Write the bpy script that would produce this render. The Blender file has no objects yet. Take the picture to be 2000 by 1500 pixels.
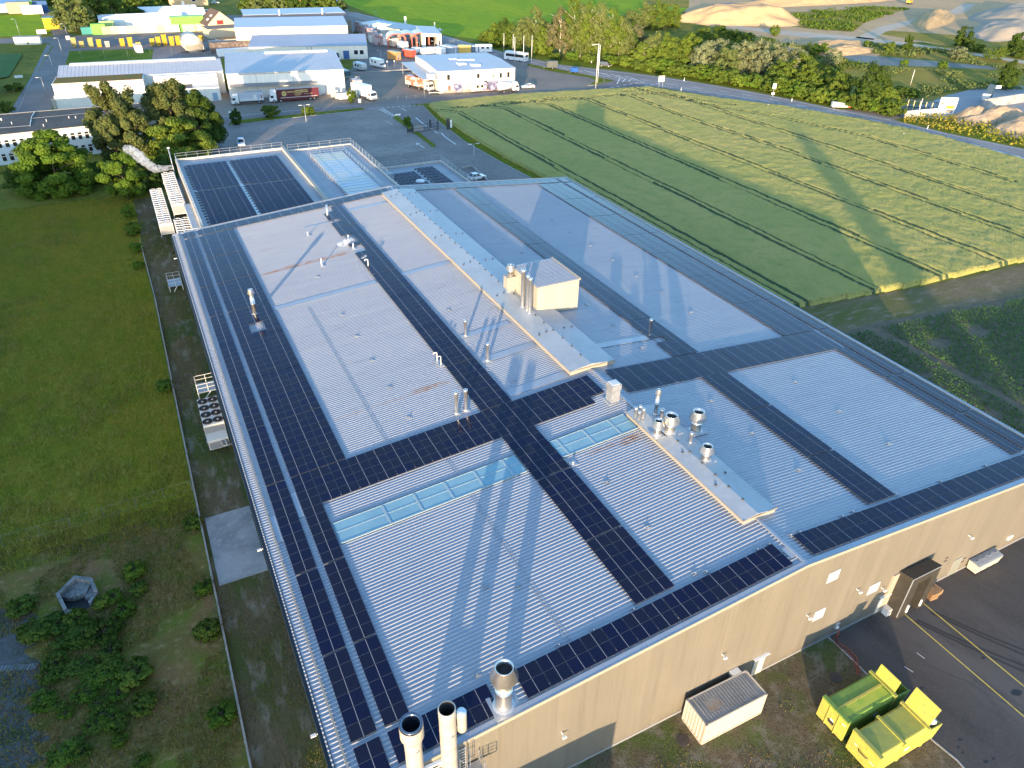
import bpy, math, random
import numpy as np
from mathutils import Vector, Matrix

S = bpy.context.scene
COL = S.collection
PI = math.pi
rad = math.radians
# ---------------------------------------------------------------- camera
F_PX = 1420.69
CR = np.array([[0.8927, -0.4503, 0.0161], [-0.2353, -0.4964, -0.8356], [0.3843, 0.7421, -0.5491]])
for _ in range(4):                                   # re-orthonormalise the rounded rotation
    CR = 1.5 * CR - 0.5 * CR @ CR.T @ CR
CC = np.array([0.0, 0.0, 53.97])
cam = bpy.data.cameras.new('camera')
cam.sensor_width = 36.0
cam.lens = 36.0 * F_PX / 2000.0
cam.clip_start = 0.5
cam.clip_end = 6000
co = bpy.data.objects.new('camera', cam)
COL.objects.link(co)
co.matrix_world = Matrix(((CR[0][0], -CR[1][0], -CR[2][0], CC[0]), (CR[0][1], -CR[1][1], -CR[2][1], CC[1]),
                          (CR[0][2], -CR[1][2], -CR[2][2], CC[2]), (0, 0, 0, 1)))
S.camera = co
# ---------------------------------------------------------------- light
SUN_AZ, SUN_EL = 34.5, 5.4                            # light travels towards +Y turned SUN_AZ to +X
w = bpy.data.worlds.new('World')
S.world = w
w.use_nodes = True
nt = w.node_tree
sky = nt.nodes.new('ShaderNodeTexSky')
sky.sky_type = 'NISHITA'
sky.sun_disc = False
sky.sun_elevation = rad(SUN_EL)
sky.sun_rotation = rad(180 + SUN_AZ)
sky.altitude = 400
sky.air_density = 1.0
sky.dust_density = 1.0
sky.ozone_density = 2.7
bg = nt.nodes['Background']
bg.inputs['Strength'].default_value = 0.15
nt.links.new(sky.outputs[0], bg.inputs['Color'])
sl = bpy.data.lights.new('sun', 'SUN')
sl.energy = 2.0
sl.angle = rad(0.5)
sl.color = (1.0, 0.72, 0.45)
so = bpy.data.objects.new('sun', sl)
COL.objects.link(so)
sd = Vector((math.sin(rad(SUN_AZ)) * math.cos(rad(SUN_EL)), math.cos(rad(SUN_AZ)) * math.cos(rad(SUN_EL)), -math.sin(rad(SUN_EL))))
so.rotation_euler = sd.to_track_quat('-Z', 'Y').to_euler()
S.view_settings.view_transform = 'Standard'
S.view_settings.look = 'None'
S.view_settings.gamma = 1
S.view_settings.exposure = 2.62
S.render.engine = 'CYCLES'
S.cycles.volume_bounces = 4
S.render.resolution_x, S.render.resolution_y = 1024, 768

# ---------------------------------------------------------------- survey: photo pixel (2000x1500) -> metres
def ray(u, v):
    return CR.T @ np.array([(u - 1000) / F_PX, (v - 750) / F_PX, 1.0])
def g(u, v, z=0.0):
    q = ray(u, v); t = (z - CC[2]) / q[2]
    return (CC[0] + q[0] * t, CC[1] + q[1] * t, z)
def g2(u, v, z=0.0): return g(u, v, z)[:2]
def wy(u, v, y):
    q = ray(u, v); t = (y - CC[1]) / q[1]
    return (CC[0] + q[0] * t, CC[2] + q[2] * t)
def row(x, y, z):
    q = CR @ (np.array([x, y, z]) - CC)
    return 750 + F_PX * q[1] / q[2]
def upto(x, y, z0, vtop):
    lo, hi = z0, z0 + 60
    for _ in range(40):
        m = (lo + hi) / 2
        if row(x, y, m) > vtop: lo = m
        else: hi = m
    return lo
XR = 38.16
HALF = 36.37
RISE = 3.0
EAVE = 9.405
SLOPE = math.atan(RISE / HALF)
def roofz(x): return EAVE + RISE * (1 - abs(x - XR) / HALF)
def rf(u, v):
    z = 11.0
    for _ in range(25):
        p = g(u, v, z); z = roofz(p[0])
    return p

# ---------------------------------------------------------------- materials
MATS = {}
def _mix(nt, fac, a, b):
    m = nt.nodes.new('ShaderNodeMix'); m.data_type = 'RGBA'
    if isinstance(fac, (int, float)): m.inputs[0].default_value = fac
    else: nt.links.new(fac, m.inputs[0])
    for i, c in ((6, a), (7, b)):
        if isinstance(c, tuple): m.inputs[i].default_value = (*c[:3], 1)
        else: nt.links.new(c, m.inputs[i])
    return m.outputs[2]
def _math(nt, op, a, b=None, c=None, clamp=False):
    m = nt.nodes.new('ShaderNodeMath'); m.operation = op; m.use_clamp = clamp
    for i, x in enumerate((a, b, c)):
        if x is None: continue
        if isinstance(x, (int, float)): m.inputs[i].default_value = x
        else: nt.links.new(x, m.inputs[i])
    return m.outputs[0]
def _noise(nt, vec, scale, detail=4, rough=.55, dist=0.0):
    n = nt.nodes.new('ShaderNodeTexNoise'); n.inputs['Scale'].default_value = scale
    n.inputs['Detail'].default_value = detail; n.inputs['Roughness'].default_value = rough
    n.inputs['Distortion'].default_value = dist
    nt.links.new(vec, n.inputs['Vector'])
    return n.outputs['Fac']
def _ramp(nt, fac, lo, hi):
    m = nt.nodes.new('ShaderNodeMapRange'); m.inputs['From Min'].default_value = lo; m.inputs['From Max'].default_value = hi
    m.clamp = True; nt.links.new(fac, m.inputs['Value'])
    return m.outputs[0]
def _sep(nt, vec):
    s = nt.nodes.new('ShaderNodeSeparateXYZ'); nt.links.new(vec, s.inputs[0]); return s.outputs
def M(name, col=(.5, .5, .5), rough=.6, metal=0.0, layers=(), bump=None, spec=.5, rand=0.0, trans=0.0, stretch=None, obj=False):
    """layers: (scale, colour, lo, hi) noise layers mixed over the base; bump: (scale, strength, distance)"""
    if name in MATS: return MATS[name]
    m = bpy.data.materials.new(name); m.use_nodes = True; nt = m.node_tree
    b = nt.nodes['Principled BSDF']
    b.inputs['Roughness'].default_value = rough; b.inputs['Metallic'].default_value = metal
    b.inputs['Specular IOR Level'].default_value = .06 if (spec == .5 and rough >= .9) else .2 if (spec == .5 and rough >= .7) else spec
    if obj:
        tc = nt.nodes.new('ShaderNodeTexCoord'); pos = tc.outputs['Object']
    else:
        ge = nt.nodes.new('ShaderNodeNewGeometry'); pos = ge.outputs['Position']
    if stretch:
        mp = nt.nodes.new('ShaderNodeMapping'); mp.inputs['Scale'].default_value = stretch[:3]
        if len(stretch) > 3: mp.inputs['Rotation'].default_value[2] = stretch[3]
        nt.links.new(pos, mp.inputs['Vector']); pos = mp.outputs[0]
    c = tuple(col)
    for (sc, c2, lo, hi) in layers:
        c = _mix(nt, _ramp(nt, _noise(nt, pos, sc), lo, hi), c, tuple(c2))
    if rand:
        oi = nt.nodes.new('ShaderNodeObjectInfo')
        hsv = nt.nodes.new('ShaderNodeHueSaturation')
        nt.links.new(_math(nt, 'MULTIPLY_ADD', oi.outputs['Random'], 2 * rand, 1 - rand), hsv.inputs['Value'])
        if isinstance(c, tuple): hsv.inputs['Color'].default_value = (*c[:3], 1)
        else: nt.links.new(c, hsv.inputs['Color'])
        c = hsv.outputs[0]
    if isinstance(c, tuple): b.inputs['Base Color'].default_value = (*c[:3], 1)
    else: nt.links.new(c, b.inputs['Base Color'])
    if trans: 
        t = nt.nodes.new('ShaderNodeBsdfTranslucent'); mx = nt.nodes.new('ShaderNodeMixShader'); mx.inputs[0].default_value = trans
        if isinstance(c, tuple): t.inputs['Color'].default_value = (*c[:3], 1)
        else: nt.links.new(c, t.inputs['Color'])
        nt.links.new(b.outputs[0], mx.inputs[1]); nt.links.new(t.outputs[0], mx.inputs[2])
        nt.links.new(mx.outputs[0], nt.nodes['Material Output'].inputs['Surface'])
    if bump:
        bp = nt.nodes.new('ShaderNodeBump'); bp.inputs['Strength'].default_value = bump[1]; bp.inputs['Distance'].default_value = bump[2]
        nt.links.new(_noise(nt, pos, bump[0], 5), bp.inputs['Height']); nt.links.new(bp.outputs[0], b.inputs['Normal'])
    MATS[name] = m
    return m

# ---------------------------------------------------------------- mesh builder
class MB:
    def __init__(s): s.v = []; s.f = []; s.mi = []; s.mats = []; s.sm = []
    def _m(s, mat):
        if mat not in s.mats: s.mats.append(mat)
        return s.mats.index(mat)
    def add(s, vs, fs, mat, smooth=False):
        o = len(s.v); k = s._m(mat)
        s.v += [tuple(float(c) for c in p) for p in vs]
        for f in fs: s.f.append(tuple(i + o for i in f)); s.mi.append(k); s.sm.append(smooth)
    def hexa(s, p, mat):          # 8 points: bottom ring 0-3 (ccw), top ring 4-7
        s.add(p, [(3, 2, 1, 0), (4, 5, 6, 7), (0, 1, 5, 4), (1, 2, 6, 5), (2, 3, 7, 6), (3, 0, 4, 7)], mat)
    def box(s, x0, x1, y0, y1, z0, z1, mat):
        s.hexa([(x0, y0, z0), (x1, y0, z0), (x1, y1, z0), (x0, y1, z0), (x0, y0, z1), (x1, y0, z1), (x1, y1, z1), (x0, y1, z1)], mat)
    def prism(s, pts, z0, z1, mat):
        a = sum(pts[i][0] * pts[(i + 1) % len(pts)][1] - pts[(i + 1) % len(pts)][0] * pts[i][1] for i in range(len(pts)))
        if a < 0: pts = pts[::-1]
        n = len(pts)
        vs = [(p[0], p[1], z0) for p in pts] + [(p[0], p[1], z1) for p in pts]
        s.add(vs, [tuple(range(n - 1, -1, -1)), tuple(range(n, 2 * n))] + [(i, (i + 1) % n, n + (i + 1) % n, n + i) for i in range(n)], mat)
    def profx(s, pts, x0, x1, mat):      # pts (y,z) ccw seen from +x, extruded along x
        n = len(pts)
        vs = [(x0, p[0], p[1]) for p in pts] + [(x1, p[0], p[1]) for p in pts]
        s.add(vs, [tuple(range(n - 1, -1, -1)), tuple(range(n, 2 * n))] + [(i, (i + 1) % n, n + (i + 1) % n, n + i) for i in range(n)], mat)
    def profy(s, pts, y0, y1, mat):      # pts (x,z) ccw seen from -y
        n = len(pts)
        vs = [(p[0], y0, p[1]) for p in pts] + [(p[0], y1, p[1]) for p in pts]
        s.add(vs, [tuple(range(n)), tuple(range(2 * n - 1, n - 1, -1))] + [(i, n + i, n + (i + 1) % n, (i + 1) % n) for i in range(n)], mat)
    def sheet(s, pts, z, mat):
        a = sum(pts[i][0] * pts[(i + 1) % len(pts)][1] - pts[(i + 1) % len(pts)][0] * pts[i][1] for i in range(len(pts)))
        if a < 0: pts = pts[::-1]
        s.add([(p[0], p[1], z) for p in pts], [tuple(range(len(pts)))], mat)
    def quad(s, a, b, c, d, mat): s.add([a, b, c, d], [(0, 1, 2, 3)], mat)
    def tube(s, pts, r, mat, n=6, caps=True):
        pts = [Vector(p) for p in pts]
        rs = r if isinstance(r, (list, tuple)) else [r] * len(pts)
        vs = []; fs = []
        for i, p in enumerate(pts):
            d = (pts[min(i + 1, len(pts) - 1)] - pts[max(i - 1, 0)]).normalized()
            u = d.orthogonal().normalized() if abs(d.z) > .99 else d.cross(Vector((0, 0, 1))).normalized()
            w_ = d.cross(u)
            for k in range(n):
                a = 2 * PI * k / n
                vs.append(p + (u * math.cos(a) + w_ * math.sin(a)) * rs[i])
        for i in range(len(pts) - 1):
            for k in range(n):
                fs.append((i * n + k, i * n + (k + 1) % n, (i + 1) * n + (k + 1) % n, (i + 1) * n + k))
        if caps: fs += [tuple(range(n - 1, -1, -1)), tuple(range((len(pts) - 1) * n, len(pts) * n))]
        s.add(vs, fs, mat, n > 6)
    def lathe(s, prof, mat, x=0, y=0, n=20, smooth=True):   # prof [(r,z)...] upwards outside
        vs = []; fs = []
        for r, z in prof:
            for k in range(n):
                a = 2 * PI * k / n; vs.append((x + r * math.cos(a), y + r * math.sin(a), z))
        for i in range(len(prof) - 1):
            for k in range(n):
                fs.append((i * n + k, i * n + (k + 1) % n, (i + 1) * n + (k + 1) % n, (i + 1) * n + k))
        s.add(vs, fs, mat, smooth)
    def wheel(s, x, y, z, r, wdt, mat, axis='y', n=14):
        vs = []
        for q in (-wdt / 2, wdt / 2):
            for k in range(n):
                a = 2 * PI * k / n
                vs.append((x + r * math.cos(a), y + q, z + r * math.sin(a)) if axis == 'y' else (x + q, y + r * math.cos(a), z + r * math.sin(a)))
        s.add(vs, [tuple(range(n)), tuple(range(2 * n - 1, n - 1, -1))] + [(k, n + k, n + (k + 1) % n, (k + 1) % n) for k in range(n)], mat)
    def rbox(s, x0, x1, y0, y1, a, b, mat):   # slab lying along the main roof, a..b above it
        cuts = [x0, XR, x1] if x0 < XR < x1 else [x0, x1]
        for p, q in zip(cuts[:-1], cuts[1:]):
            s.hexa([(p, y0, roofz(p) + a), (q, y0, roofz(q) + a), (q, y1, roofz(q) + a), (p, y1, roofz(p) + a),
                    (p, y0, roofz(p) + b), (q, y0, roofz(q) + b), (q, y1, roofz(q) + b), (p, y1, roofz(p) + b)], mat)
    def mesh(s, name):
        me = bpy.data.meshes.new(name); me.from_pydata(s.v, [], s.f)
        for m in s.mats: me.materials.append(m)
        me.polygons.foreach_set('material_index', s.mi); me.polygons.foreach_set('use_smooth', s.sm)
        me.update(); return me
    def build(s, name, parent=None, loc=None):
        return link(name, s.mesh(name), parent, loc)
def link(name, me, parent=None, loc=None, rot=None, sc=None):
    o = bpy.data.objects.new(name, me); COL.objects.link(o)
    if parent: o.parent = parent
    if loc is not None: o.location = loc
    if rot is not None: o.rotation_euler = rot
    if sc is not None: o.scale = sc
    return o
def npmesh(name, V, Fq, mat, smooth=False):
    """numpy verts (n,3) and quads (m,4)"""
    me = bpy.data.meshes.new(name); V = np.asarray(V, np.float32); Fq = np.asarray(Fq, np.int32)
    k = Fq.shape[1]
    me.vertices.add(len(V)); me.vertices.foreach_set('co', V.ravel())
    me.loops.add(Fq.size); me.loops.foreach_set('vertex_index', Fq.ravel())
    me.polygons.add(len(Fq)); me.polygons.foreach_set('loop_start', np.arange(0, Fq.size, k, dtype=np.int32))
    me.polygons.foreach_set('loop_total', np.full(len(Fq), k, np.int32))
    if smooth: me.polygons.foreach_set('use_smooth', np.ones(len(Fq), bool))
    for m in (mat if isinstance(mat, list) else [mat]): me.materials.append(m)
    me.update(calc_edges=True); me.validate(); return me
def tag(o, label, cat, group=None):
    o['label'] = label; o['category'] = cat
    if group: o['group'] = group
    return o
def thing(name, label, cat, loc=(0, 0, 0), rz=0.0, group=None, rot=None):
    o = bpy.data.objects.new(name, None); COL.objects.link(o); o.empty_display_size = .5
    o.location = loc; o.rotation_euler = rot if rot else (0, 0, rz)
    return tag(o, label, cat, group)
def struct(o, kind='structure'): o['kind'] = kind; return o
def dup(root, loc, rz, label, group=None, sc=None):
    r = root.copy(); COL.objects.link(r); r.location = loc; r.rotation_euler = (0, 0, rz); r['label'] = label
    if group: r['group'] = group
    if sc: r.scale = sc
    for ch in list(root.children):
        c = ch.copy(); COL.objects.link(c); c.parent = r
        for gc in list(ch.children):
            d = gc.copy(); COL.objects.link(d); d.parent = c
    return r
def sheetpx(name, px, z, mat, kind='structure'):
    b = MB(); b.sheet([g2(*p) for p in px], z, mat); o = b.build(name); struct(o, kind); return o
ORD = ['first', 'second', 'third', 'fourth', 'fifth', 'sixth', 'seventh', 'eighth', 'ninth', 'tenth', 'eleventh', 'twelfth', 'thirteenth', 'fourteenth', 'fifteenth', 'sixteenth', 'seventeenth', 'eighteenth']
rng = random.Random(7)
nr = np.random.default_rng(11)
# ================================================================ ground
SOIL = (.055, .042, .025)
m_ground = M('ground_grass', (.145, .160, .025), .95, layers=((.02, (.221, .192, .036), .4, .65), (.15, (.085, .120, .016), .45, .7), (1.5, (.255, .224, .050), .52, .75)), bump=(3, .6, .2))
b = MB(); b.sheet([(-2500, -1500), (2500, -1500), (2500, 3500), (-2500, 3500)], 0, m_ground)
struct(b.build('ground'))

m_asph = M('asphalt', (.170, .153, .144), .82, layers=((.08, (.227, .205, .187), .4, .65), (.9, (.125, .112, .107), .5, .8), (14, (.239, .211, .184), .5, .8)), bump=(25, .25, .02))
m_asph2 = M('asphalt_yard', (.080, .071, .064), .8, layers=((.10, (.113, .102, .092), .4, .62), (.5, (.058, .052, .048), .5, .75), (12, (.128, .116, .101), .52, .8)), bump=(25, .3, .02), stretch=(1, .35, 1, .45))
m_pave = M('yard_paving', (.250, .210, .165), .85, layers=((.06, (.188, .166, .138), .4, .65), (.8, (.296, .247, .193), .5, .8)), bump=(12, .3, .03))
m_conc = M('concrete', (.33, .34, .34), .85, layers=((.35, (.22, .235, .24), .42, .62), (2.2, (.42, .42, .40), .55, .8)), bump=(6, .25, .03))
m_kerb = M('kerb_stone', (.36, .35, .33), .85, layers=((1.5, (.24, .24, .22), .45, .7),))
m_line = M('road_paint', (.72, .72, .70), .7, layers=((3, (.45, .45, .44), .55, .75),))
m_yline = M('yellow_paint', (.62, .47, .10), .7, layers=((2.5, (.40, .31, .09), .5, .75),))
m_lawn = M('bright_crop', (.196, .306, .007), .9, layers=((.03, (.276, .350, .010), .4, .65), (.3, (.149, .264, .007), .45, .7), (2.5, (.287, .360, .019), .5, .75)), bump=(2, .6, .3), stretch=(1, .25, 1, .3))
m_lawn2 = M('mown_grass', (.085, .160, .012), .95, layers=((.12, (.153, .192, .020), .4, .65), (1.2, (.060, .120, .010), .45, .7)), bump=(4, .6, .2))
m_dry = M('dry_meadow', (.319, .234, .050), .95, layers=((.05, (.188, .189, .030), .38, .6), (.4, (.394, .258, .075), .5, .72), (2.5, (.150, .159, .025), .5, .75)), bump=(2, .7, .4))
m_cabb = M('green_rows', (.063, .144, .046), .9, layers=((1.6, (.108, .192, .065), .4, .65),), bump=(3, .8, .3), stretch=(.3, 2, 1, .3))
m_sand = M('sand', (.523, .350, .183), .95, layers=((.03, (.440, .305, .172), .4, .65), (.2, (.576, .394, .211), .45, .7), (1.3, (.377, .251, .131), .55, .8)), bump=(.837, .448, .365))
m_gravel = M('grey_gravel', (.34, .335, .33), .95, layers=((.05, (.26, .27, .28), .4, .65), (.6, (.40, .39, .36), .5, .75)), bump=(3, .4, .2))
m_track = M('track_soil', (.128, .099, .054), .95, layers=((.25, (.071, .089, .022), .42, .6), (.9, (.217, .191, .138), .52, .7), (5, (.064, .054, .034), .5, .75), (16, (.268, .242, .192), .6, .8)), bump=(9, .7, .08), stretch=(1, .35, 1))
m_front = M('front_soil', (.123, .099, .061), .95, layers=((.22, (.080, .109, .029), .45, .62), (.8, (.189, .167, .123), .5, .68), (4, (.065, .052, .035), .5, .72), (14, (.290, .261, .203), .58, .78)), bump=(9, .8, .08))
m_weed = M('weedy_ground', (.176, .133, .038), .95, layers=((.09, (.249, .140, .061), .42, .6), (.3, (.134, .155, .024), .45, .65), (1.5, (.319, .231, .101), .52, .72), (6, (.079, .071, .026), .5, .75)), bump=(5, .8, .15))
m_mead = M('meadow_ground', (.234, .220, .018), .95, layers=((.07, (.305, .230, .034), .42, .62), (.5, (.175, .202, .016), .45, .68), (2.5, (.374, .284, .060), .52, .75), (8, (.141, .138, .016), .5, .75)), bump=(4, .9, .2), stretch=(1, .6, 1, .5))
m_bluegrav = M('slate_gravel', (.105, .109, .105), .95, layers=((.5, (.056, .069, .040), .45, .65), (4, (.153, .153, .149), .5, .7)), bump=(8, .8, .1))

def strip(b, pts, wd, z, mat, dash=None):
    """painted line along world points; dash=(on, off)"""
    for p, q in zip(pts[:-1], pts[1:]):
        p = Vector(p[:2]); q = Vector(q[:2]); L = (q - p).length
        if L < 1e-4: continue
        d = (q - p) / L; n = Vector((-d.y, d.x)) * wd / 2
        t = 0
        while t < L:
            e = min(L, t + dash[0]) if dash else L
            a = p + d * t; c = p + d * e
            b.sheet([tuple(a - n), tuple(c - n), tuple(c + n), tuple(a + n)], z, mat)
            t = e + (dash[1] if dash else 0)
# near left: meadow, weedy plot, track beside the hall
def rect(name, x0, x1, y0, y1, z, mat):
    b = MB(); b.sheet([(x0, y0), (x1, y0), (x1, y1), (x0, y1)], z, mat); return struct(b.build(name))
rect('meadow', -60, -3.4, 66, 175, .010, m_mead)
rect('weedy_plot', -60, -3.4, 8, 72, .006, m_weed)
rect('track', -3.2, 6.4, -30, 172, .010, m_track)
rect('front_yard', -40, 75, -40, 24.2, .014, m_front)
gp = []
for k in range(30):
    u_ = 70 + 22 * math.sin(k * 1.7) + 14 * math.sin(k * .6 + 2) - (22 if k < 5 else 0); gp.append((u_, 1195 + 12.5 * k))
sheetpx('gravel_patch', [(-80, 1180)] + gp + [(-80, 1565)], .016, m_bluegrav)
for k in range(7):
    cx__, cy__ = 52 + rng.random() * 40, rng.uniform(-4, 20); w__, h__ = rng.uniform(2, 5), rng.uniform(1.5, 4)
    rect('asphalt_patch', cx__, cx__ + w__, cy__, cy__ + h__, .0255, M('asphalt_patch%d' % (k % 2), ((.066, .06, .056), (.105, .097, .09))[k % 2], .85, layers=((1.5, (.085, .078, .072), .5, .7),), bump=(25, .25, .02)))
b = MB()
for k in range(5):
    c0 = (50 + 9 * k, 20 - 2 * k); pts_ = [c0]
    for q in range(9): pts_.append((pts_[-1][0] + rng.uniform(.2, 1.2), pts_[-1][1] - rng.uniform(1.0, 2.4)))
    strip(b, pts_, .035, .029, M('tar_seam', (.03, .03, .03), .6))
for k in range(4):
    x0_, y0_ = 53.2 + .35 * k + (1.5 if k > 1 else 0), 22; pts_ = [(x0_ + .9 * q + .03 * q * q * (1 + k % 2), y0_ - 2.0 * q) for q in range(12)]; strip(b, pts_, .22, .0285, M('tyre_mark', (.055, .05, .047), .85))
struct(b.build('yard_marks'))
b = MB(); b.box(-2.75, 1.75, 53.8, 63.8, 0, .07, m_conc); struct(b.build('concrete_slab'))
# asphalt delivery yard on the right with its concrete edging
edge = [(1613, 1240), (1666, 1290), (1692, 1316), (1760, 1383), (1821, 1446), (1869, 1485), (1935, 1560)]
ep = [g2(*p) for p in edge]
ep[0] = (ep[0][0], 24.2)
b = MB(); b.sheet(ep + [(60, -60), (200, -60), (200, 24.2)], .022, m_asph2); struct(b.build('delivery_yard'))
b = MB()
for p, q in zip(ep[:-1], ep[1:]):
    d = Vector((q[0] - p[0], q[1] - p[1])).normalized(); n = Vector((-d.y, d.x)) * .07
    b.prism([(p[0] - n.x, p[1] - n.y), (q[0] - n.x, q[1] - n.y), (q[0] + n.x, q[1] + n.y), (p[0] + n.x, p[1] + n.y)], 0, .05, m_kerb)
struct(b.build('yard_edging'))
b = MB()
strip(b, [g2(1761, 1195), g2(2000, 1400), g2(2300, 1657)], .13, .030, m_yline)
strip(b, [g2(1785, 1163.5), g2(2000, 1341), g2(2300, 1590)], .13, .030, m_yline)
struct(b.build('yard_lines'))
b = MB(); strip(b, [g2(1790, 1275), g2(1806, 1287)], .06, .030, m_line); strip(b, [g2(1766, 1302), g2(1783, 1313)], .06, .030, m_line); struct(b.build('paint_scuff'))
m_tar = M('oil_stain', (.02, .02, .021), .6)
b = MB()
for (u, v, r) in ((1985, 1353, .5), (1875, 1445, .18), (1872, 1460, .13), (1880, 1470, .15), (1925, 1488, .2), (1940, 1482, .16), (1800, 1344, .2), (1920, 1285, .22)):
    c = g2(u, v); b.sheet([(c[0] + r * (1 + .3 * math.sin(5 * k)) * math.cos(k * PI / 5), c[1] + .6 * r * math.sin(k * PI / 5)) for k in range(10)], .027, m_tar)
struct(b.build('oil_stain'))

# hard surfaces behind the hall
rect('rear_yard', 6, 82, 122, 236, .012, m_asph)
gate_l = [(745, 212), (775, 222), (800, 240), (851, 283)]
right_edge = [(826, 206), (850, 232), (905, 275), (980, 318), (1045, 352)]
b = MB(); b.sheet([(60, 120), (84.5, 120)] + [g2(*p) for p in right_edge[::-1]] + [g2(740, 212), (60, 232)], .022, m_asph); struct(b.build('gate_road'))
sheetpx('parking_lot', [(437, 243), (600, 223), (745, 213), (770, 228), (850, 284), (845, 290), (740, 306), (430, 330)], .030, M('parking_asphalt', (.213, .193, .176), .82, layers=((.1, (.284, .252, .224), .4, .65), (.7, (.166, .148, .137), .5, .75), (9, (.308, .263, .221), .55, .8)), bump=(22, .25, .02)))
sheetpx('side_road', [(380, 248), (430, 240), (610, 226), (745, 212), (830, 202), (900, 196), (1000, 186), (1140, 180), (1250, 171), (1300, 168), (1240, 158), (1200, 157), (1140, 174), (1000, 180), (850, 188), (700, 204), (600, 212), (380, 234)], .016, m_asph)
sheetpx('yard_paving', [(380, 234), (600, 212), (700, 204), (850, 188), (1000, 180), (1140, 174), (1165, 168), (1180, 158), (1150, 148), (1085, 137), (1030, 125), (980, 122), (800, 140), (700, 142), (676, 150), (440, 176), (380, 190)], .008, m_pave)
sheetpx('depot_yard', [(676, 150), (800, 138), (1030, 124), (1000, 110), (900, 88), (800, 62), (740, 50), (700, 60), (500, 118), (440, 112), (380, 122), (240, 118), (135, 100), (140, 74), (430, 62), (440, 30), (700, 24), (745, 44)], .005, m_asph)
road_far = [(652, -20), (680, 22), (740, 35), (800, 52), (880, 73), (1000, 107), (1100, 127), (1200, 138), (1300, 151), (1400, 167), (1500, 185), (1640, 214), (1740, 233), (1850, 260), (2000, 291), (2200, 335)]
road_near = [(640, -20), (668, 26), (730, 45), (790, 62), (900, 93), (1000, 122), (1090, 135), (1190, 155), (1300, 173), (1400, 190), (1540, 208), (1700, 235), (1800, 257), (2000, 312), (2200, 370)]
sheetpx('main_road', road_far + road_near[::-1], .020, M('road_asphalt', (.238, .220, .208), .82, layers=((.05, (.302, .274, .253), .4, .65), (.8, (.194, .183, .176), .5, .75)), bump=(22, .25, .02)))
def mid(t): return [((a[0] * (1 - t) + b_[0] * t), (a[1] * (1 - t) + b_[1] * t)) for a, b_ in zip(rf_, rn_)]
rf_, rn_ = road_far, road_near[:1] + road_near[1:]
b = MB()
strip(b, [g2(*p) for p in [(690, 25), (740, 36.5), (800, 53.5), (880, 75), (1000, 109), (1100, 129), (1200, 140), (1300, 153), (1400, 169), (1500, 187), (1640, 216), (1740, 235)]], .35, .034, m_line)
strip(b, [g2(*p) for p in [(1760, 240), (1800, 250), (1850, 262), (2000, 293), (2150, 327)]], .25, .034, m_line)
strip(b, [g2(*p) for p in [(730, 42), (800, 58), (900, 85), (1000, 115), (1100, 132)]], .3, .034, m_line, (4, 6))
strip(b, [g2(*p) for p in [(1100, 132), (1200, 147), (1300, 163)]], .3, .034, m_line, (3, 3))
strip(b, [g2(*p) for p in [(1300, 163), (1450, 184), (1640, 221), (1740, 243)]], .28, .034, m_line, (3.5, 7))
strip(b, [g2(*p) for p in [(1330, 171), (1500, 198), (1640, 224)]], .25, .034, m_line)
strip(b, [g2(*p) for p in [(1250, 161), (1400, 186), (1540, 204), (1690, 231), (1800, 254), (2000, 308)]], .22, .034, m_line, (6, 2))
for k in range(8):
    u = 1735 + 34 * k; v = 243 + 8.2 * k
    strip(b, [g2(u, v), g2(u + 42, v + 15)], .55, .034, m_line)
for k in range(6):
    u = 1085 + 27 * k; v = 129 + 4.0 * k
    strip(b, [g2(u, v), g2(u + 26, v + 7.5)], .45, .034, m_line)
strip(b, [g2(1150, 146), g2(1202, 151)], .3, .034, m_line); strip(b, [g2(1202, 151), g2(1252, 158)], .3, .034, m_line); strip(b, [g2(1211, 152), g2(1205, 164)], .4, .034, m_line)
strip(b, [g2(1222, 154), g2(1216, 160)], .4, .034, m_line); strip(b, [g2(1232, 155.5), g2(1228, 159)], .4, .034, m_line)
strip(b, [g2(1192, 171), g2(1258, 160)], .5, .034, m_line, (2, 1.2)); strip(b, [g2(1258, 168), g2(1290, 163)], .5, .034, m_line, (2, 1.2))
strip(b, [g2(745, 210.5), g2(826, 205)], .3, .034, m_line, (1, .7)); strip(b, [g2(720, 213), g2(745, 210.5)], .2, .034, m_line)
strip(b, [g2(740, 213), g2(772, 229)], .25, .034, m_line); strip(b, [g2(748, 212), g2(774, 228)], .25, .034, m_line)
for k in range(3): strip(b, [g2(743 + 4 * k, 215 + 2.3 * k), g2(750 + 4 * k, 213 + 2.3 * k)], .35, .034, m_line)
strip(b, [g2(764, 230), g2(771, 228)], .35, .034, m_line)
strip(b, [g2(784, 211), g2(793, 217)], .2, .034, m_line)
strip(b, [g2(812, 230), g2(833, 247)], .28, .034, m_line); strip(b, [g2(838, 249), g2(848, 254)], .24, .034, m_line); strip(b, [g2(848, 255), g2(854, 260), g2(861, 260)], .22, .034, m_line)
strip(b, [g2(862, 260), g2(871, 269), g2(890, 282)], .28, .034, m_line)
strip(b, [g2(813, 279.5), g2(829, 289)], .22, .040, m_line)
a0 = g2(812, 279); b.sheet([a0, g2(820, 280), g2(814, 284)], .040, m_line)
strip(b, [g2(752, 236), g2(766, 243)], .15, .040, m_line)
strip(b, [g2(300, 246), g2(440, 228), g2(610, 213), g2(700, 205.5)], .18, .034, m_line)
struct(b.build('road_markings'))
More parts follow.
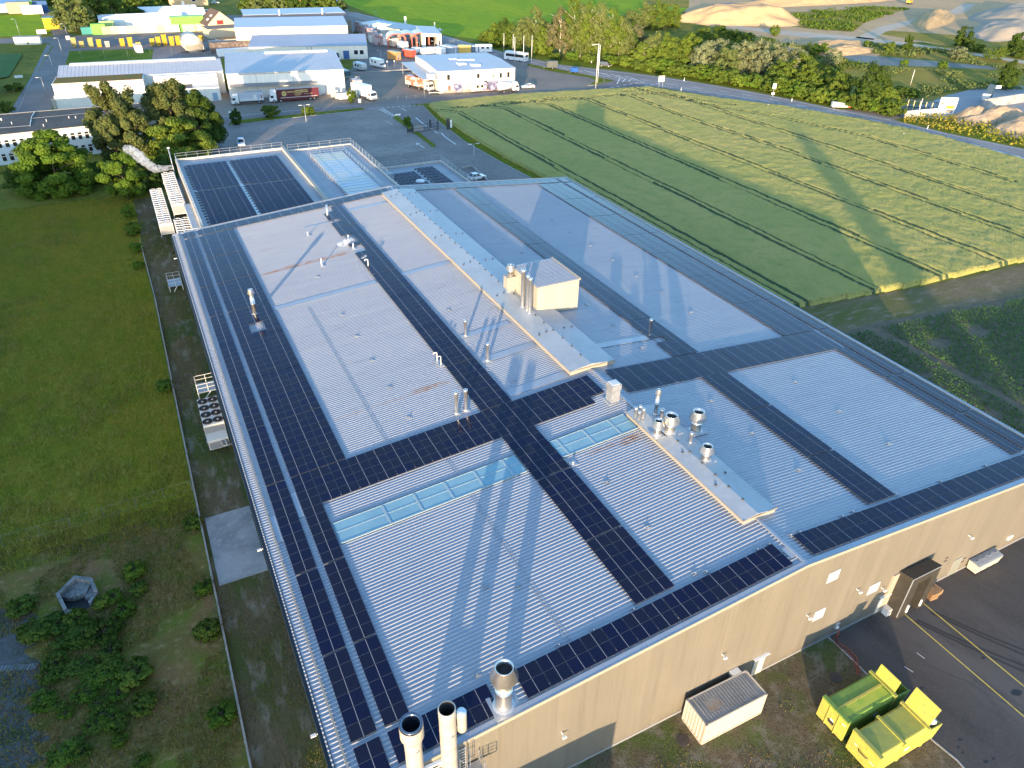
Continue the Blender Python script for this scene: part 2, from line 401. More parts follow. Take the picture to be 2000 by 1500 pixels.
# parking bays
b = MB()
m_bay = M('worn_bay_paint', (.24, .23, .20), .8, layers=((1.5, (.11, .11, .11), .45, .7),))
for (y0, y1, x0, x1) in ((181, 186, 36, 70), (193.5, 198.5, 26, 68), (198.5, 203.5, 26, 68), (211, 216, 30, 66)):
    x = x0
    while x < x1:
        strip(b, [(x, y0), (x + .25, y1)], .09, .036, m_bay); x += 2.55
struct(b.build('bay_lines'))
b = MB()
def kerb(pts, wd=.16, h=.12):
    for p, q in zip(pts[:-1], pts[1:]):
        d = Vector((q[0] - p[0], q[1] - p[1])); 
        if d.length < .05: continue
        d.normalize(); n = Vector((-d.y, d.x)) * wd / 2
        b.prism([(p[0] - n.x, p[1] - n.y), (q[0] - n.x, q[1] - n.y), (q[0] + n.x, q[1] + n.y), (p[0] + n.x, p[1] + n.y)], 0, h, m_kerb)
kerb([g2(*p) for p in [(766, 230), (800, 253), (843, 285), (848, 290), (843, 292), (780, 301), (730, 309)]])
kerb([g2(*p) for p in right_edge]); kerb([g2(*p) for p in [(445, 245), (610, 226), (712, 215)]])
kerb([g2(*p) for p in [(900, 330), (922, 326), (926, 330), (960, 362)]], .3, .5)
kerb([g2(*p) for p in [(1148, 167), (1166, 166), (1181, 160), (1178, 152)]])
struct(b.build('kerbs'))
m_verge = M('verge_grass', (.115, .160, .014), .95, layers=((.5, (.184, .182, .028), .42, .65), (3, (.077, .119, .012), .5, .75)), bump=(4, .8, .2))
sheetpx('verge', [(766, 230), (775, 226), (800, 245), (851, 284), (848, 290), (843, 286), (800, 254)], .13, m_verge)
sheetpx('verge', [(445, 244), (455, 236), (610, 221), (708, 211), (712, 214), (610, 226)], .12, m_verge)
sheetpx('verge', [(826, 204), (850, 231), (905, 274), (980, 317), (1045, 351), (1075, 352), (990, 303), (915, 260), (862, 220), (840, 203)], .05, m_verge)
sheetpx('verge', [(1030, 124), (1085, 136), (1150, 147), (1178, 156), (1180, 161), (1165, 167), (1150, 166), (1165, 158), (1150, 151), (1080, 140), (1030, 128)], .06, m_verge)
sheetpx('verge', [(880, 72), (1000, 105), (1100, 125), (1200, 136), (1300, 149), (1400, 165), (1500, 182), (1640, 211), (1740, 229), (1730, 212), (1500, 165), (1300, 135), (1100, 112), (950, 75)], .012, m_verge)
sheetpx('verge', [(1757, 238), (1800, 248), (1850, 258), (2000, 289), (2200, 333), (2200, 290), (2000, 256), (1870, 232), (1800, 222), (1770, 226)], .03, m_verge)
# far fields and the left road
sheetpx('crop_field', [(672, 6), (760, 42), (880, 70), (960, 80), (1040, 72), (1130, 60), (1260, 50), (1340, 20), (1360, -40), (655, -40)], .02, m_lawn)
sheetpx('crop_field', [(-140, 74), (66, 70), (100, 62), (92, 45), (76, 28), (-120, 32)], .02, m_lawn)
sheetpx('dry_field', [(1260, 10), (1345, 16), (1352, -60), (1240, -60)], .024, m_dry)
sheetpx('bean_field', [(-120, 112), (45, 107), (18, 152), (-60, 165)], .4, m_cabb)
sheetpx('lawn', [(134, 100), (240, 96), (300, 96), (296, 118), (130, 122)], .011, m_lawn2)
sheetpx('lawn', [(88, 230), (112, 195), (125, 230)], .011, m_lawn2)
sheetpx('left_road', [(95, 84), (104, 90), (60, 160), (20, 240), (92, 240), (118, 160), (140, 84), (150, 76), (430, 63), (430, 55), (140, 70), (110, 40), (105, 22), (80, 22), (84, 40), (100, 60), (105, 72), (-120, 80), (-120, 86)], .014, m_asph)
sheetpx('left_pavement', [(92, 86), (100, 88), (52, 172), (22, 240), (6, 240), (60, 152)], .024, M('pavement', (.208, .208, .215), .85, layers=((.4, (.156, .156, .163), .4, .65),)))
b = MB(); strip(b, [g2(*p) for p in [(103, 86), (56, 166), (40, 205), (24, 240)]], .2, .036, m_kerb); struct(b.build('gutter_line'))
# wheat: a standing crop 0.85 m high with tractor tramlines
def noise2(x, y, s, seed):
    r = np.random.default_rng(seed); gsz = 256; G_ = r.random((gsz, gsz))
    X = x / s; Y = y / s; i = np.floor(X).astype(int); j = np.floor(Y).astype(int); fx = X - i; fy = Y - j
    fx = fx * fx * (3 - 2 * fx); fy = fy * fy * (3 - 2 * fy)
    q = lambda a, c: G_[a % gsz, c % gsz]
    return (q(i, j) * (1 - fx) + q(i + 1, j) * fx) * (1 - fy) + (q(i, j + 1) * (1 - fx) + q(i + 1, j + 1) * fx) * fy
def inpoly(x, y, P):
    c = np.zeros(x.shape, bool); n = len(P)
    for i in range(n):
        (x0, y0), (x1, y1) = P[i], P[(i + 1) % n]
        k = ((y0 > y) != (y1 > y)) & (x < (x1 - x0) * (y - y0) / (y1 - y0 + 1e-12) + x0); c ^= k
    return c
def segdist(x, y, pts):
    d = np.full(x.shape, 1e9)
    for (x0, y0), (x1, y1) in zip(pts[:-1], pts[1:]):
        L = (x1 - x0) ** 2 + (y1 - y0) ** 2; t = np.clip(((x - x0) * (x1 - x0) + (y - y0) * (y1 - y0)) / L, 0, 1)
        d = np.minimum(d, np.hypot(x - x0 - t * (x1 - x0), y - y0 - t * (y1 - y0)))
    return d
WP = [(79.5, 75.2), g2(1575, 599), g2(1800, 557), g2(2000, 511), g2(2300, 440), g2(2300, 400), g2(2000, 316), g2(1800, 261), g2(1700, 240), g2(1540, 212), g2(1400, 194), g2(1265, 173), g2(1180, 177), g2(1000, 188), g2(865, 201), g2(836, 206), g2(858, 228), g2(915, 266), g2(985, 309), g2(1065, 350), (86, 140), (79.5, 135)]
st = .4
gx = np.arange(78, 320, st); gy = np.arange(55, 240, st)
X, Y = np.meshgrid(gx, gy, indexing='ij')
Z = .80 + .20 * (noise2(X, Y, 2.4, 1) - .5) + .20 * (noise2(X, Y, .9, 2) - .5)
tram = [[(x0 + (.0), 70), (x0 + .8 * math.sin(x0), 150), (x0 + .3, 214), (x0 - 3, 219), (x0 - 12, 221.5)] for x0 in (91, 106.5, 122, 137.5, 153.5, 169)]
tram[4] = [(153.5, 70), (155, 144), (153, 177), (153.3, 197), (154.6, 214.5), (150, 217.5)]
tram += [[(164, 226), (164.1, 213), (172, 189), (180.3, 170.6), (186.9, 142), (186, 100)], [(92, 221), (123, 219), (139, 217), (150, 217.5), (166, 214), (177.8, 190)]]
TD = np.full(X.shape, 9.)
for t in tram:
    ds = segdist(X, Y, t); gr = np.exp(-((ds - .9) / .34) ** 2); Z -= gr * .34; TD = np.minimum(TD, np.abs(ds - .9))
inside = inpoly(X + st / 2, Y + st / 2, WP)[:-1, :-1]
ii, jj = np.nonzero(inside); ny = len(gy)
Fq = np.stack([ii * ny + jj, (ii + 1) * ny + jj, (ii + 1) * ny + jj + 1, ii * ny + jj + 1], 1)
V = np.stack([X.ravel(), Y.ravel(), Z.ravel()], 1)
# drop the border to the ground so the crop has a standing edge
cnt = np.zeros(X.shape, int)
for a, c in ((0, 0), (1, 0), (0, 1), (1, 1)): cnt[a:a + inside.shape[0], c:c + inside.shape[1]] += inside
bord = ((cnt > 0) & (cnt < 4)).ravel(); V[bord, 2] = .02
used = np.unique(Fq); remap = np.zeros(len(V), int); remap[used] = np.arange(len(used))
m_wheat = M('wheat', (.413, .402, .118), .9, layers=((.035, (.499, .430, .142), .4, .65), (.35, (.344, .363, .100), .45, .7), (3.5, (.585, .476, .184), .5, .78)), bump=(7, 1.0, .25), trans=.12)
me_w = npmesh('wheat_field', V[used], remap[Fq], [m_wheat, M('tramline', (.060, .098, .045), .95, layers=((.8, (.072, .089, .050), .45, .65),))]); tq = TD.ravel()[Fq].mean(1); me_w.polygons.foreach_set('material_index', (tq < .40).astype(np.int32))
o = link('wheat_field', me_w); struct(o, 'stuff')
n = 640000
x = nr.uniform(79, 300, n); y = nr.uniform(56, 236, n)
ix = ((x - 78) / st).astype(int); iy = ((y - 55) / st).astype(int); ok = (ix < inside.shape[0]) & (iy < inside.shape[1]); x, y, ix, iy = x[ok], y[ok], ix[ok], iy[ok]
k = inside[ix, iy] & (TD[ix, iy] > .34); x, y, ix, iy = x[k], y[k], ix[k], iy[k]; n = len(x)
a = nr.uniform(0, 2 * PI, n); wd = nr.uniform(.035, .075, n); z0 = Z[ix, iy] - .2; hh = nr.uniform(.22, .40, n); lx, ly = nr.normal(.05, .09, (2, n))
Pw = np.stack([np.stack([x - np.cos(a) * wd, y - np.sin(a) * wd, z0], 1), np.stack([x + np.cos(a) * wd, y + np.sin(a) * wd, z0], 1), np.stack([x + lx, y + ly, z0 + hh], 1)], 1).reshape(-1, 3)
struct(link('wheat_ears', npmesh('wheat_ears', Pw, np.arange(3 * n).reshape(-1, 3), M('wheat_ear', (.34, .335, .13), .8, layers=((.35, (.28, .30, .105), .45, .7), (1.4, (.22, .27, .10), .48, .62), (9, (.56, .50, .24), .5, .64)), trans=.3))), 'stuff')
# field path and the potato rows right of it
sheetpx('field_path', [(1560, 602), (1800, 560), (2000, 515), (2300, 445), (2300, 510), (2000, 575), (1850, 604), (1700, 632), (1620, 660)], .03, M('path_soil', (.193, .150, .085), .95, layers=((.12, (.120, .132, .035), .42, .62), (1, (.258, .202, .132), .5, .7), (5, (.129, .097, .053), .5, .75)), bump=(5, .7, .1), stretch=(.3, 1, 1, .2)))
sheetpx('potato_soil', [(1560, 655), (1850, 604), (2000, 575), (2300, 510), (2600, 1000), (2000, 880), (1600, 690)], .022, M('tilled_soil', (.180, .150, .101), .95, layers=((.8, (.134, .111, .077), .4, .65),), bump=(5, .7, .1)))
PP = [g2(1630, 662), g2(1850, 612), g2(2000, 583), g2(2200, 538), g2(2300, 700), g2(2200, 930), g2(2000, 858), g2(1640, 668)]
PP = [(max(p[0], 76.2), p[1]) for p in PP]
xs, ys = [], []
xr = np.arange(76.5, 172, .78); yr = np.arange(18, 80, .40)
A, B = np.meshgrid(xr, yr, indexing='ij'); A = A + nr.normal(0, .05, A.shape); B = B + nr.normal(0, .05, B.shape)
k = inpoly(A, B, PP) & (nr.random(A.shape) > .05) & ~((noise2(A, B, 5, 9) > .86)) & (np.abs(A - 95.9) > .75)
A, B = A[k], B[k]; n = len(A); q = 10
cx_ = np.repeat(A, q) + nr.normal(0, .10, n * q); cy_ = np.repeat(B, q) + nr.normal(0, .12, n * q); cz_ = np.abs(nr.normal(.24, .09, n * q)) + .03
def leafquads(c, s, up=.5, rg=nr):
    m = len(c); nrm = rg.normal(0, 1, (m, 3)); nrm[:, 2] = np.abs(nrm[:, 2]) + up; nrm /= np.linalg.norm(nrm, axis=1)[:, None]
    t = rg.normal(0, 1, (m, 3)); t -= nrm * (t * nrm).sum(1)[:, None]; t /= np.linalg.norm(t, axis=1)[:, None]; u = np.cross(nrm, t)
    s = (s * rg.uniform(.6, 1.3, m))[:, None]
    P = np.stack([c - t * s, c - u * s * .55, c + t * s, c + u * s * .55], 1).reshape(-1, 3)
    return P, np.arange(4 * m).reshape(-1, 4)
P_, F_ = leafquads(np.stack([cx_, cy_, cz_], 1), .13)
m_pot = M('potato_leaf', (.058, .141, .031), .8, layers=((.3, (.081, .174, .036), .4, .65), (4, (.104, .187, .031), .55, .75)), trans=.2)
struct(link('potato_plants', npmesh('potato_plants', P_, F_, m_pot)), 'stuff')
# long grass and weeds
def tufts(name, n, x0, x1, y0, y1, h, wd, mat, keep=None):
    x = nr.uniform(x0, x1, n); y = nr.uniform(y0, y1, n)
    if keep is not None: k = keep(x, y); x, y = x[k], y[k]
    n = len(x); a = nr.uniform(0, 2 * PI, n); hh = h * nr.uniform(.45, 1.3, n); lean = nr.normal(0, .35, (n, 2)) * hh[:, None]
    dx = np.cos(a) * wd; dy = np.sin(a) * wd; z0 = np.zeros(n)
    P = np.stack([np.stack([x - dx, y - dy, z0], 1), np.stack([x + dx, y + dy, z0], 1), np.stack([x + lean[:, 0], y + lean[:, 1], hh], 1)], 1).reshape(-1, 3)
    return struct(link(name, npmesh(name, P, np.arange(3 * n).reshape(-1, 3), mat)), 'stuff')
m_gr1 = M('grass_blade', (.230, .233, .024), .85, layers=((.08, (.312, .243, .034), .42, .6), (.6, (.167, .210, .018), .45, .68), (5, (.458, .323, .096), .55, .75)), trans=.25)
m_gr2 = M('weed_blade', (.199, .184, .039), .85, layers=((.15, (.252, .168, .058), .42, .6), (.7, (.127, .177, .024), .45, .65), (5, (.470, .353, .193), .56, .75)), trans=.25)
tufts('meadow_grass', 90000, -34, -3.5, 64, 176, .42, .05, m_gr1)
tufts('meadow_clumps', 26000, -34, -3.5, 64, 176, .75, .06, M('tall_grass', (.26, .23, .06), .85, layers=((.3, (.17, .20, .03), .45, .62), (3, (.34, .29, .12), .5, .7)), trans=.25), lambda x, y: noise2(x, y, 2.6, 91) * noise2(x, y, 9, 92) > .36)
tufts('weed_cover', 42000, -26, -3.5, 30, 68, .32, .045, m_gr2, lambda x, y: (noise2(x, y, 3.2, 21) > .38) & ~((np.hypot(x + 14.2, y - 57.6) < 2.4)))
tufts('track_grass', 26000, -3.1, 2.6, 28, 150, .16, .035, m_gr2, lambda x, y: (noise2(x, y, 4, 31) > .5) & ~((y > 53.6) & (y < 64)))
tufts('yard_weeds', 16000, 12, 46, 8, 24, .13, .035, m_gr2, lambda x, y: (noise2(x, y, 2.6, 41) > .5) & (x < 38 + (24 - y) * .55))
tufts('verge_grass', 15000, 74, 95, 130, 232, .55, .07, m_gr1, lambda x, y: (segdist(x, y, [g2(*p) for p in [(834, 209), (856, 230), (912, 270), (985, 312), (1060, 352)]]) < .9))
# ================================================================ the big hall
XL, XRT, Y0, Y1, YW = 1.79, 74.53, 24.09, 121.98, 24.24
def roof_metal():
    m = M('roof_sheet', (.335, .352, .378), .42, .25, layers=((.05, (.305, .325, .36), .4, .65), (.35, (.36, .37, .385), .5, .8), (1.1, (.27, .28, .305), .56, .74)), spec=.5, stretch=(.25, 2.5, 1))
    nt = m.node_tree; bs = nt.nodes['Principled BSDF']; src = bs.inputs['Base Color'].links[0].from_socket
    ge = nt.nodes.new('ShaderNodeNewGeometry'); x, y, z = _sep(nt, ge.outputs['Position'])
    nz = _noise(nt, ge.outputs['Position'], 1.3, 5)
    tot = None
    # rust streaks that run down the slope from the old vent pipes: (x0, x1, y, half width, strength)
    for (xa, xb, yc, hw, st_) in [(11, 24.6, 99.15, .24, 1.0), (14, 24.6, 99.6, .14, .9), (19.5, 24.4, 61.2, .5, .75), (10.9, 24, 61.0, .2, .35), (33.4, 36.6, 43.3, .55, .95), (30, 36.6, 43.5, .25, .5), (1.9, 2.5, 56.4, .35, .9), (1.9, 2.5, 54.3, .2, .7), (12, 17.5, 107.4, .12, .35)]:
        f = _math(nt, 'SUBTRACT', hw, _math(nt, 'ABSOLUTE', _math(nt, 'SUBTRACT', y, yc)))
        f = _math(nt, 'MULTIPLY', f, 6 / max(hw, .2), clamp=True)
        gx_ = _math(nt, 'MULTIPLY', _math(nt, 'MINIMUM', _math(nt, 'SUBTRACT', x, xa), _math(nt, 'SUBTRACT', xb, x)), .8, clamp=True)
        f = _math(nt, 'MULTIPLY', _math(nt, 'MULTIPLY', f, gx_), st_)
        tot = f if tot is None else _math(nt, 'MAXIMUM', tot, f)
    tot = _math(nt, 'MULTIPLY', tot, _ramp(nt, nz, .3, .6), clamp=True)
    nt.links.new(_mix(nt, tot, src, (.25, .135, .07)), bs.inputs['Base Color'])
    nt.links.new(_math(nt, 'MULTIPLY_ADD', tot, -.25, .25), bs.inputs['Metallic'])
    return m
m_roof = roof_metal()
m_flash = M('flashing', (.33, .36, .395), .4, .25, layers=((.6, (.29, .32, .355), .4, .65), (5, (.36, .375, .395), .5, .8)))
m_trim = M('beige_trim', (.27, .245, .205), .5, .1)
m_cream = M('cream_sheet', (.33, .30, .245), .55)
m_steel = M('stainless', (.72, .70, .67), .28, .9, layers=((2, (.62, .60, .56), .4, .65),), obj=True)
m_steelw = M('white_steel', (.70, .69, .66), .45, .2)
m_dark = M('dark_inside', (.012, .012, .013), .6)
m_black = M('black_rubber', (.02, .02, .02), .6)
m_galv = M('galvanised', (.48, .50, .51), .45, .6, layers=((3, (.40, .42, .44), .4, .6),))
m_white = M('white_paint', (.78, .78, .76), .5)
m_offw = M('offwhite', (.66, .65, .60), .6, layers=((.5, (.60, .585, .53), .45, .7),))
m_glass = M('window_glass', (.02, .025, .03), .08, 0, spec=.8)
m_grey = M('grey_paint', (.25, .26, .27), .55)
m_anth = M('anthracite', (.035, .038, .042), .55)
def wall_mat(name, col, period=1.1, var=.06):
    m = bpy.data.materials.new(name); m.use_nodes = True; nt = m.node_tree; bs = nt.nodes['Principled BSDF']
    ge = nt.nodes.new('ShaderNodeNewGeometry'); x, y, z = _sep(nt, ge.outputs['Position'])
    s = _math(nt, 'ADD', x, y); cell = _math(nt, 'FLOOR', _math(nt, 'DIVIDE', s, period))
    wn = nt.nodes.new('ShaderNodeTexWhiteNoise'); wn.noise_dimensions = '1D'; nt.links.new(cell, wn.inputs['W'])
    fr = _math(nt, 'FRACT', _math(nt, 'DIVIDE', s, period))
    seam = _math(nt, 'LESS_THAN', _math(nt, 'ABSOLUTE', _math(nt, 'SUBTRACT', fr, .5)), .485)
    v = _math(nt, 'MULTIPLY_ADD', wn.outputs['Value'], var * 2, 1 - var)
    v = _math(nt, 'MULTIPLY', v, _math(nt, 'MULTIPLY_ADD', seam, .12, .88))
    mpw = nt.nodes.new('ShaderNodeMapping'); mpw.inputs['Scale'].default_value = (2.2, 2.2, .12); nt.links.new(ge.outputs['Position'], mpw.inputs['Vector'])
    v = _math(nt, 'MULTIPLY', v, _math(nt, 'MULTIPLY_ADD', _ramp(nt, _noise(nt, mpw.outputs[0], 1.0, 5), .5, .75), -.13, 1.0))
    v = _math(nt, 'MULTIPLY', v, _math(nt, 'MULTIPLY_ADD', _math(nt, 'MULTIPLY', _ramp(nt, z, 1.1, 0), _ramp(nt, _noise(nt, ge.outputs['Position'], .9, 4), .3, .65)), -.25, 1.0))
    nz = _noise(nt, ge.outputs['Position'], .35, 5); v = _math(nt, 'MULTIPLY', v, _math(nt, 'MULTIPLY_ADD', nz, .14, .93))
    hsv = nt.nodes.new('ShaderNodeHueSaturation'); hsv.inputs['Color'].default_value = (*col, 1); nt.links.new(v, hsv.inputs['Value'])
    nt.links.new(hsv.outputs[0], bs.inputs['Base Color']); bs.inputs['Roughness'].default_value = .5
    bp = nt.nodes.new('ShaderNodeBump'); bp.inputs['Strength'].default_value = .25; bp.inputs['Distance'].default_value = .02
    nt.links.new(_math(nt, 'PINGPONG', _math(nt, 'DIVIDE', s, period / 5), 1), bp.inputs['Height']); nt.links.new(bp.outputs[0], bs.inputs['Normal'])
    MATS[name] = m; return m
m_wall = wall_mat('beige_cladding', (.172, .16, .130), 1.1, .05)
hall = thing('factory_hall', 'long factory hall with a low ribbed metal gable roof and a beige metal front wall', 'building', (38, 24.2, 0))
inv = lambda o: tuple(-c for c in o.location)
def part(b, name, root, parent=None, label=None):
    o = b.build(name, parent or root, inv(root) if not parent else None)
    if label: o['label'] = label
    return o
# walls
b = MB()
top = lambda x: roofz(x) - .12
b.profy([(2.3, 0), (74.1, 0), (74.1, top(74.1)), (XR, top(XR)), (2.3, top(2.3))], YW, YW + .2, m_wall)
b.profy([(2.3, 0), (74.1, 0), (74.1, top(74.1)), (XR, top(XR)), (2.3, top(2.3))], 121.4, 121.6, m_wall)
b.box(2.3, 2.5, YW + .2, 121.4, 0, top(2.3), m_wall); b.box(73.9, 74.1, YW + .2, 121.4, 0, top(74.1), m_wall)
b.box(2.3, 74.1, YW - .03, YW, 0, .28, M('plinth', (.22, .23, .24), .8))
part(b, 'wall', hall)
# ribbed roof, one sheet per slope
def ribbed(x0, x1, y0, y1, pitch=1 / 3.):
    ys, zs = [], []
    y = y0
    while y < y1 - 1e-6:
        for dy, dz in ((0, -.055), (.16, -.055), (.215, 0), (.272, 0), (.318, -.055)):
            if y + dy <= y1: ys.append(y + dy); zs.append(dz)
        y += pitch
    n = len(ys); V = []
    for x in (x0, x1):
        for a, c in zip(ys, zs): V.append((x, a, roofz(x) + c))
    F = [(i, n + i, n + i + 1, i + 1) for i in range(n - 1)]
    if x0 > x1: F = [f[::-1] for f in F]
    return V, F
for (xa, xb, lab) in ((XL, XR, 'left slope of ribbed metal roof'), (XRT, XR, 'right slope of ribbed metal roof')):
    b = MB(); V, F = ribbed(xa, xb, 24.5, 121.6)
    b.add(V, F, m_roof)
    part(b, 'roof', hall, None, lab)
b = MB(); b.rbox(2.35, 74.05, 24.6, 121.4, -.14, -.11, m_grey); part(b, 'roof_underside', hall)
b = MB(); b.rbox(XL, XRT, Y0, 24.56, -.04, .05, m_flash); b.rbox(XL, XRT, Y0 - .05, Y0 + .02, -.22, .075, m_cream); part(b, 'front_verge', hall)
b = MB(); b.rbox(XL, XRT, 121.5, 121.95, -.04, .06, m_flash); b.rbox(XL, XRT, 121.93, 122.03, -.2, .09, m_trim); part(b, 'rear_verge', hall)
b = MB(); b.rbox(XR - .16, XR + .16, 24.56, 55.0, .005, .07, m_flash); part(b, 'ridge_cap', hall); b = MB(); b.rbox(XR - .16, XR + .16, 118.6, 121.5, .005, .07, m_flash); part(b, 'ridge_cap', hall)
for s, lab in ((-1, 'left gutter'), (1, 'right gutter')):
    b = MB(); x = XL if s < 0 else XRT; zz = EAVE
    b.profy([(x - .26, zz - .26), (x + .16, zz - .26), (x + .16, zz + .03), (x + .10, zz + .03), (x + .10, zz - .16), (x - .22, zz - .16), (x - .22, zz + .0), (x - .26, zz + .0)] if s < 0 else
            [(x - .02, zz - .26), (x + .16, zz - .26), (x + .16, zz - .08), (x + .12, zz - .08), (x + .12, zz - .22), (x - .02, zz - .22)], Y0, Y1, m_anth)
    part(b, 'gutter', hall, None, lab)
    b = MB(); xx = 2.62 if s < 0 else 73.72; b.rbox(xx - .06, xx + .06, 24.6, 121.4, .03, .13, m_trim)
    for k in range(int(97 / 1.5)): b.rbox(xx - .09, xx + .09, 25 + 1.5 * k, 25.06 + 1.5 * k, 0, .10, m_galv)
    part(b, 'snow_guard', hall)
# smooth flashings laid down the slope
def fl(x0, x1, y0, y1, mat=m_flash, h=.03): b = MB(); b.rbox(x0, x1, y0, y1, .004, h, mat); part(b, 'roof_flashing', hall)
fl(11, 24.6, 87.5, 88.5); fl(28.3, 35.5, 87.5, 88.5)
for (p, q, d) in (((899, 658), (995, 631), .5), ((938, 704), (1046, 673), .55), ((993, 770), (1106, 729), .6), ((1163, 676), (1292, 655), .5), ((680, 411), (756, 395), .5), ((600, 455), (640, 424), .25), ((690, 494), (720, 486), .3)):
    a, c = rf(*p), rf(*q); fl(min(a[0], c[0]), max(a[0], c[0]), (a[1] + c[1]) / 2 - d, (a[1] + c[1]) / 2 + d)
fl(5.0, 5.44, 49.0, 52.4); fl(2.75, 3.2, 47.0, 50.4); fl(37.5, 37.98, 25.2, 26.3)
fl(4.9, 74, 24.62, 24.72, m_flash, .02)
b = MB()                                              # faint translucent strips with cable, running along the hall
for (x, y0, y1) in ((19.0, 27.2, 44.0), (19.0, 46.9, 49.4), (14.9, 55, 86)):
    b.rbox(x - .16, x - .08, y0, y1, .003, .009, m_flash); b.rbox(x + .12, x + .18, y0, y1, .003, .009, m_flash)
    for k in range(int((y1 - y0) / 1.5)): b.rbox(x + .02, x + .05, y0 + 1.5 * k, y0 + 1.5 * k + .35, .005, .02, m_grey)
part(b, 'cable_run', hall)
# anchors on the roof
ab = MB(); ab.box(-.28, .28, -.16, -.08, 0, .05, m_flash); ab.box(-.28, .28, .08, .16, 0, .05, m_flash); ab.box(-.05, .05, -.16, .16, .02, .07, m_flash); ab.box(-.04, .04, -.04, .04, .05, .16, m_galv)
ame = ab.mesh('roof_anchor')
apx = [(1012, 1146), (949, 1146), (1185, 942), (1388, 783), (1469, 846), (1559, 918), (1265, 1030), (1553, 746), (1638, 803), (1735, 867), (920, 415), (950, 440), (984, 466), (1019, 494), (1146, 595), (1196, 635), (1253, 679), (1078, 430), (1114, 454), (1153, 480), (1196, 509), (1242, 540), (1292, 572), (1349, 610), (1004, 746), (876, 606), (668, 615), (697, 657), (727, 704), (761, 757), (799, 816), (620, 541), (931, 1318), (1092, 1260), (1160, 1232), (1238, 1190), (1358, 1120), (1380, 1117), (1480, 1074), (1503, 1064), (1545, 1046), (1562, 1040), (1646, 1009), (1666, 1000), (1750, 966), (1837, 941), (1925, 910), (965, 1340)]
for p in apx:
    q = rf(*p); o = link('roof_anchor', ame, hall, Vector(q) - hall.location + Vector((0, 0, .0)))
# left wall edge lamps, wall openings and fittings on the front
WL = lambda x0, x1, z0, z1, d0, d1, m, bb: bb.box(x0, x1, YW - d1, YW - d0, z0, z1, m)
for (x0, x1, z0, z1) in ((41.48, 42.8, 8.52, 9.72), (48.02, 49.4, 3.74, 4.96), (41.5, 42.75, 3.82, 5.09)):
    b = MB(); WL(x0, x1, z0, z1, 0, .03, m_grey, b); fr = part(b, 'window', hall); b = MB(); WL(x0 + .06, x1 - .06, z0 + .06, z1 - .06, .03, .045, M('window_blind', (.62, .63, .68), .35), b); b.build('pane', fr)
for (x, z) in ((46.21, 5.52), (60.93, 5.48), (17.0, 5.48), (31.41, 5.56), (40.45, 5.28), (49.93, 3.85)):
    b = MB(); b.tube([(x, YW, z), (x, YW - .42, z)], .05, m_white); b.box(x - .16, x + .16, YW - .5, YW - .36, z - .07, z + .05, m_white); part(b, 'wall_lamp', hall)
b = MB(); b.box(69.2, 69.9, YW - .12, YW, 1.2, 1.65, m_white); b.box(69.4, 69.7, YW - .2, YW - .12, 1.25, 1.5, m_cream); part(b, 'meter_box', hall)
for (x, z) in ((58.92, 3.43), (58.9, 3.02), (62.4, 1.75), (62.3, 1.35)):
    b = MB(); WL(x - .2, x + .2, z - .06, z + .06, 0, .04, m_anth, b); part(b, 'vent_grille', hall)
for (x0, x1, h, cx0, cx1, m_d) in ((35.62, 36.75, 2.2, 35.45, 37.1, M('door_cream', (.60, .57, .47), .5)), (50.4, 51.75, 2.05, 50.35, 51.95, M('door_cream', (.60, .57, .47), .5)), (60.75, 61.8, 2.2, None, None, M('door_grey', (.20, .22, .19), .5))):
    b = MB(); WL(x0, x1, .05, h, 0, .05, m_d, b); d = part(b, 'door', hall)
    b = MB(); WL(x0 - .07, x0, .05, h + .07, 0, .07, m_grey, b); WL(x1, x1 + .07, .05, h + .07, 0, .07, m_grey, b); WL(x0, x1, h, h + .07, 0, .07, m_grey, b); b.build('door_frame', d)
    b = MB(); b.tube([(x0 + .12, YW - .07, 1.05), (x0 + .26, YW - .07, 1.05)], .018, m_galv); b.build('handle', d)
    if cx0: b = MB(); b.box(cx0, cx1, YW - .22, YW, h + .2, h + .235, m_white); part(b, 'door_canopy', hall)
# loading dock shelter
b = MB(); m_shel = M('dock_rubber', (.034, .032, .026), .55, layers=((1.5, (.05, .047, .04), .45, .7),)); yF = 22.85
b.box(51.75, 52.9, yF, YW, 0, 4.35, m_shel); b.box(54.55, 55.45, yF, YW, 0, 4.35, m_shel)
b.hexa([(51.75, yF, 4.35), (55.45, yF, 4.35), (55.45, YW, 4.35), (51.75, YW, 4.35), (51.75, yF, 5.4), (55.45, yF, 5.4), (55.45, YW, 5.1), (51.75, YW, 5.1)], m_shel)
b.box(51.70, 51.76, yF - .03, yF + .05, .4, 5.3, m_flash); b.box(51.75, 55.45, yF - .05, yF - .01, 5.32, 5.42, m_flash)
ds_ = part(b, 'dock_shelter', hall)
b = MB(); b.box(52.9, 53.5, YW - .06, YW, .9, 4.3, M('dock_door', (.30, .27, .22), .5)); b.box(53.5, 54.55, YW - .05, YW, .9, 4.3, m_dark); b.box(52.9, 54.55, 23.6, YW, .9, 1.1, m_grey); b.build('dock_door', ds_)  # right part of the door is black to stand for shade in the opening
b = MB(); b.box(52.75, 52.87, yF - .12, yF, .55, 1.5, m_white); b.build('bumper', ds_); b = MB(); b.box(54.6, 54.72, yF - .12, yF, .5, 1.3, m_white); b.build('bumper', ds_)
b = MB(); b.box(51.0, 51.75, YW - .15, YW, .1, 4.9, m_cream); part(b, 'dock_pilaster', hall)
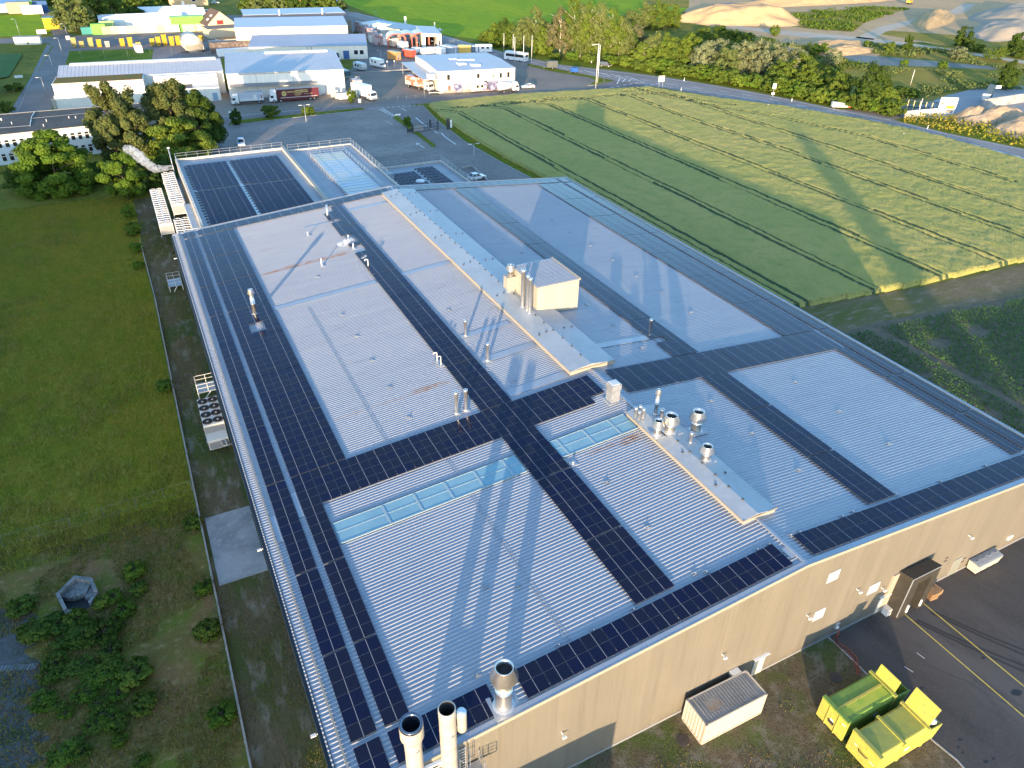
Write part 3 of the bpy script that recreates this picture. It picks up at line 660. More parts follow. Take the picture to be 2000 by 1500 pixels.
# wall box with two red hoses
b = MB(); b.box(45.0, 45.5, YW - .18, YW, 1.1, 1.7, m_galv); b.box(45.1, 45.3, YW - .3, YW - .18, 1.15, 1.4, m_white); part(b, 'socket_box', hall)
m_hose = M('red_hose', (.30, .07, .035), .5)
def hose(pxs, off, nm, lab):
    pts = [(45.2 + off, YW - .24, 1.15), (45.18 + off, YW - .5, .6)] + [(*g2(*p), .06) for p in pxs]
    b = MB(); b.tube(pts, .045, m_hose); return tag(b.build(nm), lab, 'hose')
hose([(1633, 1240), (1638, 1256), (1660, 1271), (1672, 1284), (1676, 1300), (1679, 1316)], 0, 'hose', 'red hose in a wide curve from the wall box, the outer of the two')
hose([(1628, 1246), (1634, 1262), (1656, 1275), (1667, 1288), (1672, 1304), (1675, 1320)], .12, 'hose', 'red hose lying closer to the asphalt edging, the inner of the two')
for (x, y, lab) in ((*g2(1632, 1323), 'round manhole cover in bare soil left of the green compactor'), (*g2(1334, 1446), 'round manhole cover at the left corner of the beige shipping container')):
    b = MB(); b.lathe([(.5, 0), (.5, .03), (.46, .035), (0.001, .035)], M('cast_iron', (.045, .04, .036), .6), n=22); b.box(-.2, .2, -.03, .03, .035, .045, m_black); o = b.build('manhole_cover', None, (x, y, .014)); tag(o, lab, 'manhole')
# small white box on the ground by the dock
b = MB(); b.box(-.3, .3, -.3, .3, 0, .75, m_white); b.box(-.32, .32, -.32, .32, .75, .82, m_offw); tag(b.build('white_box', None, (51.55, 23.75, .022)), 'white square box on the ground left of the loading dock', 'box')

# ---------------------------------------------------------------- long covers over the ridge
def ridge_cover(name, x0, x1, y0, y1, h, label, rows):
    zf = lambda x: roofz(x)
    r = thing(name, label, 'ridge cover', ((x0 + x1) / 2, y0, roofz(x0)))
    b = MB(); zt = EAVE + RISE + h + .12
    b.profy([(x0, zf(x0) - .05), (x0, zf(x0) + h - .02), (x0 + .05, zf(x0) + h - .02), (XR, zt - .05), (x1 - .05, zf(x1) + h - .02), (x1, zf(x1) + h - .02), (x1, zf(x1) - .05), (XR, EAVE + RISE - .05)][::-1], y0, y1, m_cream)
    part(b, 'side_panel', r)
    b = MB(); m_cov = M('cover_sheet', (.35, .39, .41), .5, .1, layers=((.25, (.31, .345, .365), .4, .62), (1.6, (.38, .405, .415), .5, .75)))
    for (p, q) in ((x0 - .08, XR), (XR, x1 + .08)):
        zz = lambda x: (zf(x0) + h) + (zt - zf(x0) - h) * (1 - abs(x - XR) / (XR - x0)) if True else 0
        b.hexa([(p, y0 - .08, zz(p)), (q, y0 - .08, zz(q)), (q, y1 + .05, zz(q)), (p, y1 + .05, zz(p)), (p, y0 - .08, zz(p) + .05), (q, y0 - .08, zz(q) + .05), (q, y1 + .05, zz(q) + .05), (p, y1 + .05, zz(p) + .05)], m_cov)
    part(b, 'cover_sheet', r)
    b = MB(); b.box(x0 - .1, x0, y0, y1, zf(x0) + h - .1, zf(x0) + h + .04, m_trim); b.box(x0 - .1, x1 + .1, y0 - .1, y0 - .02, zf(x0) + h - .06, zf(x0) + h + .08, m_trim); part(b, 'edge_trim', r)
    db = MB(); db.lathe([(.11, 0), (.11, .10), (.001, .13)], m_anth, n=10); me = db.mesh('fixing')
    zz = lambda x: zf(x0) + h + (zt - zf(x0) - h) * (1 - abs(x - XR) / (XR - x0)) + .05
    for (x, y) in rows: link('fixing', me, r, Vector((x, y, zz(x))) - r.location)
    return r
rows = [(XR - .15 + .1 * math.sin(k), 57.2 + 2.05 * k) for k in range(30)]
for y in (63.4, 74.5, 85, 95.5, 106, 115.5): rows += [(36.2, y), (37.2, y + .1), (39.6, y + .15), (40.7, y + .2)]
ridge_cover('ridge_cover', 35.6, 41.15, 55.25, 118.3, .5, 'long pale blue ridge cover running far back under the small roof house', rows)
ridge_cover('ridge_cover', 36.75, 40.2, 29.75, 46.4, .42, 'shorter grey ridge cover near the front carrying a cluster of flues', [(XR, 31.5 + 1.75 * k) for k in range(8)] + [(37.2, 42.5), (37.6, 38.8), (39.3, 35), (37.4, 34)])

# ---------------------------------------------------------------- rooflight band
m_pv = None
def rooflight(x0, x1, label, bars):
    r = thing('rooflight', label, 'rooflight', ((x0 + x1) / 2, 45.5, roofz((x0 + x1) / 2)))
    b = MB(); m_rl = M('rooflight_sheet', (.20, .36, .42), .55, 0, spec=.25, layers=((.5, (.175, .32, .385), .4, .65),)); b.rbox(x0, x1, 44.32, 46.72, .005, .06, m_rl); part(b, 'glazing', r)
    b = MB(); m_bar = M('rooflight_bar', (.27, .36, .395), .5, .1)
    for x in bars: b.rbox(x - .09, x + .09, 44.25, 46.75, .055, .10, m_bar)
    b.rbox(x0, x1, 45.54, 45.66, .055, .085, m_bar); b.rbox(x0, x1, 44.2, 44.32, .005, .10, m_bar); b.rbox(x0, x1, 46.72, 46.80, .005, .10, m_bar); b.rbox(x0, x1, 46.82, 46.9, -.03, .06, m_anth)
    part(b, 'glazing_bar', r)
rooflight(7.35, 24.6, 'pale blue rooflight band crossing the ribs left of the middle solar strip', [11.7, 14.6, 17.5, 20.4, 23.3])
rooflight(28.3, 36.6, 'shorter pale blue rooflight band right of the middle solar strip, ending at the ridge', [29.05, 31.9, 34.78])

# ---------------------------------------------------------------- solar panels
def pv_mat():
    m = bpy.data.materials.new('solar_glass'); m.use_nodes = True; nt = m.node_tree; bs = nt.nodes['Principled BSDF']
    tc = nt.nodes.new('ShaderNodeTexCoord'); x, y, z = _sep(nt, tc.outputs['Object'])
    def lines(c, per, hw):
        f = _math(nt, 'ABSOLUTE', _math(nt, 'SUBTRACT', _math(nt, 'FRACT', _math(nt, 'DIVIDE', c, per)), .5))
        return _math(nt, 'GREATER_THAN', f, .5 - hw / per)
    fine = _math(nt, 'MAXIMUM', lines(x, .0905, .004), lines(y, .182, .005))
    midl = _math(nt, 'LESS_THAN', _math(nt, 'ABSOLUTE', x), .016)
    oi = nt.nodes.new('ShaderNodeObjectInfo')
    c0 = _mix(nt, oi.outputs['Random'], (.004, .0065, .030), (.009, .011, .024))
    c = _mix(nt, _math(nt, 'MULTIPLY', fine, .55), c0, (.035, .045, .08))
    c = _mix(nt, midl, c, (.34, .33, .33))
    nt.links.new(c, bs.inputs['Base Color']); bs.inputs['Roughness'].default_value = .13; bs.inputs['IOR'].default_value = 1.5
    bs.inputs['Specular IOR Level'].default_value = .16
    return m
m_pv = pv_mat()
m_pvf = M('panel_frame', (.085, .09, .105), .45, .3)
m_rail = M('mount_rail', (.14, .14, .15), .5, .3)
pb = MB(); pb.box(-.86, .86, -.567, .567, -.035, -.001, m_pvf); pb.quad((-.848, -.555, 0), (.848, -.555, 0), (.848, .555, 0), (-.848, .555, 0), m_pv)
PANEL = pb.mesh('solar_panel')
PX, PY = 1.757, 1.157
def solar(x0, y0, nc, nrw, label, skip=(), group='solar arrays bolted to the ribbed roof'):
    left = x0 < XR
    ang = -SLOPE if left else SLOPE
    t = thing('solar_array', label, 'solar array', (x0, y0, roofz(x0) + .13), group=group, rot=(0, ang, 0))
    xs_ = set()
    for i in range(nc):
        for j in range(nrw):
            if (i, j) in skip: continue
            link('solar_panel', PANEL, t, ((i + .5) * PX, (j + .5) * PY, 0)); xs_.add(i)
    b = MB()
    for i in xs_:
        for fx in (.22, .78):
            js = [j for j in range(nrw) if (i, j) not in skip]
            b.box((i + fx) * PX - .02, (i + fx) * PX + .02, min(js) * PY - .03, (max(js) + 1) * PY + .03, -.10, -.037, m_rail)
    b.build('mounting_rail', t)
    return t
SEG = [(27.4, 6), (34.48, 7), (42.72, 6), (49.66, 4), (54.4, 8), (63.72, 8), (72.86, 8), (82.0, 7), (90.2, 8), (99.6, 8), (108.98, 8)]
def strip_blocks(x0, nc, segs, where, skips={}):
    n = len(segs)
    for k, (y, r) in enumerate(segs):
        o = ORD[k] if k < n - 1 else 'last'
        solar(x0, y, nc, r, '%s block from the front, %s' % (o, where), skips.get(k, ()))
strip_blocks(3.22, 1, SEG, 'single file solar strip along the left eave')
strip_blocks(5.46, 1, SEG[:3], 'short one panel wide strip right of the left eave strip')
strip_blocks(5.46, 3, SEG[4:], 'three panel wide solar strip, rear left of the roof', {3: ((1, 1), (1, 2)), })
strip_blocks(24.72, 2, SEG[:3], 'double solar strip on the front half of the left slope')
strip_blocks(24.72, 2, SEG[4:], 'double solar strip on the rear half of the left slope', {4: ((0, 7),), 5: ((0, 0), (0, 2), (0, 3), (0, 4)), 6: ((0, 2), (0, 6), (0, 7))})
strip_blocks(48.8, 2, SEG[:3], 'double solar strip on the front half of the right slope')
strip_blocks(48.8, 2, SEG[4:], 'double solar strip on the rear half of the right slope', {0: ((0, 3),)})
strip_blocks(65.85, 3, SEG[4:], 'three panel wide solar strip, rear right of the roof')
strip_blocks(69.6, 1, SEG[:3], 'one panel wide solar strip at the front right')
strip_blocks(71.72, 1, SEG, 'single file solar strip along the right eave')
solar(5.46, 49.66, 11, 4, 'left half of the solar cross strip, between the left eave strip and the middle strip')
solar(5.46 + 11 * PX, 49.66, 7, 4, 'solar cross strip block ending left of the ridge with one corner panel missing', ((6, 0), ))
solar(39.3, 49.66, 9, 4, 'solar cross strip block starting right of the ridge vent')
solar(39.3 + 9 * PX, 49.66, 9, 4, 'outer solar cross strip block reaching the right eave strip')
solar(3.22, 24.68, 1, 2, 'pair of solar panels in the front left roof corner')
solar(5.46, 24.68, 4, 2, 'small solar block behind the two tall beige stacks at the front edge')
solar(14.42, 24.68, 7, 2, 'solar block on the front edge just right of the conical steel flue')
solar(14.42 + 7 * PX, 24.68, 6, 2, 'solar block on the front edge ending left of the ridge')
solar(39.35, 24.68, 9, 2, 'solar block on the front edge starting right of the ridge')
solar(39.35 + 9 * PX, 24.68, 9, 2, 'solar block on the front edge near the right roof corner')
solar(71.72, 24.68, 1, 2, 'pair of solar panels in the front right roof corner')
solar(3.22, 118.75, 1, 2, 'pair of solar panels in the rear left roof corner')
solar(5.46, 118.75, 9, 2, 'solar block on the rear edge starting near the left corner')
solar(5.46 + 9 * PX, 118.75, 9, 2, 'solar block on the rear edge ending left of the ridge')
solar(39.35, 118.75, 9, 2, 'solar block on the rear edge starting right of the ridge')
solar(39.35 + 9 * PX, 118.75, 9, 2, 'solar block on the rear edge near the right corner')
solar(71.72, 118.75, 1, 2, 'pair of solar panels in the rear right roof corner')
# ================================================================ flues, stacks and plant on the roof
FG = 'steel flues on the hall roof'
def flue(px, vtop, r, label, kind='plain', zoff=.03, plate=True, base=None, group=FG):
    x, y, z = base or rf(*px); z += zoff
    h = upto(x, y, z, vtop) - z
    t = thing('flue', label, 'flue', (x, y, z), group=group)
    b = MB()
    if kind == 'cone':
        hc = min(1.6 * r + .25, h * .45)
        b.lathe([(r, 0), (r, h * .42), (r * 1.04, h * .42), (r * 1.04, h * .44), (r, h * .44), (r, h - hc)], m_steel); p = b.build('pipe', t)
        b = MB(); b.lathe([(r, h - hc - .02), (r * 1.62, h - hc * .86), (r * 1.66, h - hc * .78), (r * 1.08, h - .02), (r * 1.08, h), (r * .98, h), (r * .98, h - hc * .4)], m_steel); b.lathe([(r * .98, h - hc * .4), (.001, h - hc * .4)], m_dark); b.build('cap', t)
    elif kind == 'rim':
        b.lathe([(r, 0), (r, h - .35), (r * 1.25, h - .33), (r * 1.28, h - .1), (r * 1.05, h), (r * .85, h), (r * .85, h - .25)], m_steel); b.lathe([(r * .85, h - .25), (.001, h - .25)], m_dark); b.build('pipe', t)
    elif kind == 'hook':
        b.tube([(0, 0, 0), (0, 0, h - .1), (-.12, -.02, h), (-.4, -.05, h), (-.45, -.05, h - .15)], r, m_steelw, 8); b.build('pipe', t)
    else:
        b.lathe([(r, 0), (r, h), (r * .8, h), (r * .8, h - .2)], m_steelw if r < .12 else m_steel, n=14); b.lathe([(r * .8, h - .2), (.001, h - .2)], m_dark, n=14); b.build('pipe', t)
    if plate:
        b = MB(); s = max(r * 1.6, .3); b.box(-s, s * 1.2, -s, s, -.03, .05, m_flash); b.lathe([(r * 1.35, .05), (r * 1.02, .16)], m_galv, n=14); b.build('base_plate', t)
    return t
flue((498, 614), 565, .27, 'steel flue with a conical cap standing alone in the rear left solar strip', 'cone')
flue((640, 421), 400, .19, 'thick pale pipe at the rear end of the left double solar strip')
flue((601.5, 460.5), 453, .08, 'thin short vent pipe on bare ribs, nearest to the rear left corner')
flue((628.7, 519.5), 505, .10, 'thin vent pipe just below the rust streak')
flue((681, 472), 459, .09, 'thin vent pipe with steam drifting at its foot')
flue((690.5, 486), 475, .10, 'thin vent pipe at the head of the rust streak')
flue((719.4, 520.5), 506, .09, 'thin bent vent pipe blowing a wisp of steam', 'hook')
flue((909.5, 656.5), 625, .17, 'slim steel flue on a flashing strip, the rear one left of the ridge cover', 'rim')
flue((952.4, 705), 670, .19, 'slim steel flue on a flashing strip, the nearer one left of the ridge cover', 'rim')
flue((891.8, 808), 765, .19, 'left of two twin steel flues above the solar cross strip', 'rim')
flue((910, 802), 760.5, .19, 'right of two twin steel flues above the solar cross strip', 'rim')
flue((854, 706), 688, .07, 'thin white hooked pipe beside a rust stain, the rear one', 'hook')
flue((861.5, 713.5), 695, .06, 'thin white hooked pipe beside a rust stain, the nearer one', 'hook')
flue((1268, 655), 623, .18, 'lone slim steel flue on the right slope beside the double solar strip', 'rim')
zc = .55
for (p, vt, lab) in (((1240.5, 815), 795.5, 'leftmost of four small flues clustered on the front ridge cover'), ((1247, 820.5), 802.5, 'nearest of four small flues clustered on the front ridge cover'), ((1255.5, 817), 798, 'rightmost of four small flues clustered on the front ridge cover'), ((1249, 812), 792, 'rear one of four small flues clustered on the front ridge cover')):
    flue(p, vt, .15, lab, 'rim', base=g(*p, EAVE + RISE + zc - .05), plate=False)
def rp(p, z): return g(*p, EAVE + RISE + z)
flue((1280, 809), 760.5, .19, 'tallest slender flue with a small conical cap at the rear of the front ridge cover', 'cone', base=rp((1280, 809), .45))
flue((1291.5, 818), 798.5, .18, 'short thin flue between the tall slender flue and the widest flue', 'rim', base=rp((1291.5, 818), .45))
flue((1282.5, 849.5), 821, .36, 'medium steel flue with conical cap, left of the widest flue', 'cone', base=rp((1282.5, 849.5), .45))
flue((1307, 843), 810.5, .52, 'widest squat steel flue with a big conical cap on the front ridge cover', 'cone', base=rp((1307, 843), .45))
flue((1358, 842), 803, .50, 'wide steel flue with conical cap standing on the right slope past the front ridge cover', 'cone')
flue((1348, 865), 844.5, .15, 'thin short flue at the right edge of the front ridge cover', 'rim', base=rp((1348, 865), .3))
flue((1377, 898), 870.5, .42, 'steel flue with conical cap on the near half of the front ridge cover', 'cone', base=rp((1377, 898), .35))
flue((1119.5, 906.5), 901, .10, 'tiny mushroom vent on the ribs near the short rooflight', 'rim')
flue((983.5, 1378), 1303, .56, 'shiny steel flue with a conical cap on the front roof edge', 'cone')
# square ridge vent
x, y, z = rf(1196, 781); t = thing('ridge_vent', 'square metal vent box on the ridge between the two solar cross strips', 'vent', (x, y, z))
h = upto(x, y, z, 747) - z
b = MB(); b.box(-.5, .5, -.5, .5, -.1, h * .62, m_galv); b.build('duct', t); b = MB(); b.box(-.55, .55, -.55, .55, h * .65, h * .98, m_galv); b.box(-.42, .42, -.42, .42, h * .98, h, m_offw); b.build('hood', t)
b = MB(); b.box(-.75, .75, -.7, .7, -.1, .04, m_flash); b.build('base_plate', t)
# roof house
t = thing('roof_house', 'beige windowless plant house with a ribbed roof standing on the ridge cover', 'plant room', (38.75, 68.65, 12.3))
b = MB(); W_, D_, H_ = 5.8, 6.8, 3.75
m_rh = wall_mat('roof_house_cladding', (.36, .33, .275), .95, .04)
b.hexa([(0, 0, .35), (W_, 0, -.4), (W_, D_, -.4), (0, D_, .35), (0, 0, H_ - .12), (W_, 0, H_ - .12), (W_, D_, H_ - .12), (0, D_, H_ - .12)], m_rh); b.build('wall', t)
b = MB(); b.box(-.12, W_ + .12, -.12, D_ + .12, H_ - .12, H_, m_cream); b.box(W_ - .05, W_ + .14, -.12, D_ + .12, H_, H_ + .16, m_trim)
for k in range(20): b.box(-.1, W_ - .05, .05 + .34 * k, .14 + .34 * k, H_, H_ + .05, m_roof)
b.box(-.1, W_ - .05, -.1, D_ + .1, H_, H_ + .012, m_roof); b.build('roof', t)
b = MB(); b.box(-.03, 3.0, -.05, 0, .28, .48, m_cream); b.build('skirt', t)
for (px, vt, r, lab, k) in (((1020.5, 601), 526, .26, 'left of three tall pipes along the side of the roof house', 'rim'), ((1029.5, 608), 537, .22, 'middle of three tall pipes along the side of the roof house', 'rim'), ((1034.3, 613.5), 542.5, .22, 'right of three tall pipes along the side of the roof house, nearest', 'rim')):
    flue(px, vt, r, lab, k, base=g(*px, 12.85))
flue((1008, 533), 517, .38, 'short flue with a white cone on the bracket box behind the roof house', 'cone', base=(38.15, 74.6, 15.2), plate=False)
t = thing('duct_box', 'beige duct box hanging on the rear side of the roof house under a flue', 'duct', (38.15, 74.6, 13.6)); b = MB(); b.box(-.75, .75, -.6, .5, 0, 1.6, m_cream); b.build('casing', t); b = MB(); b.box(-.5, .5, -.3, .3, -.9, 0, m_galv); b.build('bracket', t)
# two big stacks and the tank beside them in front of the gable wall
m_stack = M('beige_stack', (.45, .415, .35), .5, 0, layers=((.8, (.41, .375, .32), .4, .65), (3, (.47, .435, .375), .5, .8)), obj=True)
def stack(x, y, ztop, r, label, big):
    t = thing('stack', label, 'chimney', (x, y, 0), group='tall beige stacks in front of the gable wall')
    b = MB(); pr = [(r * 1.15, 0)]
    z = 0
    while z < ztop - 1.7: pr += [(r, z + .02), (r, z + 1.2), (r * 1.02, z + 1.22), (r * 1.02, z + 1.26), (r, z + 1.28)]; z += 1.3
    if big: pr += [(r, ztop - 1.5), (r * 1.36, ztop - 1.15), (r * 1.36, ztop - .16)]
    else: pr += [(r, ztop - .4), (r * 1.03, ztop - .38), (r * 1.03, ztop), (r * .9, ztop)]; b.lathe([(r * .9, ztop), (r * .88, ztop - 1.4)], M('shaded_lining', (.07, .065, .06), .8), n=28)  # inner wall painted dark for the shade inside the stack
    b.lathe(pr, m_stack, n=28); b.build('shaft', t)
    if big:
        b = MB(); mm = M('dark_chrome', (.16, .19, .24), .18, .85); b.lathe([(r * 1.36, ztop - .16), (r * 1.36, ztop - .02), (r * 1.28, ztop + .06), (r * 1.0, ztop - .02), (r * .92, ztop - .3), (r * .9, ztop - 1.3)], mm, n=28); b.build('collar', t)
    b = MB(); b.lathe([(r * .9, ztop - 1.3), (.001, ztop - 1.3)], m_dark, n=28); b.build('flue_opening', t)
    b = MB(); b.tube([(r * .1, -r * .98, ztop - 2.1), (r * .1, -r * 1.2, ztop - 2.1)], .06, m_galv); b.box(r * .05, r * .25, -r * 1.15, -r * .95, ztop - 2.25, ztop - 2.05, m_offw); b.build('probe_port', t)
    return t
stack(6.02, 22.95, 16.3, .5, 'left tall beige stack with a wider dark rimmed top', True)
s2 = stack(8.15, 22.95, 16.2, .5, 'right tall beige stack with an open plain top', False)
b = MB(); b.lathe([(.28, 13.6), (.3, 13.62), (.3, 15.25)], m_stack, n=18); b.lathe([(.3, 15.25), (.28, 15.32), (.001, 15.36)], M('tank_lid', (.42, .55, .66), .35, .3), n=18); b.box(-.5, -.25, -.06, .06, 14.0, 14.1, m_galv); b.box(-.5, -.25, -.06, .06, 14.9, 15.0, m_galv)
tag(b.build('silencer', None, (9.02, 22.95, 0)), 'small capped cylinder fixed to the right beige stack', 'cylinder')
b = MB(); b.profy([(6.45, 10.9), (7.75, 10.9), (7.75, 11.35), (6.45, 11.35)], 22.85, 23.05, m_offw); b.box(6.85, 7.4, 22.82, 23.06, 11.06, 11.2, m_anth)
tag(b.build('stack_brace', None), 'pale slotted brace joining the two tall beige stacks', 'brace')
# caged ladder with platform right of the stacks
t = thing('caged_ladder', 'steel ladder with safety hoops and a railed platform beside the right stack', 'ladder', (9.6, 23.0, 0))
b = MB()
for x in (9.0, 9.45): b.tube([(x, 23.6, 0), (x, 23.6, 10.4)], .035, m_galv)
for k in range(34): b.tube([(9.0, 23.6, .3 + .3 * k), (9.45, 23.6, .3 + .3 * k)], .018, m_galv, 5)
part(b, 'ladder', t)
b = MB()
for k in range(8):
    z = 2.4 + 1.1 * k; b.tube([(9.22 + .42 * math.cos(a), 23.55 - .75 * math.sin(a) if math.sin(a) > 0 else 23.55, z) for a in [PI * q / 10 for q in range(11)]], .022, m_galv, 5, False)
for q in (2, 5, 8):
    a = PI * q / 10; b.tube([(9.22 + .42 * math.cos(a), 23.55 - .75 * math.sin(a), 2.4), (9.22 + .42 * math.cos(a), 23.55 - .75 * math.sin(a), 10.1)], .018, m_galv, 5)
part(b, 'safety_hoop', t)
b = MB(); b.box(8.6, 10.6, 22.3, 24.1, 7.2, 7.3, m_galv); part(b, 'platform', t)
b = MB()
for (x, y) in ((8.6, 22.3), (9.6, 22.3), (10.6, 22.3), (10.6, 23.2), (10.6, 24.1)): b.tube([(x, y, 7.3), (x, y, 8.4)], .03, m_galv, 5)
for z in (7.65, 8.0, 8.4): b.tube([(8.6, 22.3, z), (10.6, 22.3, z), (10.6, 24.1, z)], .025, m_galv, 5)
part(b, 'guard_rail', t)
# steam
def steam(name, label, pts, dens=1.4):
    m = MATS.get('steam%g' % dens)
    if not m:
        m = bpy.data.materials.new('steam'); m.use_nodes = True; nt = m.node_tree; nt.nodes.remove(nt.nodes['Principled BSDF'])
        v = nt.nodes.new('ShaderNodeVolumePrincipled'); v.inputs['Color'].default_value = (.95, .95, .95, 1); v.inputs['Anisotropy'].default_value = .2
        ge = nt.nodes.new('ShaderNodeNewGeometry')
        nt.links.new(_math(nt, 'MULTIPLY', _ramp(nt, _noise(nt, ge.outputs['Position'], 2.2, 4, .6, .6), .43, .66), dens * 2), v.inputs['Density'])
        nt.links.new(v.outputs[0], nt.nodes['Material Output'].inputs['Volume']); MATS['steam%g' % dens] = m
    import bmesh
    bm = bmesh.new(); dense = []
    for a_, c_ in zip(pts[:-1], pts[1:]):
        for q in range(5): f_ = q / 5; dense.append(tuple(a_[i] * (1 - f_) + c_[i] * f_ + rng.uniform(-.15, .15) * a_[3] for i in range(3)) + ((a_[3] * (1 - f_) + c_[3] * f_) * rng.uniform(.75, 1.1),))
    for (x, y, z, r) in dense + [pts[-1]]:
        bmesh.ops.create_icosphere(bm, subdivisions=2, radius=r, matrix=Matrix.Translation((x, y, z)) @ Matrix.Diagonal((1, 1, .75, 1)))
    me = bpy.data.meshes.new(name); bm.to_mesh(me); bm.free(); me.materials.append(m)
    o = link(name, me); rmd = o.modifiers.new('remesh', 'REMESH'); rmd.mode = 'VOXEL'; rmd.voxel_size = .15
    return tag(o, label, 'steam')
p = rf(676, 482); steam('steam', 'white puff of steam over the rust streak', [(p[0] - .3, p[1], p[2] + .5, .55), (p[0] + .4, p[1] + .3, p[2] + .75, .6), (p[0] - 1.0, p[1] - .4, p[2] + .6, .45), (p[0] + 1.0, p[1] + .2, p[2] + .9, .4)], 2.2)
p = rf(713, 514); steam('steam', 'small wisp of steam at the bent vent pipe', [(p[0] - .3, p[1], p[2] + .9, .28), (p[0], p[1], p[2] + 1.05, .26), (p[0] + .3, p[1], p[2] + 1.1, .18)], 2.2)

# ================================================================ rear extension with flat roofs
ZA = 8.6
ext = thing('rear_extension', 'flat roofed extension behind the hall with three stepped roof decks', 'building', (25, 145, 0))
m_memb = M('roof_membrane', (.29, .31, .33), .6, 0, layers=((.25, (.25, .275, .30), .4, .65), (1.5, (.33, .345, .355), .5, .75)))
b = MB()
m_extw = wall_mat('extension_cladding', (.46, .435, .385), 1.0, .03)
b.box(6.6, 28.4, 122.2, 166.2, 0, ZA, m_extw); part(b, 'wall', ext, None, 'wall below the solar deck')
b = MB(); b.box(6.75, 28.3, 122.2, 166.0, ZA + .001, ZA + .05, m_memb); part(b, 'roof', ext, None, 'grey roof deck with solar panels')
b = MB(); 
b.box(6.5, 6.85, 122.2, 166.3, ZA - .3, ZA + .5, m_extw); b.box(6.85, 28.2, 166.0, 166.3, ZA - .3, ZA + .5, m_extw); b.box(28.2, 28.7, 122.2, 166.4, ZA - .3, ZA + .75, m_extw); b.box(28.15, 28.75, 122.2, 166.45, ZA + .75, ZA + .80, m_trim); part(b, 'parapet', ext)
b = MB(); b.box(28.7, 43.0, 122.2, 163.5, 0, ZA + .2, m_extw); part(b, 'wall', ext, None, 'wall below the middle deck')
b = MB(); m_slab = M('deck_tile', (.25, .275, .31), .55, .1, layers=((.3, (.22, .245, .285), .4, .65), (2, (.29, .31, .325), .5, .8)))
b.box(28.75, 42.9, 122.2, 163.4, ZA + .2, ZA + .26, m_slab)
for k in range(24): b.box(28.76, 42.88, 124 + 1.65 * k, 124.05 + 1.65 * k, ZA + .26, ZA + .268, m_grey)
for x in (29.9, 31.1, 40.2, 41.5): b.box(x, x + .04, 122.2, 163.3, ZA + .268, ZA + .274, m_grey)
b.box(42.7, 43.05, 122.2, 163.6, ZA + .26, ZA + .55, m_extw); b.box(28.75, 42.7, 163.2, 163.6, ZA + .26, ZA + .55, m_extw)
part(b, 'roof', ext, None, 'middle roof deck of grey tiles')
b = MB(); m_gl = M('sky_tinted_glazing', (.22, .28, .34), .3, .1, layers=((.10, (.40, .34, .22), .42, .6), (.22, (.20, .29, .40), .47, .7)), stretch=(.35, 1.6, 1))  # blue and yellow sky reflections painted into the glass colour
b.box(32.6, 39.4, 128, 157.8, ZA + .26, ZA + .6, m_gl)
for k in range(19): b.box(32.55, 39.45, 128 + 1.65 * k, 128.05 + 1.65 * k, ZA + .6, ZA + .63, m_galv)
part(b, 'glass_roof', ext)
ZC = 4.0
b = MB(); b.box(43.1, 62.0, 122.2, 158.2, 0, ZC, m_extw); b.box(43.1, 62.0, 158.2, 158.45, 0, ZC + .5, m_extw); b.box(62.0, 62.3, 122.2, 158.45, 0, ZC + .5, m_extw); part(b, 'wall', ext, None, 'wall below the low deck')
b = MB(); b.box(43.1, 62.0, 122.2, 158.2, ZC + .001, ZC + .04, m_memb); part(b, 'roof', ext, None, 'low roof deck on the right')
b = MB(); x, y, _ = g(818, 354, ZC); b.lathe([(1.0, 0), (1.0, .3), (.9, .5), (.4, .62), (.001, .65)], m_white, x=x, y=y - 1, n=18); o = part(b, 'dome_light', ext); o.location.z += ZC
def railing(label, pts, zb, h=1.1, step=2.2):
    t = thing('guard_rail', label, 'railing', (pts[0][0], pts[0][1], zb), group='guard rails on the rear extension')
    bp_, br = MB(), MB()
    for p, q in zip(pts[:-1], pts[1:]):
        L = math.dist(p, q); n = max(1, round(L / step))
        for k in range(n + 1):
            x = p[0] + (q[0] - p[0]) * k / n - pts[0][0]; y = p[1] + (q[1] - p[1]) * k / n - pts[0][1]
            bp_.tube([(x, y, 0), (x, y, h)], .035, m_galv, 5)
        for z in (h * .55, h): br.tube([(p[0] - pts[0][0], p[1] - pts[0][1], z), (q[0] - pts[0][0], q[1] - pts[0][1], z)], .035, m_galv, 5)
    bp_.build('post', t); br.build('rail', t)
railing('long guard rail along the left and rear parapet of the solar deck', [(6.65, 124), (6.65, 166.15), (28.4, 166.15)], ZA + .5)
railing('guard rail round the middle tiled deck', [(29, 163.4), (42.9, 163.4), (42.9, 134)], ZA + .55)
railing('inner guard rail beside the glass roof, left line', [(32.2, 128), (32.2, 158.2), (39.8, 158.2)], ZA + .26)
railing('inner guard rail beside the glass roof, right line', [(39.8, 158.2), (39.8, 132)], ZA + .26)
railing('guard rail round the low deck next to the parked white hatchback', [(43.3, 158.3), (62.15, 158.3), (62.15, 138)], ZC + .5)
def tilted(x0, y0, nc, nrw, z, label, px_, py_, sc, skip=()):
    t = thing('solar_array', label, 'solar array', (x0, y0, z), group='tilted solar arrays on the extension')
    for i in range(nc):
        for j in range(nrw):
            if (i, j) in skip: continue
            o = link('solar_panel', PANEL, t, ((i + .5) * px_, (j + .5) * py_, .22), (rad(7), 0, 0), (sc, sc * .98, 1))
    b = MB()
    for i in range(nc + 1): b.box(i * px_ - .03, i * px_ + .03, .1, nrw * py_, .02, .1, m_rail)
    for j in range(nrw): b.box(-.5, -.08, (j + .72) * py_, (j + .95) * py_, .0, .14, m_black)
    b.build('mounting_frame', t)
AX = 1.93
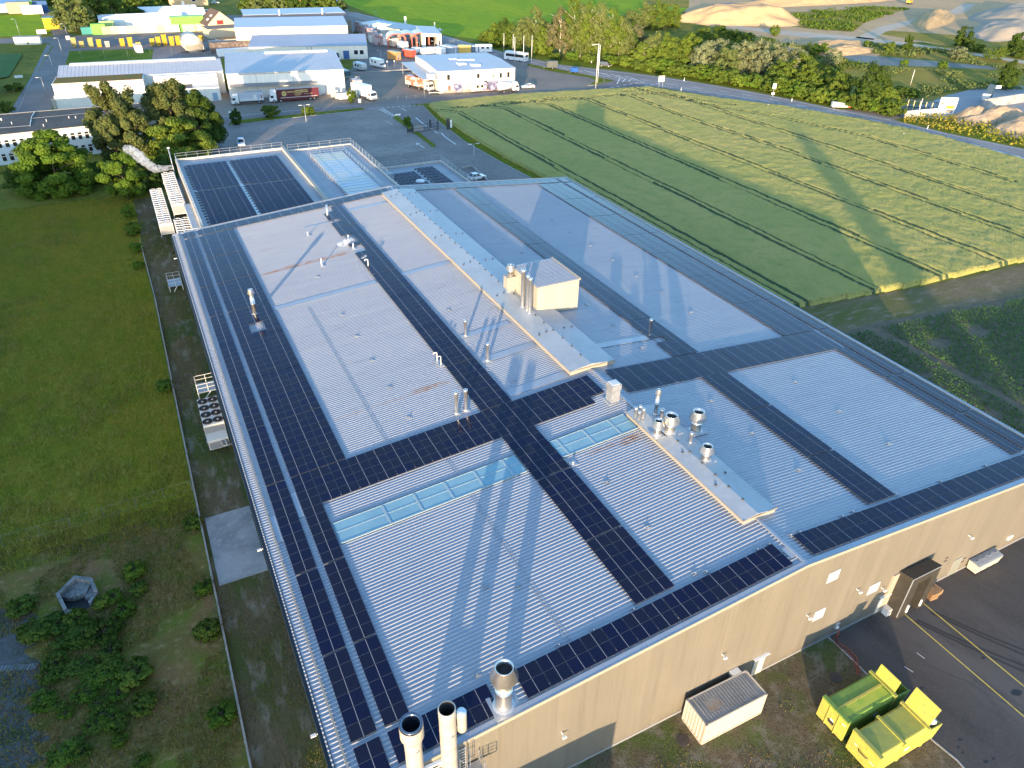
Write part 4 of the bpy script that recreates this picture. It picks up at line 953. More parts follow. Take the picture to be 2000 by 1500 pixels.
tilted(8.1, 144.9, 4, 11, ZA + .05, 'far left field of tilted solar panels on the extension', AX, 1.5, 1.09)
tilted(8.1, 123.0, 4, 14, ZA + .05, 'near left field of tilted solar panels on the extension', AX, 1.5, 1.09)
tilted(16.6, 144.9, 5, 11, ZA + .05, 'far right field of tilted solar panels on the extension', AX, 1.5, 1.09)
tilted(16.6, 123.0, 5, 14, ZA + .05, 'near right field of tilted solar panels on the extension', AX, 1.5, 1.09)
b = MB(); b.box(15.95, 16.45, 122.5, 161, ZA + .05, ZA + .14, m_galv); b.box(8, 26, 144.1, 144.6, ZA + .05, ZA + .11, m_galv); part(b, 'cable_tray', ext)
tilted(48.2, 138.2, 3, 8, ZC + .05, 'left field of tilted solar panels on the low deck', 1.93, 1.95, 1.07, ((2, 0), (2, 1), (2, 2)))
tilted(55.2, 138.2, 2, 9, ZC + .05, 'right field of tilted solar panels on the low deck', 1.93, 1.95, 1.07)

# ================================================================ chillers and access platforms on the left
def fan_mesh(r, rim):
    b = MB(); b.lathe([(r, 0), (r, .12), (r * .93, .12), (r * .93, .02)], rim, n=18); b.lathe([(r * .93, .02), (.001, .02)], m_dark, n=18); b.lathe([(r * .22, .02), (r * .22, .1), (.001, .12)], m_grey, n=10)
    for k in range(5):
        a = 2 * PI * k / 5; c, s = math.cos(a), math.sin(a)
        b.add([(c * r * .2 - s * .02, s * r * .2 + c * .02, .05), (c * r * .88 - s * r * .12, s * r * .88 + c * r * .12, .04), (c * r * .88 + s * r * .14, s * r * .88 - c * r * .14, .09), (c * r * .2 + s * .1, s * r * .2 - c * .1, .08)], [(0, 1, 2, 3)], m_anth)
    return b.mesh('fan')
def chiller(x0, x1, y0, y1, z0, z1, nx, ny, label, rim=None):
    t = thing('dry_cooler', label, 'cooler', ((x0 + x1) / 2, (y0 + y1) / 2, z0), group='fan coolers along the left side')
    W_, L_ = (x1 - x0) / 2, (y1 - y0) / 2; H = z1 - z0
    b = MB(); b.box(-W_, W_, -L_, L_, .5, H, m_offw); b.box(-W_ + .05, W_ - .05, -L_ - .004, -L_, .6, H - .25, m_grey); b.build('casing', t)
    b = MB()
    for sx in (-1, 1):
        for k in range(3): b.box(sx * W_ - .08, sx * W_ + .08 if sx < 0 else sx * W_ + .0, -L_ + (2 * L_ - .1) * k / 2, -L_ + (2 * L_ - .1) * k / 2 + .1, 0, .5, m_galv)
    b.build('leg', t)
    r = min(W_ / nx, L_ / ny) * (.99 if rim else .95); fm = fan_mesh(r, rim or m_white)
    for i in range(nx):
        for j in range(ny): link('fan', fm, t, (-W_ + (i + .5) * 2 * W_ / nx, -L_ + (j + .5) * 2 * L_ / ny, H))
    return t
c1 = chiller(-.7, 1.6, 76.2, 82.2, .4, 3.0, 2, 4, 'white cooler with eight black fans beside the middle of the left wall', m_black)
b = MB(); b.box(-1.1, 1.15, -4.6, -3.02, .2, 1.5, m_offw); b.box(-1.0, 1.1, -4.63, -4.6, .3, 1.2, m_grey); b.build('pump_box', c1)
b = MB()
for x in (.35, .8): b.tube([(x, -4.4, 1.2), (x, -5.0, 1.2), (x, -5.1, .7), (1.6, -5.1, .7)], .12, m_galv, 8)
b.build('pipe', c1)
chiller(.3, 2.6, 141, 162.5, 2.2, 4.6, 2, 17, 'white twin row fan cooler farthest left beside the extension')
chiller(3.3, 5.7, 145, 166, 4.2, 6.6, 2, 15, 'white fan cooler raised highest against the extension wall')
chiller(2.9, 5.5, 124, 142.5, 2.4, 4.8, 2, 14, 'white twin row fan cooler nearest to the rear corner of the hall')
def scaffold(label, x0, x1, y0, y1, z, h=1.1):
    t = thing('access_platform', label, 'platform', ((x0 + x1) / 2, (y0 + y1) / 2, 0), group='access platforms on the left side'); cx, cy = (x0 + x1) / 2, (y0 + y1) / 2
    b = MB(); b.box(x0 - cx, x1 - cx, y0 - cy, y1 - cy, z - .14, z, M('platform_deck', (.25, .31, .36), .5, .3)); b.build('deck', t)
    b = MB()
    for x in (x0, x1):
        for y in (y0, y1): b.tube([(x - cx, y - cy, 0), (x - cx, y - cy, z)], .07, m_offw, 6)
    b.tube([(x0 - cx, y0 - cy, z - 1.8), ((x1 - x0) * .1, y0 - cy, z - .1)], .06, m_offw, 6); b.build('frame', t)
    b = MB()
    for (x, y) in ((x0, y0), (x0, y1), (cx, y0), (cx, y1), (x1, y1), (x1, y0)): b.tube([(x - cx, y - cy, z), (x - cx, y - cy, z + h)], .03, m_offw, 5)
    for q in (.5, 1): b.tube([(x1 - cx, y1 - cy, z + h * q), (x0 - cx, y1 - cy, z + h * q), (x0 - cx, y0 - cy, z + h * q), (x1 - cx, y0 - cy, z + h * q)], .028, m_offw, 5)
    b.build('guard_rail', t)
scaffold('grey access platform on posts just above the eight fan cooler', -.35, 2.1, 83.4, 85.6, 3.2)
scaffold('white access platform against the extension wall at the hall corner', 4.4, 6.4, 123.4, 128.5, 6.4)
scaffold('small galvanised platform at the foot of the coolers by the hall corner', -.6, 1.4, 121.5, 124.5, 1.0)
t = thing('duct_bridge', 'raised grey walkway beside the extension wall above the coolers', 'walkway', (5.9, 137, 0)); b = MB(); b.box(-.5, .6, -8, 8, 6.3, 6.45, m_galv); b.box(-.62, -.5, -8, 8, 6.3, 6.65, m_offw); b.build('deck', t); b = MB()
for k in range(5): b.box(-.5, -.35, -7.9 + 3.9 * k, -7.75 + 3.9 * k, 0, 6.3, m_offw)
b.build('post', t)
p = (4.6, 167.5, 7.2); steam('steam', 'long white plume of steam drifting left from the extension wall', [(5.2, 166, 7.6, .7), (3.6, 165.4, 7.6, .9), (2.2, 165.8, 7.9, 1.1), (1.0, 167, 8.6, 1.0), (.2, 169, 9.4, 1.2), (-.8, 171, 10.2, 1.3), (-1.8, 172, 10.8, .9)], .7)
t = thing('pole', 'slanting grey pole at the far left corner of the extension', 'pole', (6.0, 168, 0)); b = MB(); b.tube([(0, 0, 0), (-.2, .6, 11)], .10, m_galv, 8); b.box(-.4, .1, .4, .7, 10.7, 11, m_galv); b.build('shaft', t)
for k, (u, v) in enumerate(((357, 539), (376, 617), (400, 684), (349, 488), (503, 1292), (538, 1108))):
    z = 8.6; q = wy_x = None
    r_ = ray(u, v); tt = (2.2 - CC[0]) / r_[0]; y = CC[1] + r_[1] * tt
    b = MB(); yy = float(min(max(y, 30), 118)); b.box(1.25, 2.3, yy - .04, yy + .04, 8.0, 8.05, m_white); b.box(1.1, 1.45, yy - .1, yy + .1, 7.98, 8.07, m_white); part(b, 'wall_lamp', hall)
# ================================================================ front yard
def container(name, label, loc, rz, L, W_, H, mat, roofmat, patch=None, group=None, cat='container', sc=None):
    t = thing(name, label, cat, loc, rz, group)
    def corr(a0, a1, fn, per=.30, dep=.045):
        n = int((a1 - a0) / per); b_ = []
        for k in range(n): s = a0 + (a1 - a0) * k / n; e = (a1 - a0) / n; b_ += [(s, 0), (s + e * .35, 0), (s + e * .5, dep), (s + e * .85, dep)]
        b_.append((a1, 0)); return b_
    b = MB()
    pr = corr(.08, L - .08, None)
    for (yo, sg) in ((0, 1), (W_, -1)):
        V = []; 
        for (a, d) in pr: V += [(a, yo + sg * (.03 + d), .14), (a, yo + sg * (.03 + d), H - .1)]
        b.add(V, [((2 * i, 2 * i + 2, 2 * i + 3, 2 * i + 1) if sg > 0 else (2 * i, 2 * i + 1, 2 * i + 3, 2 * i + 2)) for i in range(len(pr) - 1)], mat)
    pr = corr(.08, W_ - .08, None)
    for (xo, sg) in ((0, 1), (L, -1)):
        V = []
        for (a, d) in pr: V += [(xo + sg * (.03 + d), a, .14), (xo + sg * (.03 + d), a, H - .1)]
        b.add(V, [((2 * i, 2 * i + 1, 2 * i + 3, 2 * i + 2) if sg > 0 else (2 * i, 2 * i + 2, 2 * i + 3, 2 * i + 1)) for i in range(len(pr) - 1)], mat)
    b.build('side_wall', t)
    b = MB()
    for x in (0, L - .1):
        for y in (0, W_ - .1): b.box(x, x + .1, y, y + .1, 0, H - .1, mat)
    for z0, z1 in ((0, .14), (H - .1, H - .0)):
        b.box(.1, L - .1, 0, .1, z0, z1, mat); b.box(.1, L - .1, W_ - .1, W_, z0, z1, mat); b.box(0, .1, 0, W_, z0 + (.001 if z0 == 0 else 0), z1, mat); b.box(L - .1, L, 0, W_, z0 + (.001 if z0 == 0 else 0), z1, mat)
    for x in (0, L - .16):
        for y in (0, W_ - .16): b.box(x - .005, x + .165, y - .005, y + .165, H - .1, H + .015, roofmat); b.box(x + .05, x + .11, y + .05, y + .11, H + .015, H + .018, m_black)
    b.build('frame', t)
    b = MB(); b.box(.1, L - .1, .1, W_ - .1, H - .10, H - .06, roofmat)
    n = int((L - .9) / .27)
    for k in range(n):
        x = .5 + .27 * k
        if patch and patch[0] - .2 < x < patch[1]:
            b.box(x, x + .1, .15, patch[2], H - .06, H - .02, roofmat); b.box(x, x + .1, patch[3], W_ - .15, H - .06, H - .02, roofmat)
        else: b.box(x, x + .1, .15, W_ - .15, H - .06, H - .02, roofmat)
    if patch: b.box(patch[0], patch[1], patch[2], patch[3], H - .06, H - .035, M('rusty_patch', (.27, .255, .23), .7, layers=((1.1, (.26, .17, .09), .55, .68), (2.4, (.20, .19, .16), .5, .7))))
    b.build('roof', t)
    return t
m_cbeige = M('container_beige', (.46, .415, .34), .55, layers=((1.2, (.42, .38, .31), .45, .7),))
m_croof = M('container_roof', (.27, .27, .265), .55, .2, layers=((.8, (.22, .22, .215), .4, .65), (4, (.31, .305, .29), .5, .75)))
container('shipping_container', 'beige corrugated shipping container with a grey ribbed roof standing close to the gable wall', (28.06, 21.27, .02), -.0033, 6.06, 2.44, 2.59, m_cbeige, m_croof, (1.05, 2.3, .65, 1.75))
b = MB(); b.box(32.8, 33.65, 23.72, 24.2, 2.3, 2.62, m_offw); b.box(32.9, 33.55, 23.74, 24.2, 0, 2.3, m_cream); tag(b.build('duct_link'), 'white boxed duct between the beige shipping container and the wall', 'duct')
# two waste compactors
m_cg = M('green_steel', (.15, .26, .045), .55, .05, layers=((.5, (.19, .29, .05), .42, .65), (2.5, (.105, .19, .035), .52, .72), (7, (.26, .31, .08), .6, .75)), obj=True)
m_cy = M('yellow_steel', (.470, .420, .076), .55, .05, layers=((.7, (.420, .385, .085), .42, .65), (3, (.330, .300, .085), .55, .7), (9, (.220, .150, .085), .66, .76)), obj=True)
m_cyg = M('yellow_green_lid', (.33, .335, .07), .55, .05, layers=((.6, (.26, .29, .07), .4, .6), (2, (.38, .36, .06), .5, .7), (8, (.20, .19, .07), .62, .74)), obj=True)
def compactor(loc, rz, label, body, roofm, endm, L, Hh, lid_h, lid_tilt, variant):
    t = thing('waste_compactor', label, 'compactor', loc, rz); W_ = 2.45; Hb = 2.35; LB = L - 1.9
    b = MB(); ch = .32
    b.profx([(0, .22), (W_, .22), (W_, Hb - ch), (W_ - ch * .6, Hb), (ch * .6, Hb), (0, Hb - ch)], .1, LB, body)
    b.box(0, LB + 1.6, .15, .35, .05, .22, body); b.box(0, LB + 1.6, W_ - .35, W_ - .15, .05, .22, body); b.build('body', t)
    b = MB(); b.box(.12, LB - .05, ch * .8, W_ - ch * .8, Hb + .002, Hb + .03, roofm)
    if variant == 0: b.box(.2, LB - .1, W_ * .46, W_ * .54, Hb + .03, Hb + .08, m_cy); b.box(.2, LB - .2, .42, W_ * .45, Hb + .03, Hb + .036, M('yellowed_green', (.40, .46, .05), .5, layers=((.8, (.25, .40, .045), .45, .65),), obj=True))
    else: b.box(LB * .5 - .1, LB * .5 + .12, -.04, W_ + .04, Hb - .05, Hb + .14, m_cyg); b.box(LB * .5 - .1, LB * .5 + .12, -.06, 0, .2, Hb + .1, m_cy); b.box(LB * .5 - .1, LB * .5 + .12, W_, W_ + .06, .2, Hb + .1, m_cy)
    b.build('roof_panel', t)
    b = MB(); b.box(-.02, .14, -.05, W_ + .05, .12, Hb + .02, endm); b.box(-.1, .22, -.06, W_ + .06, Hb + .02, Hb + .2, roofm if variant == 0 else m_cyg)
    if variant == 0:
        for y in (.75, 1.65): b.box(-.09, -.02, y - .05, y + .05, .1, Hb + .1, endm)
        b.box(-.10, -.02, .95, 1.45, .75, 1.0, m_anth); b.box(-.06, -.02, 1.05, 1.35, 1.05, 1.25, m_offw); b.box(-.03, .12, .1, .4, 1.75, 1.9, m_offw)
    else:
        b.tube([(-.05, .75, 1.25), (-.16, .85, 1.25), (-.16, 1.5, 1.25), (-.05, 1.6, 1.25)], .045, m_anth, 6)
        b.box(-.03, -.02, .2, .6, 1.1, 1.2, m_offw); b.box(-.03, -.02, 1.75, 2.05, 1.3, 1.4, m_offw)
    b.build('door', t)
    b = MB(); b.box(LB, LB + .25, -.06, W_ + .06, .15, Hb + .14, m_cyg if variant == 0 else m_cy); b.build('collar', t)
    x0, x1, hz = LB + .25, L, Hh          # open hopper
    b = MB()
    for y in (0, W_ - .08): b.profy([(x0, .2), (x1 - .35, .2), (x1, hz - .3), (x1 + .12, hz), (x0, hz + .25)], y, y + .08, body)
    b.hexa([(x1 - .4, .08, .2), (x1 - .32, .08, .2), (x1 - .32, W_ - .08, .2), (x1 - .4, W_ - .08, .2), (x1 + .0, .08, hz - .1), (x1 + .08, .08, hz - .1), (x1 + .08, W_ - .08, hz - .1), (x1 + .0, W_ - .08, hz - .1)], body)
    b.box(x0, x1 - .3, .08, W_ - .08, .25, .6, m_dark); b.build('hopper', t)
    b = MB(); a = lid_tilt; c, s = math.cos(a), math.sin(a)
    yl0, yl1 = (.15, W_ - .15) if variant else (.25, W_ - .35)
    P = lambda d, y, o: (x0 + .05 + d * c - o * s, y, Hb + .1 + d * s + o * c)
    b.hexa([P(0, yl0, 0), P(lid_h, yl0, 0), P(lid_h, yl1, 0), P(0, yl1, 0), P(0, yl0, .06), P(lid_h, yl0, .06), P(lid_h, yl1, .06), P(0, yl1, .06)], m_cy)
    if not variant: b.hexa([P(lid_h * .55, yl0 + .3, -.03), P(lid_h * .75, yl0 + .3, -.03), P(lid_h * .75, yl0 + .8, -.03), P(lid_h * .55, yl0 + .8, -.03), P(lid_h * .55, yl0 + .3, -.002), P(lid_h * .75, yl0 + .3, -.002), P(lid_h * .75, yl0 + .8, -.002), P(lid_h * .55, yl0 + .8, -.002)], m_offw)
    b.build('lid', t)
    if variant:
        b = MB()
        import bmesh
        o = bmesh.new(); bmesh.ops.create_icosphere(o, subdivisions=3, radius=.42, matrix=Matrix.Translation((x1 - .5, .55, 1.75)) @ Matrix.Diagonal((1.1, .9, .7, 1)))
        for v in o.verts: v.co += Vector((math.sin(v.co.y * 9), math.cos(v.co.z * 11), math.sin(v.co.x * 8))) * .04
        me = bpy.data.meshes.new('waste_bag'); o.to_mesh(me); o.free(); me.materials.append(m_white); bag = link('waste_bag', me, None, (Matrix.Translation(loc) @ Matrix.Rotation(rz, 4, 'Z')).to_translation()); bag.rotation_euler = (0, 0, rz)
        tag(bag, 'white waste bag lying in the hopper of the yellow compactor', 'bag')
    b = MB(); b.box(LB * .6, LB * .6 + .5, -.012, -.001, 1.0, 1.35, M('blue_sticker', (.35, .45, .6), .5)); b.build('sticker', t)
    return t
compactor((38.05, 16.72, .02), .0, 'green waste compactor with a yellow end wall and a small raised yellow flap', m_cg, m_cg, m_cy, 7.0, 1.9, 1.15, rad(78), 0)
compactor((37.98, 13.68, .02), .0, 'bright yellow waste compactor with its wide yellow lid standing open', m_cy, m_cyg, m_cy, 7.0, 1.75, 1.75, rad(70), 1)
# pallets
m_pal = M('pallet_wood', (.357, .231, .126), .8, layers=((2.5, (.289, .189, .105), .45, .7),), stretch=(1, 6, 1))
pm = MB()
for k in range(5): pm.box(k * .165, k * .165 + .13, 0, 1.2, .12, .144, m_pal)
for y in (0, .53, 1.06): pm.box(0, .8, y, y + .14, .098, .12, m_pal)
for y in (0, .53, 1.06):
    for x in (0, .33, .66): pm.box(x, x + .14, y, y + .14, .022, .098, m_pal)
for x in (0, .33, .66): pm.box(x, x + .14, 0, 1.2, 0, .022, m_pal)
pme = pm.mesh('pallet')
for k in range(6):
    o = link('pallet', pme, None, (56.55 + .02 * math.sin(k * 2), 22.85 + .03 * math.cos(k * 3), .022 + .146 * k), (0, 0, -.08 + .02 * math.sin(k)))
    tag(o, ['bottom pallet of the tall pile right of the loading dock', 'second pallet from the bottom of the tall pile by the dock', 'third pallet from the bottom of the tall pile by the dock', 'fourth pallet from the bottom of the tall pile by the dock', 'fifth pallet from the bottom of the tall pile by the dock', 'topmost pallet of the tall pile right of the loading dock'][k], 'pallet', 'wooden pallets piled by the dock')
for k in range(4):
    o = link('pallet', pme, None, (57.5, 22.95, .022 + .146 * k), (0, 0, .05)); tag(o, ['bottom pallet of the lower pile, right of the tall pile', 'second pallet from the bottom of the lower pile right of the tall pile', 'third pallet from the bottom of the lower pile right of the tall pile', 'topmost pallet of the lower pile, right of the tall pile'][k], 'pallet', 'wooden pallets piled by the dock')
# waste bins along the wall
m_bin = M('bin_body', (.50, .49, .40), .5); m_binlid = M('bin_lid', (.22, .25, .28), .4, layers=((1.5, (.26, .29, .31), .45, .65),))
for k in range(4):
    t = thing('waste_bin', ['leftmost of four cream waste bins with grey lids at the wall', 'second from the left of four cream waste bins with grey lids', 'third from the left of four cream waste bins with grey lids', 'rightmost of four cream waste bins with grey lids at the wall'][k], 'waste bin', (63.25 + .93 * k, 23.05, .022), 0, 'four waste bins at the gable wall')
    b = MB(); b.hexa([(.06, .1, .18), (.78, .1, .18), (.78, 1.0, .18), (.06, 1.0, .18), (0, 0, 1.15), (.84, 0, 1.15), (.84, 1.08, 1.15), (0, 1.08, 1.15)], m_bin); b.box(-.01, .85, -.02, .03, .95, 1.05, m_bin); b.build('body', t)
    b = MB(); b.profx([(-.03, 1.15), (1.1, 1.15), (1.1, 1.25), (.7, 1.33), (.1, 1.25), (-.03, 1.2)], -.01, .85, m_binlid); b.box(.2, .64, .5, .56, 1.31, 1.36, m_binlid); b.build('lid', t)
    for x in (.12, .72):
        for y in (.18, .9): b = MB(); b.wheel(x, y, .1, .1, .05, m_black, 'x', 10); b.build('wheel', t)
# ================================================================ fences, shaft and things in the left field
m_mesh = M('fence_post', (.36, .40, .42), .5, .5)
def wire_fence(label, pts, h, step, plinth, mesh_gap=.22, group=None):
    t = thing('wire_fence', label, 'fence', (*pts[0], 0), 0, group); bp_, bw, bl = MB(), MB(), MB(); ox, oy = pts[0]
    for p, q in zip(pts[:-1], pts[1:]):
        L = math.dist(p, q); n = max(1, round(L / step)); dx, dy = (q[0] - p[0]) / L, (q[1] - p[1]) / L
        for k in range(n + 1): x, y = p[0] - ox + dx * L * k / n, p[1] - oy + dy * L * k / n; bp_.tube([(x, y, 0), (x, y, h + .05)], .03, m_mesh, 5)
        for z in (.15, h): bw.tube([(p[0] - ox, p[1] - oy, z), (q[0] - ox, q[1] - oy, z)], .005, m_mesh, 4, False)
        m = int(L / mesh_gap)
        for k in range(m):
            a = L * k / m; x, y = p[0] - ox + dx * a, p[1] - oy + dy * a; x2, y2 = x + dx * h * .5, y + dy * h * .5
            bw.tube([(x, y, .1), (x2, y2, h)], .003, m_mesh, 3, False); bw.tube([(x2, y2, .1), (x, y, h)], .003, m_mesh, 3, False)
        if plinth: bl.prism([(p[0] - ox - dy * .07, p[1] - oy + dx * .07), (q[0] - ox - dy * .07, q[1] - oy + dx * .07), (q[0] - ox + dy * .07, q[1] - oy - dx * .07), (p[0] - ox + dy * .07, p[1] - oy - dx * .07)], 0, plinth, m_kerb)
    bp_.build('post', t); bw.build('wire', t)
    if plinth: bl.build('plinth', t)
wire_fence('long wire fence on a pale concrete kerb along the left side of the hall', [(-3.3, 18), (-3.2, 51), (-3.15, 85), (-3.05, 120), (-3.5, 143)], 1.6, 3, .32, .3)
wire_fence('low wire fence crossing the left field towards the long fence', [g2(-60, 1090), g2(8, 1067), g2(80, 1047), g2(140, 1032), g2(205, 1012), g2(267, 992), g2(322, 974), g2(376, 958)], 1.4, 4, 0, .9)
# concrete shaft
t = thing('concrete_shaft', 'grey concrete well head with five sides, open towards the bushes', 'concrete shaft', (-14.4, 57.6, 0))
m_shaft = M('old_concrete', (.20, .21, .21), .9, layers=((1.2, (.12, .13, .125), .42, .62), (4, (.27, .27, .25), .5, .72)), bump=(5, .6, .06))
oct_ = [(-1.75, .75), (-.2, 2.45), (1.25, 1.45), (1.65, -.35), (1.0, -1.5), (-.55, -2.05), (-1.05, -1.75)]
b = MB()
inn = [(x * .8, y * .8) for x, y in oct_]
for k in range(7):
    if k == 4: continue
    p, q, r, s = oct_[k], oct_[(k + 1) % 7], inn[(k + 1) % 7], inn[k]; zb = .12 if k in (3, 5) else .62
    zz = 1.0 if k in (0, 1, 2, 6) else .75
    b.prism([p, q, r, s], 0, zz, m_shaft)
b.build('rim_wall', t)
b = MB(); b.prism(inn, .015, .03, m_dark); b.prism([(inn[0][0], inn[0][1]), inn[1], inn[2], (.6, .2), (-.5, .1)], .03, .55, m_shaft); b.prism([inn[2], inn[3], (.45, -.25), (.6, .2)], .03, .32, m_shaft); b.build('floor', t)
t = thing('stone_steps', 'row of grey stone slabs like a ladder in the slate gravel at the left edge', 'steps', (-20.6, 52.6, 0), -.38)
b = MB()
for k in range(17): b.box(k * .27 - 1.4, k * .27 - 1.2, -.3, .3, .02, .09, M('slab_grey', (.17, .18, .19), .85))
b.build('slab', t)
# ================================================================ buildings behind
def wallrow(b, p, q, z0, z1, n, wfrac, mat, off=.04):
    """n dark panes along the wall from p to q, proud of it by off on its right-hand side"""
    d = Vector((q[0] - p[0], q[1] - p[1])); L = d.length; d /= L; nn = Vector((d.y, -d.x)) * off
    for k in range(n):
        a = Vector(p) + d * (L * (k + .5 - wfrac / 2) / n); c = Vector(p) + d * (L * (k + .5 + wfrac / 2) / n)
        b.hexa([(a.x, a.y, z0), (a.x + nn.x, a.y + nn.y, z0), (c.x + nn.x, c.y + nn.y, z0), (c.x, c.y, z0), (a.x, a.y, z1), (a.x + nn.x, a.y + nn.y, z1), (c.x + nn.x, c.y + nn.y, z1), (c.x, c.y, z1)], mat)
# pale blue office block behind the trees
ob = thing('office_block', 'pale blue two storey office block with a dark flat roof behind the big trees', 'building', (-12, 222, 0))
wfa, wfb = (-45.0, 209.5), (7.6, 213.6)
m_blue = M('pale_blue_panel', (.50, .60, .64), .5, layers=((.4, (.46, .56, .61), .45, .65),))
b = MB(); b.prism([wfa, wfb, (7.6, 232), (-45, 232)], 0, 7.0, m_blue); b.prism([(-45, 209.4), (7.7, 213.5), (7.7, 214), (-45, 210)], 5.9, 7.0, M('fascia', (.62, .64, .62), .5)); part(b, 'wall', ob)
b = MB(); b.prism([(-45.3, 209.1), (7.9, 213.2), (7.9, 232.3), (-45.3, 232.3)], 7.0, 7.12, M('bitumen_roof', (.085, .078, .07), .85, layers=((.15, (.11, .10, .09), .42, .62), (1, (.065, .06, .056), .5, .7)))); b.prism([(-45.3, 231.9), (7.9, 231.9), (7.9, 232.35), (-45.3, 232.35)], 7.12, 7.22, m_trim); part(b, 'roof', ob)
b = MB(); b.tube([(-22, 216, 7.2), (-22, 226, 7.2), (-21.5, 231.5, 7.2)], .09, m_galv, 5); b.tube([(-22, 224, 7.25), (7, 226, 7.25)], .05, m_galv, 4); b.tube([(-30, 216.6, 7.25), (-22, 216.2, 7.25)], .06, m_galv, 4)
for (x, y) in ((-29, 217), (-28.5, 225), (-34, 219), (-26, 220), (-18.5, 219.5), (-13.5, 221), (-12, 220.5), (-6.5, 221.5), (-5, 217.5), (1, 222), (-19, 214.5)): b.tube([(x, y, 7.1), (x, y, 7.7)], .16 if x < -28.4 and y != 219 else .09, m_offw, 6)
part(b, 'roof_pipe', ob)
for (za, zb_) in ((4.0, 5.6), (.9, 2.5)):
    d = Vector((wfb[0] - wfa[0], wfb[1] - wfa[1])); n = 34
    for k in range(n):
        if k % 1: continue
        a = Vector(wfa) + d * ((k + .2) / n); c = Vector(wfa) + d * ((k + .72) / n)
        if a.x < -33 and k % 2: continue
        fb = MB(); nn = Vector((.077, -.997)) * .05
        fb.hexa([(a.x, a.y, za), (a.x + nn.x, a.y + nn.y, za), (c.x + nn.x, c.y + nn.y, za), (c.x, c.y, za), (a.x, a.y, zb_), (a.x + nn.x, a.y + nn.y, zb_), (c.x + nn.x, c.y + nn.y, zb_), (c.x, c.y, zb_)], m_glass)
        w1 = part(fb, 'window', ob)
        fb = MB(); zc_ = za + .62 * (zb_ - za); nn *= 1.6
        fb.hexa([(a.x, a.y, zc_), (a.x + nn.x, a.y + nn.y, zc_), (c.x + nn.x, c.y + nn.y, zc_), (c.x, c.y, zc_), (a.x, a.y, zc_ + .12), (a.x + nn.x, a.y + nn.y, zc_ + .12), (c.x + nn.x, c.y + nn.y, zc_ + .12), (c.x, c.y, zc_ + .12)], m_offw); fb.build('crossbar', w1)
b = MB(); b.box(-27, -18, 208.2, 211.5, 3.0, 3.25, m_grey); part(b, 'entrance_canopy', ob)
# long white warehouse and its annex: local x along the front wall, y into the building
m_wh = wall_mat('white_cladding', (.74, .72, .66), 4.2, .015)
m_gr = M('grey_sheet_roof', (.42, .44, .46), .5, .2, layers=((.1, (.38, .40, .43), .4, .65), (.6, (.46, .47, .48), .5, .75)))
def gable(name, label, loc, rz, L, D, he, hr, ridge_frac, wall, roof, ribs=1.0, group=None, over=.25):
    t = thing(name, label, 'building', loc, rz, group); yr = D * ridge_frac
    b = MB(); b.profx([(0, 0), (D, 0), (D, he), (yr, hr), (0, he)], 0, L, wall); b.build('wall', t)
    b = MB(); sl = lambda y: he + (hr - he) * (y / yr if y <= yr else (D - y) / (D - yr))
    for (ya, yb) in ((-over, yr), (yr, D + over)):
        za = sl(ya) ; zb_ = sl(yb)
        b.hexa([(-.2, ya, za + .02), (L + .2, ya, za + .02), (L + .2, yb, zb_ + .02), (-.2, yb, zb_ + .02), (-.2, ya, za + .14), (L + .2, ya, za + .14), (L + .2, yb, zb_ + .14), (-.2, yb, zb_ + .14)], roof)
        if ribs:
            for k in range(int(L / ribs)):
                x = .1 + k * ribs; b.hexa([(x, ya, za + .14), (x + .12, ya, za + .14), (x + .12, yb, zb_ + .14), (x, yb, zb_ + .14), (x, ya, za + .19), (x + .12, ya, za + .19), (x + .12, yb, zb_ + .19), (x, yb, zb_ + .19)], roof)
    b.build('roof', t); t['sl'] = 0; del t['sl']; return t, sl
rzW = math.atan2(256.7 - 262.4, 67.6 - 31.0)
wt, sl = gable('warehouse', 'white warehouse with a grey ribbed roof behind the maroon lorry', (31.0, 262.6, 0), rzW, 37.0, 40, 7.6, 9.6, .62, m_wh, m_gr, .9)
b = MB(); b.hexa([(.5, -2.6, 4.0), (27.5, -2.6, 4.0), (27.5, 0, 4.5), (.5, 0, 4.5), (.5, -2.6, 4.1), (27.5, -2.6, 4.1), (27.5, 0, 4.62), (.5, 0, 4.62)], M('canopy_sheet', (.20, .205, .215), .5, .2)); b.build('canopy', wt)
b = MB()
for x in (9, 20.5, 30.5): b.box(x - .05, x + .05, -.1, -.02, 0, 7.5, m_grey)
b.box(0, 37, -.07, -.015, 7.25, 7.4, m_grey); b.build('downpipe', wt)
b = MB(); b.hexa([(13, 23.2, 9.55), (34.5, 23.2, 9.55), (34.5, 24.8, 9.7), (13, 24.8, 9.7), (13, 23.2, 10.1), (34.5, 23.2, 10.1), (34.5, 24.8, 10.2), (13, 24.8, 10.2)], m_offw); b.build('ridge_light', wt)
b = MB(); b.box(29, 36, -.08, -.02, .1, .3, m_grey); b.box(.3, 6, -.05, -.02, .05, 3.6, m_offw); b.build('roller_door', wt)
wt2, sl = gable('warehouse', 'lower white warehouse wing with a grey roof behind the green roofed annex', (-16.8, 276.8, 0), math.atan2(272.4 - 276.8, 31.2 + 16.8), 48.3, 24, 6.9, 9.0, .45, m_wh, m_gr, 1.1)
b = MB(); b.hexa([(3, 10.3, 9.0), (47, 10.3, 9.0), (47, 12, 9.1), (3, 12, 9.1), (3, 10.3, 9.5), (47, 10.3, 9.5), (47, 12, 9.55), (3, 12, 9.55)], m_offw); b.build('ridge_light', wt2)
b = MB()
for x in (27.5, 33, 40): b.box(x - .05, x + .05, -.08, -.01, 0, 6.8, m_grey)
b.build('downpipe', wt2)
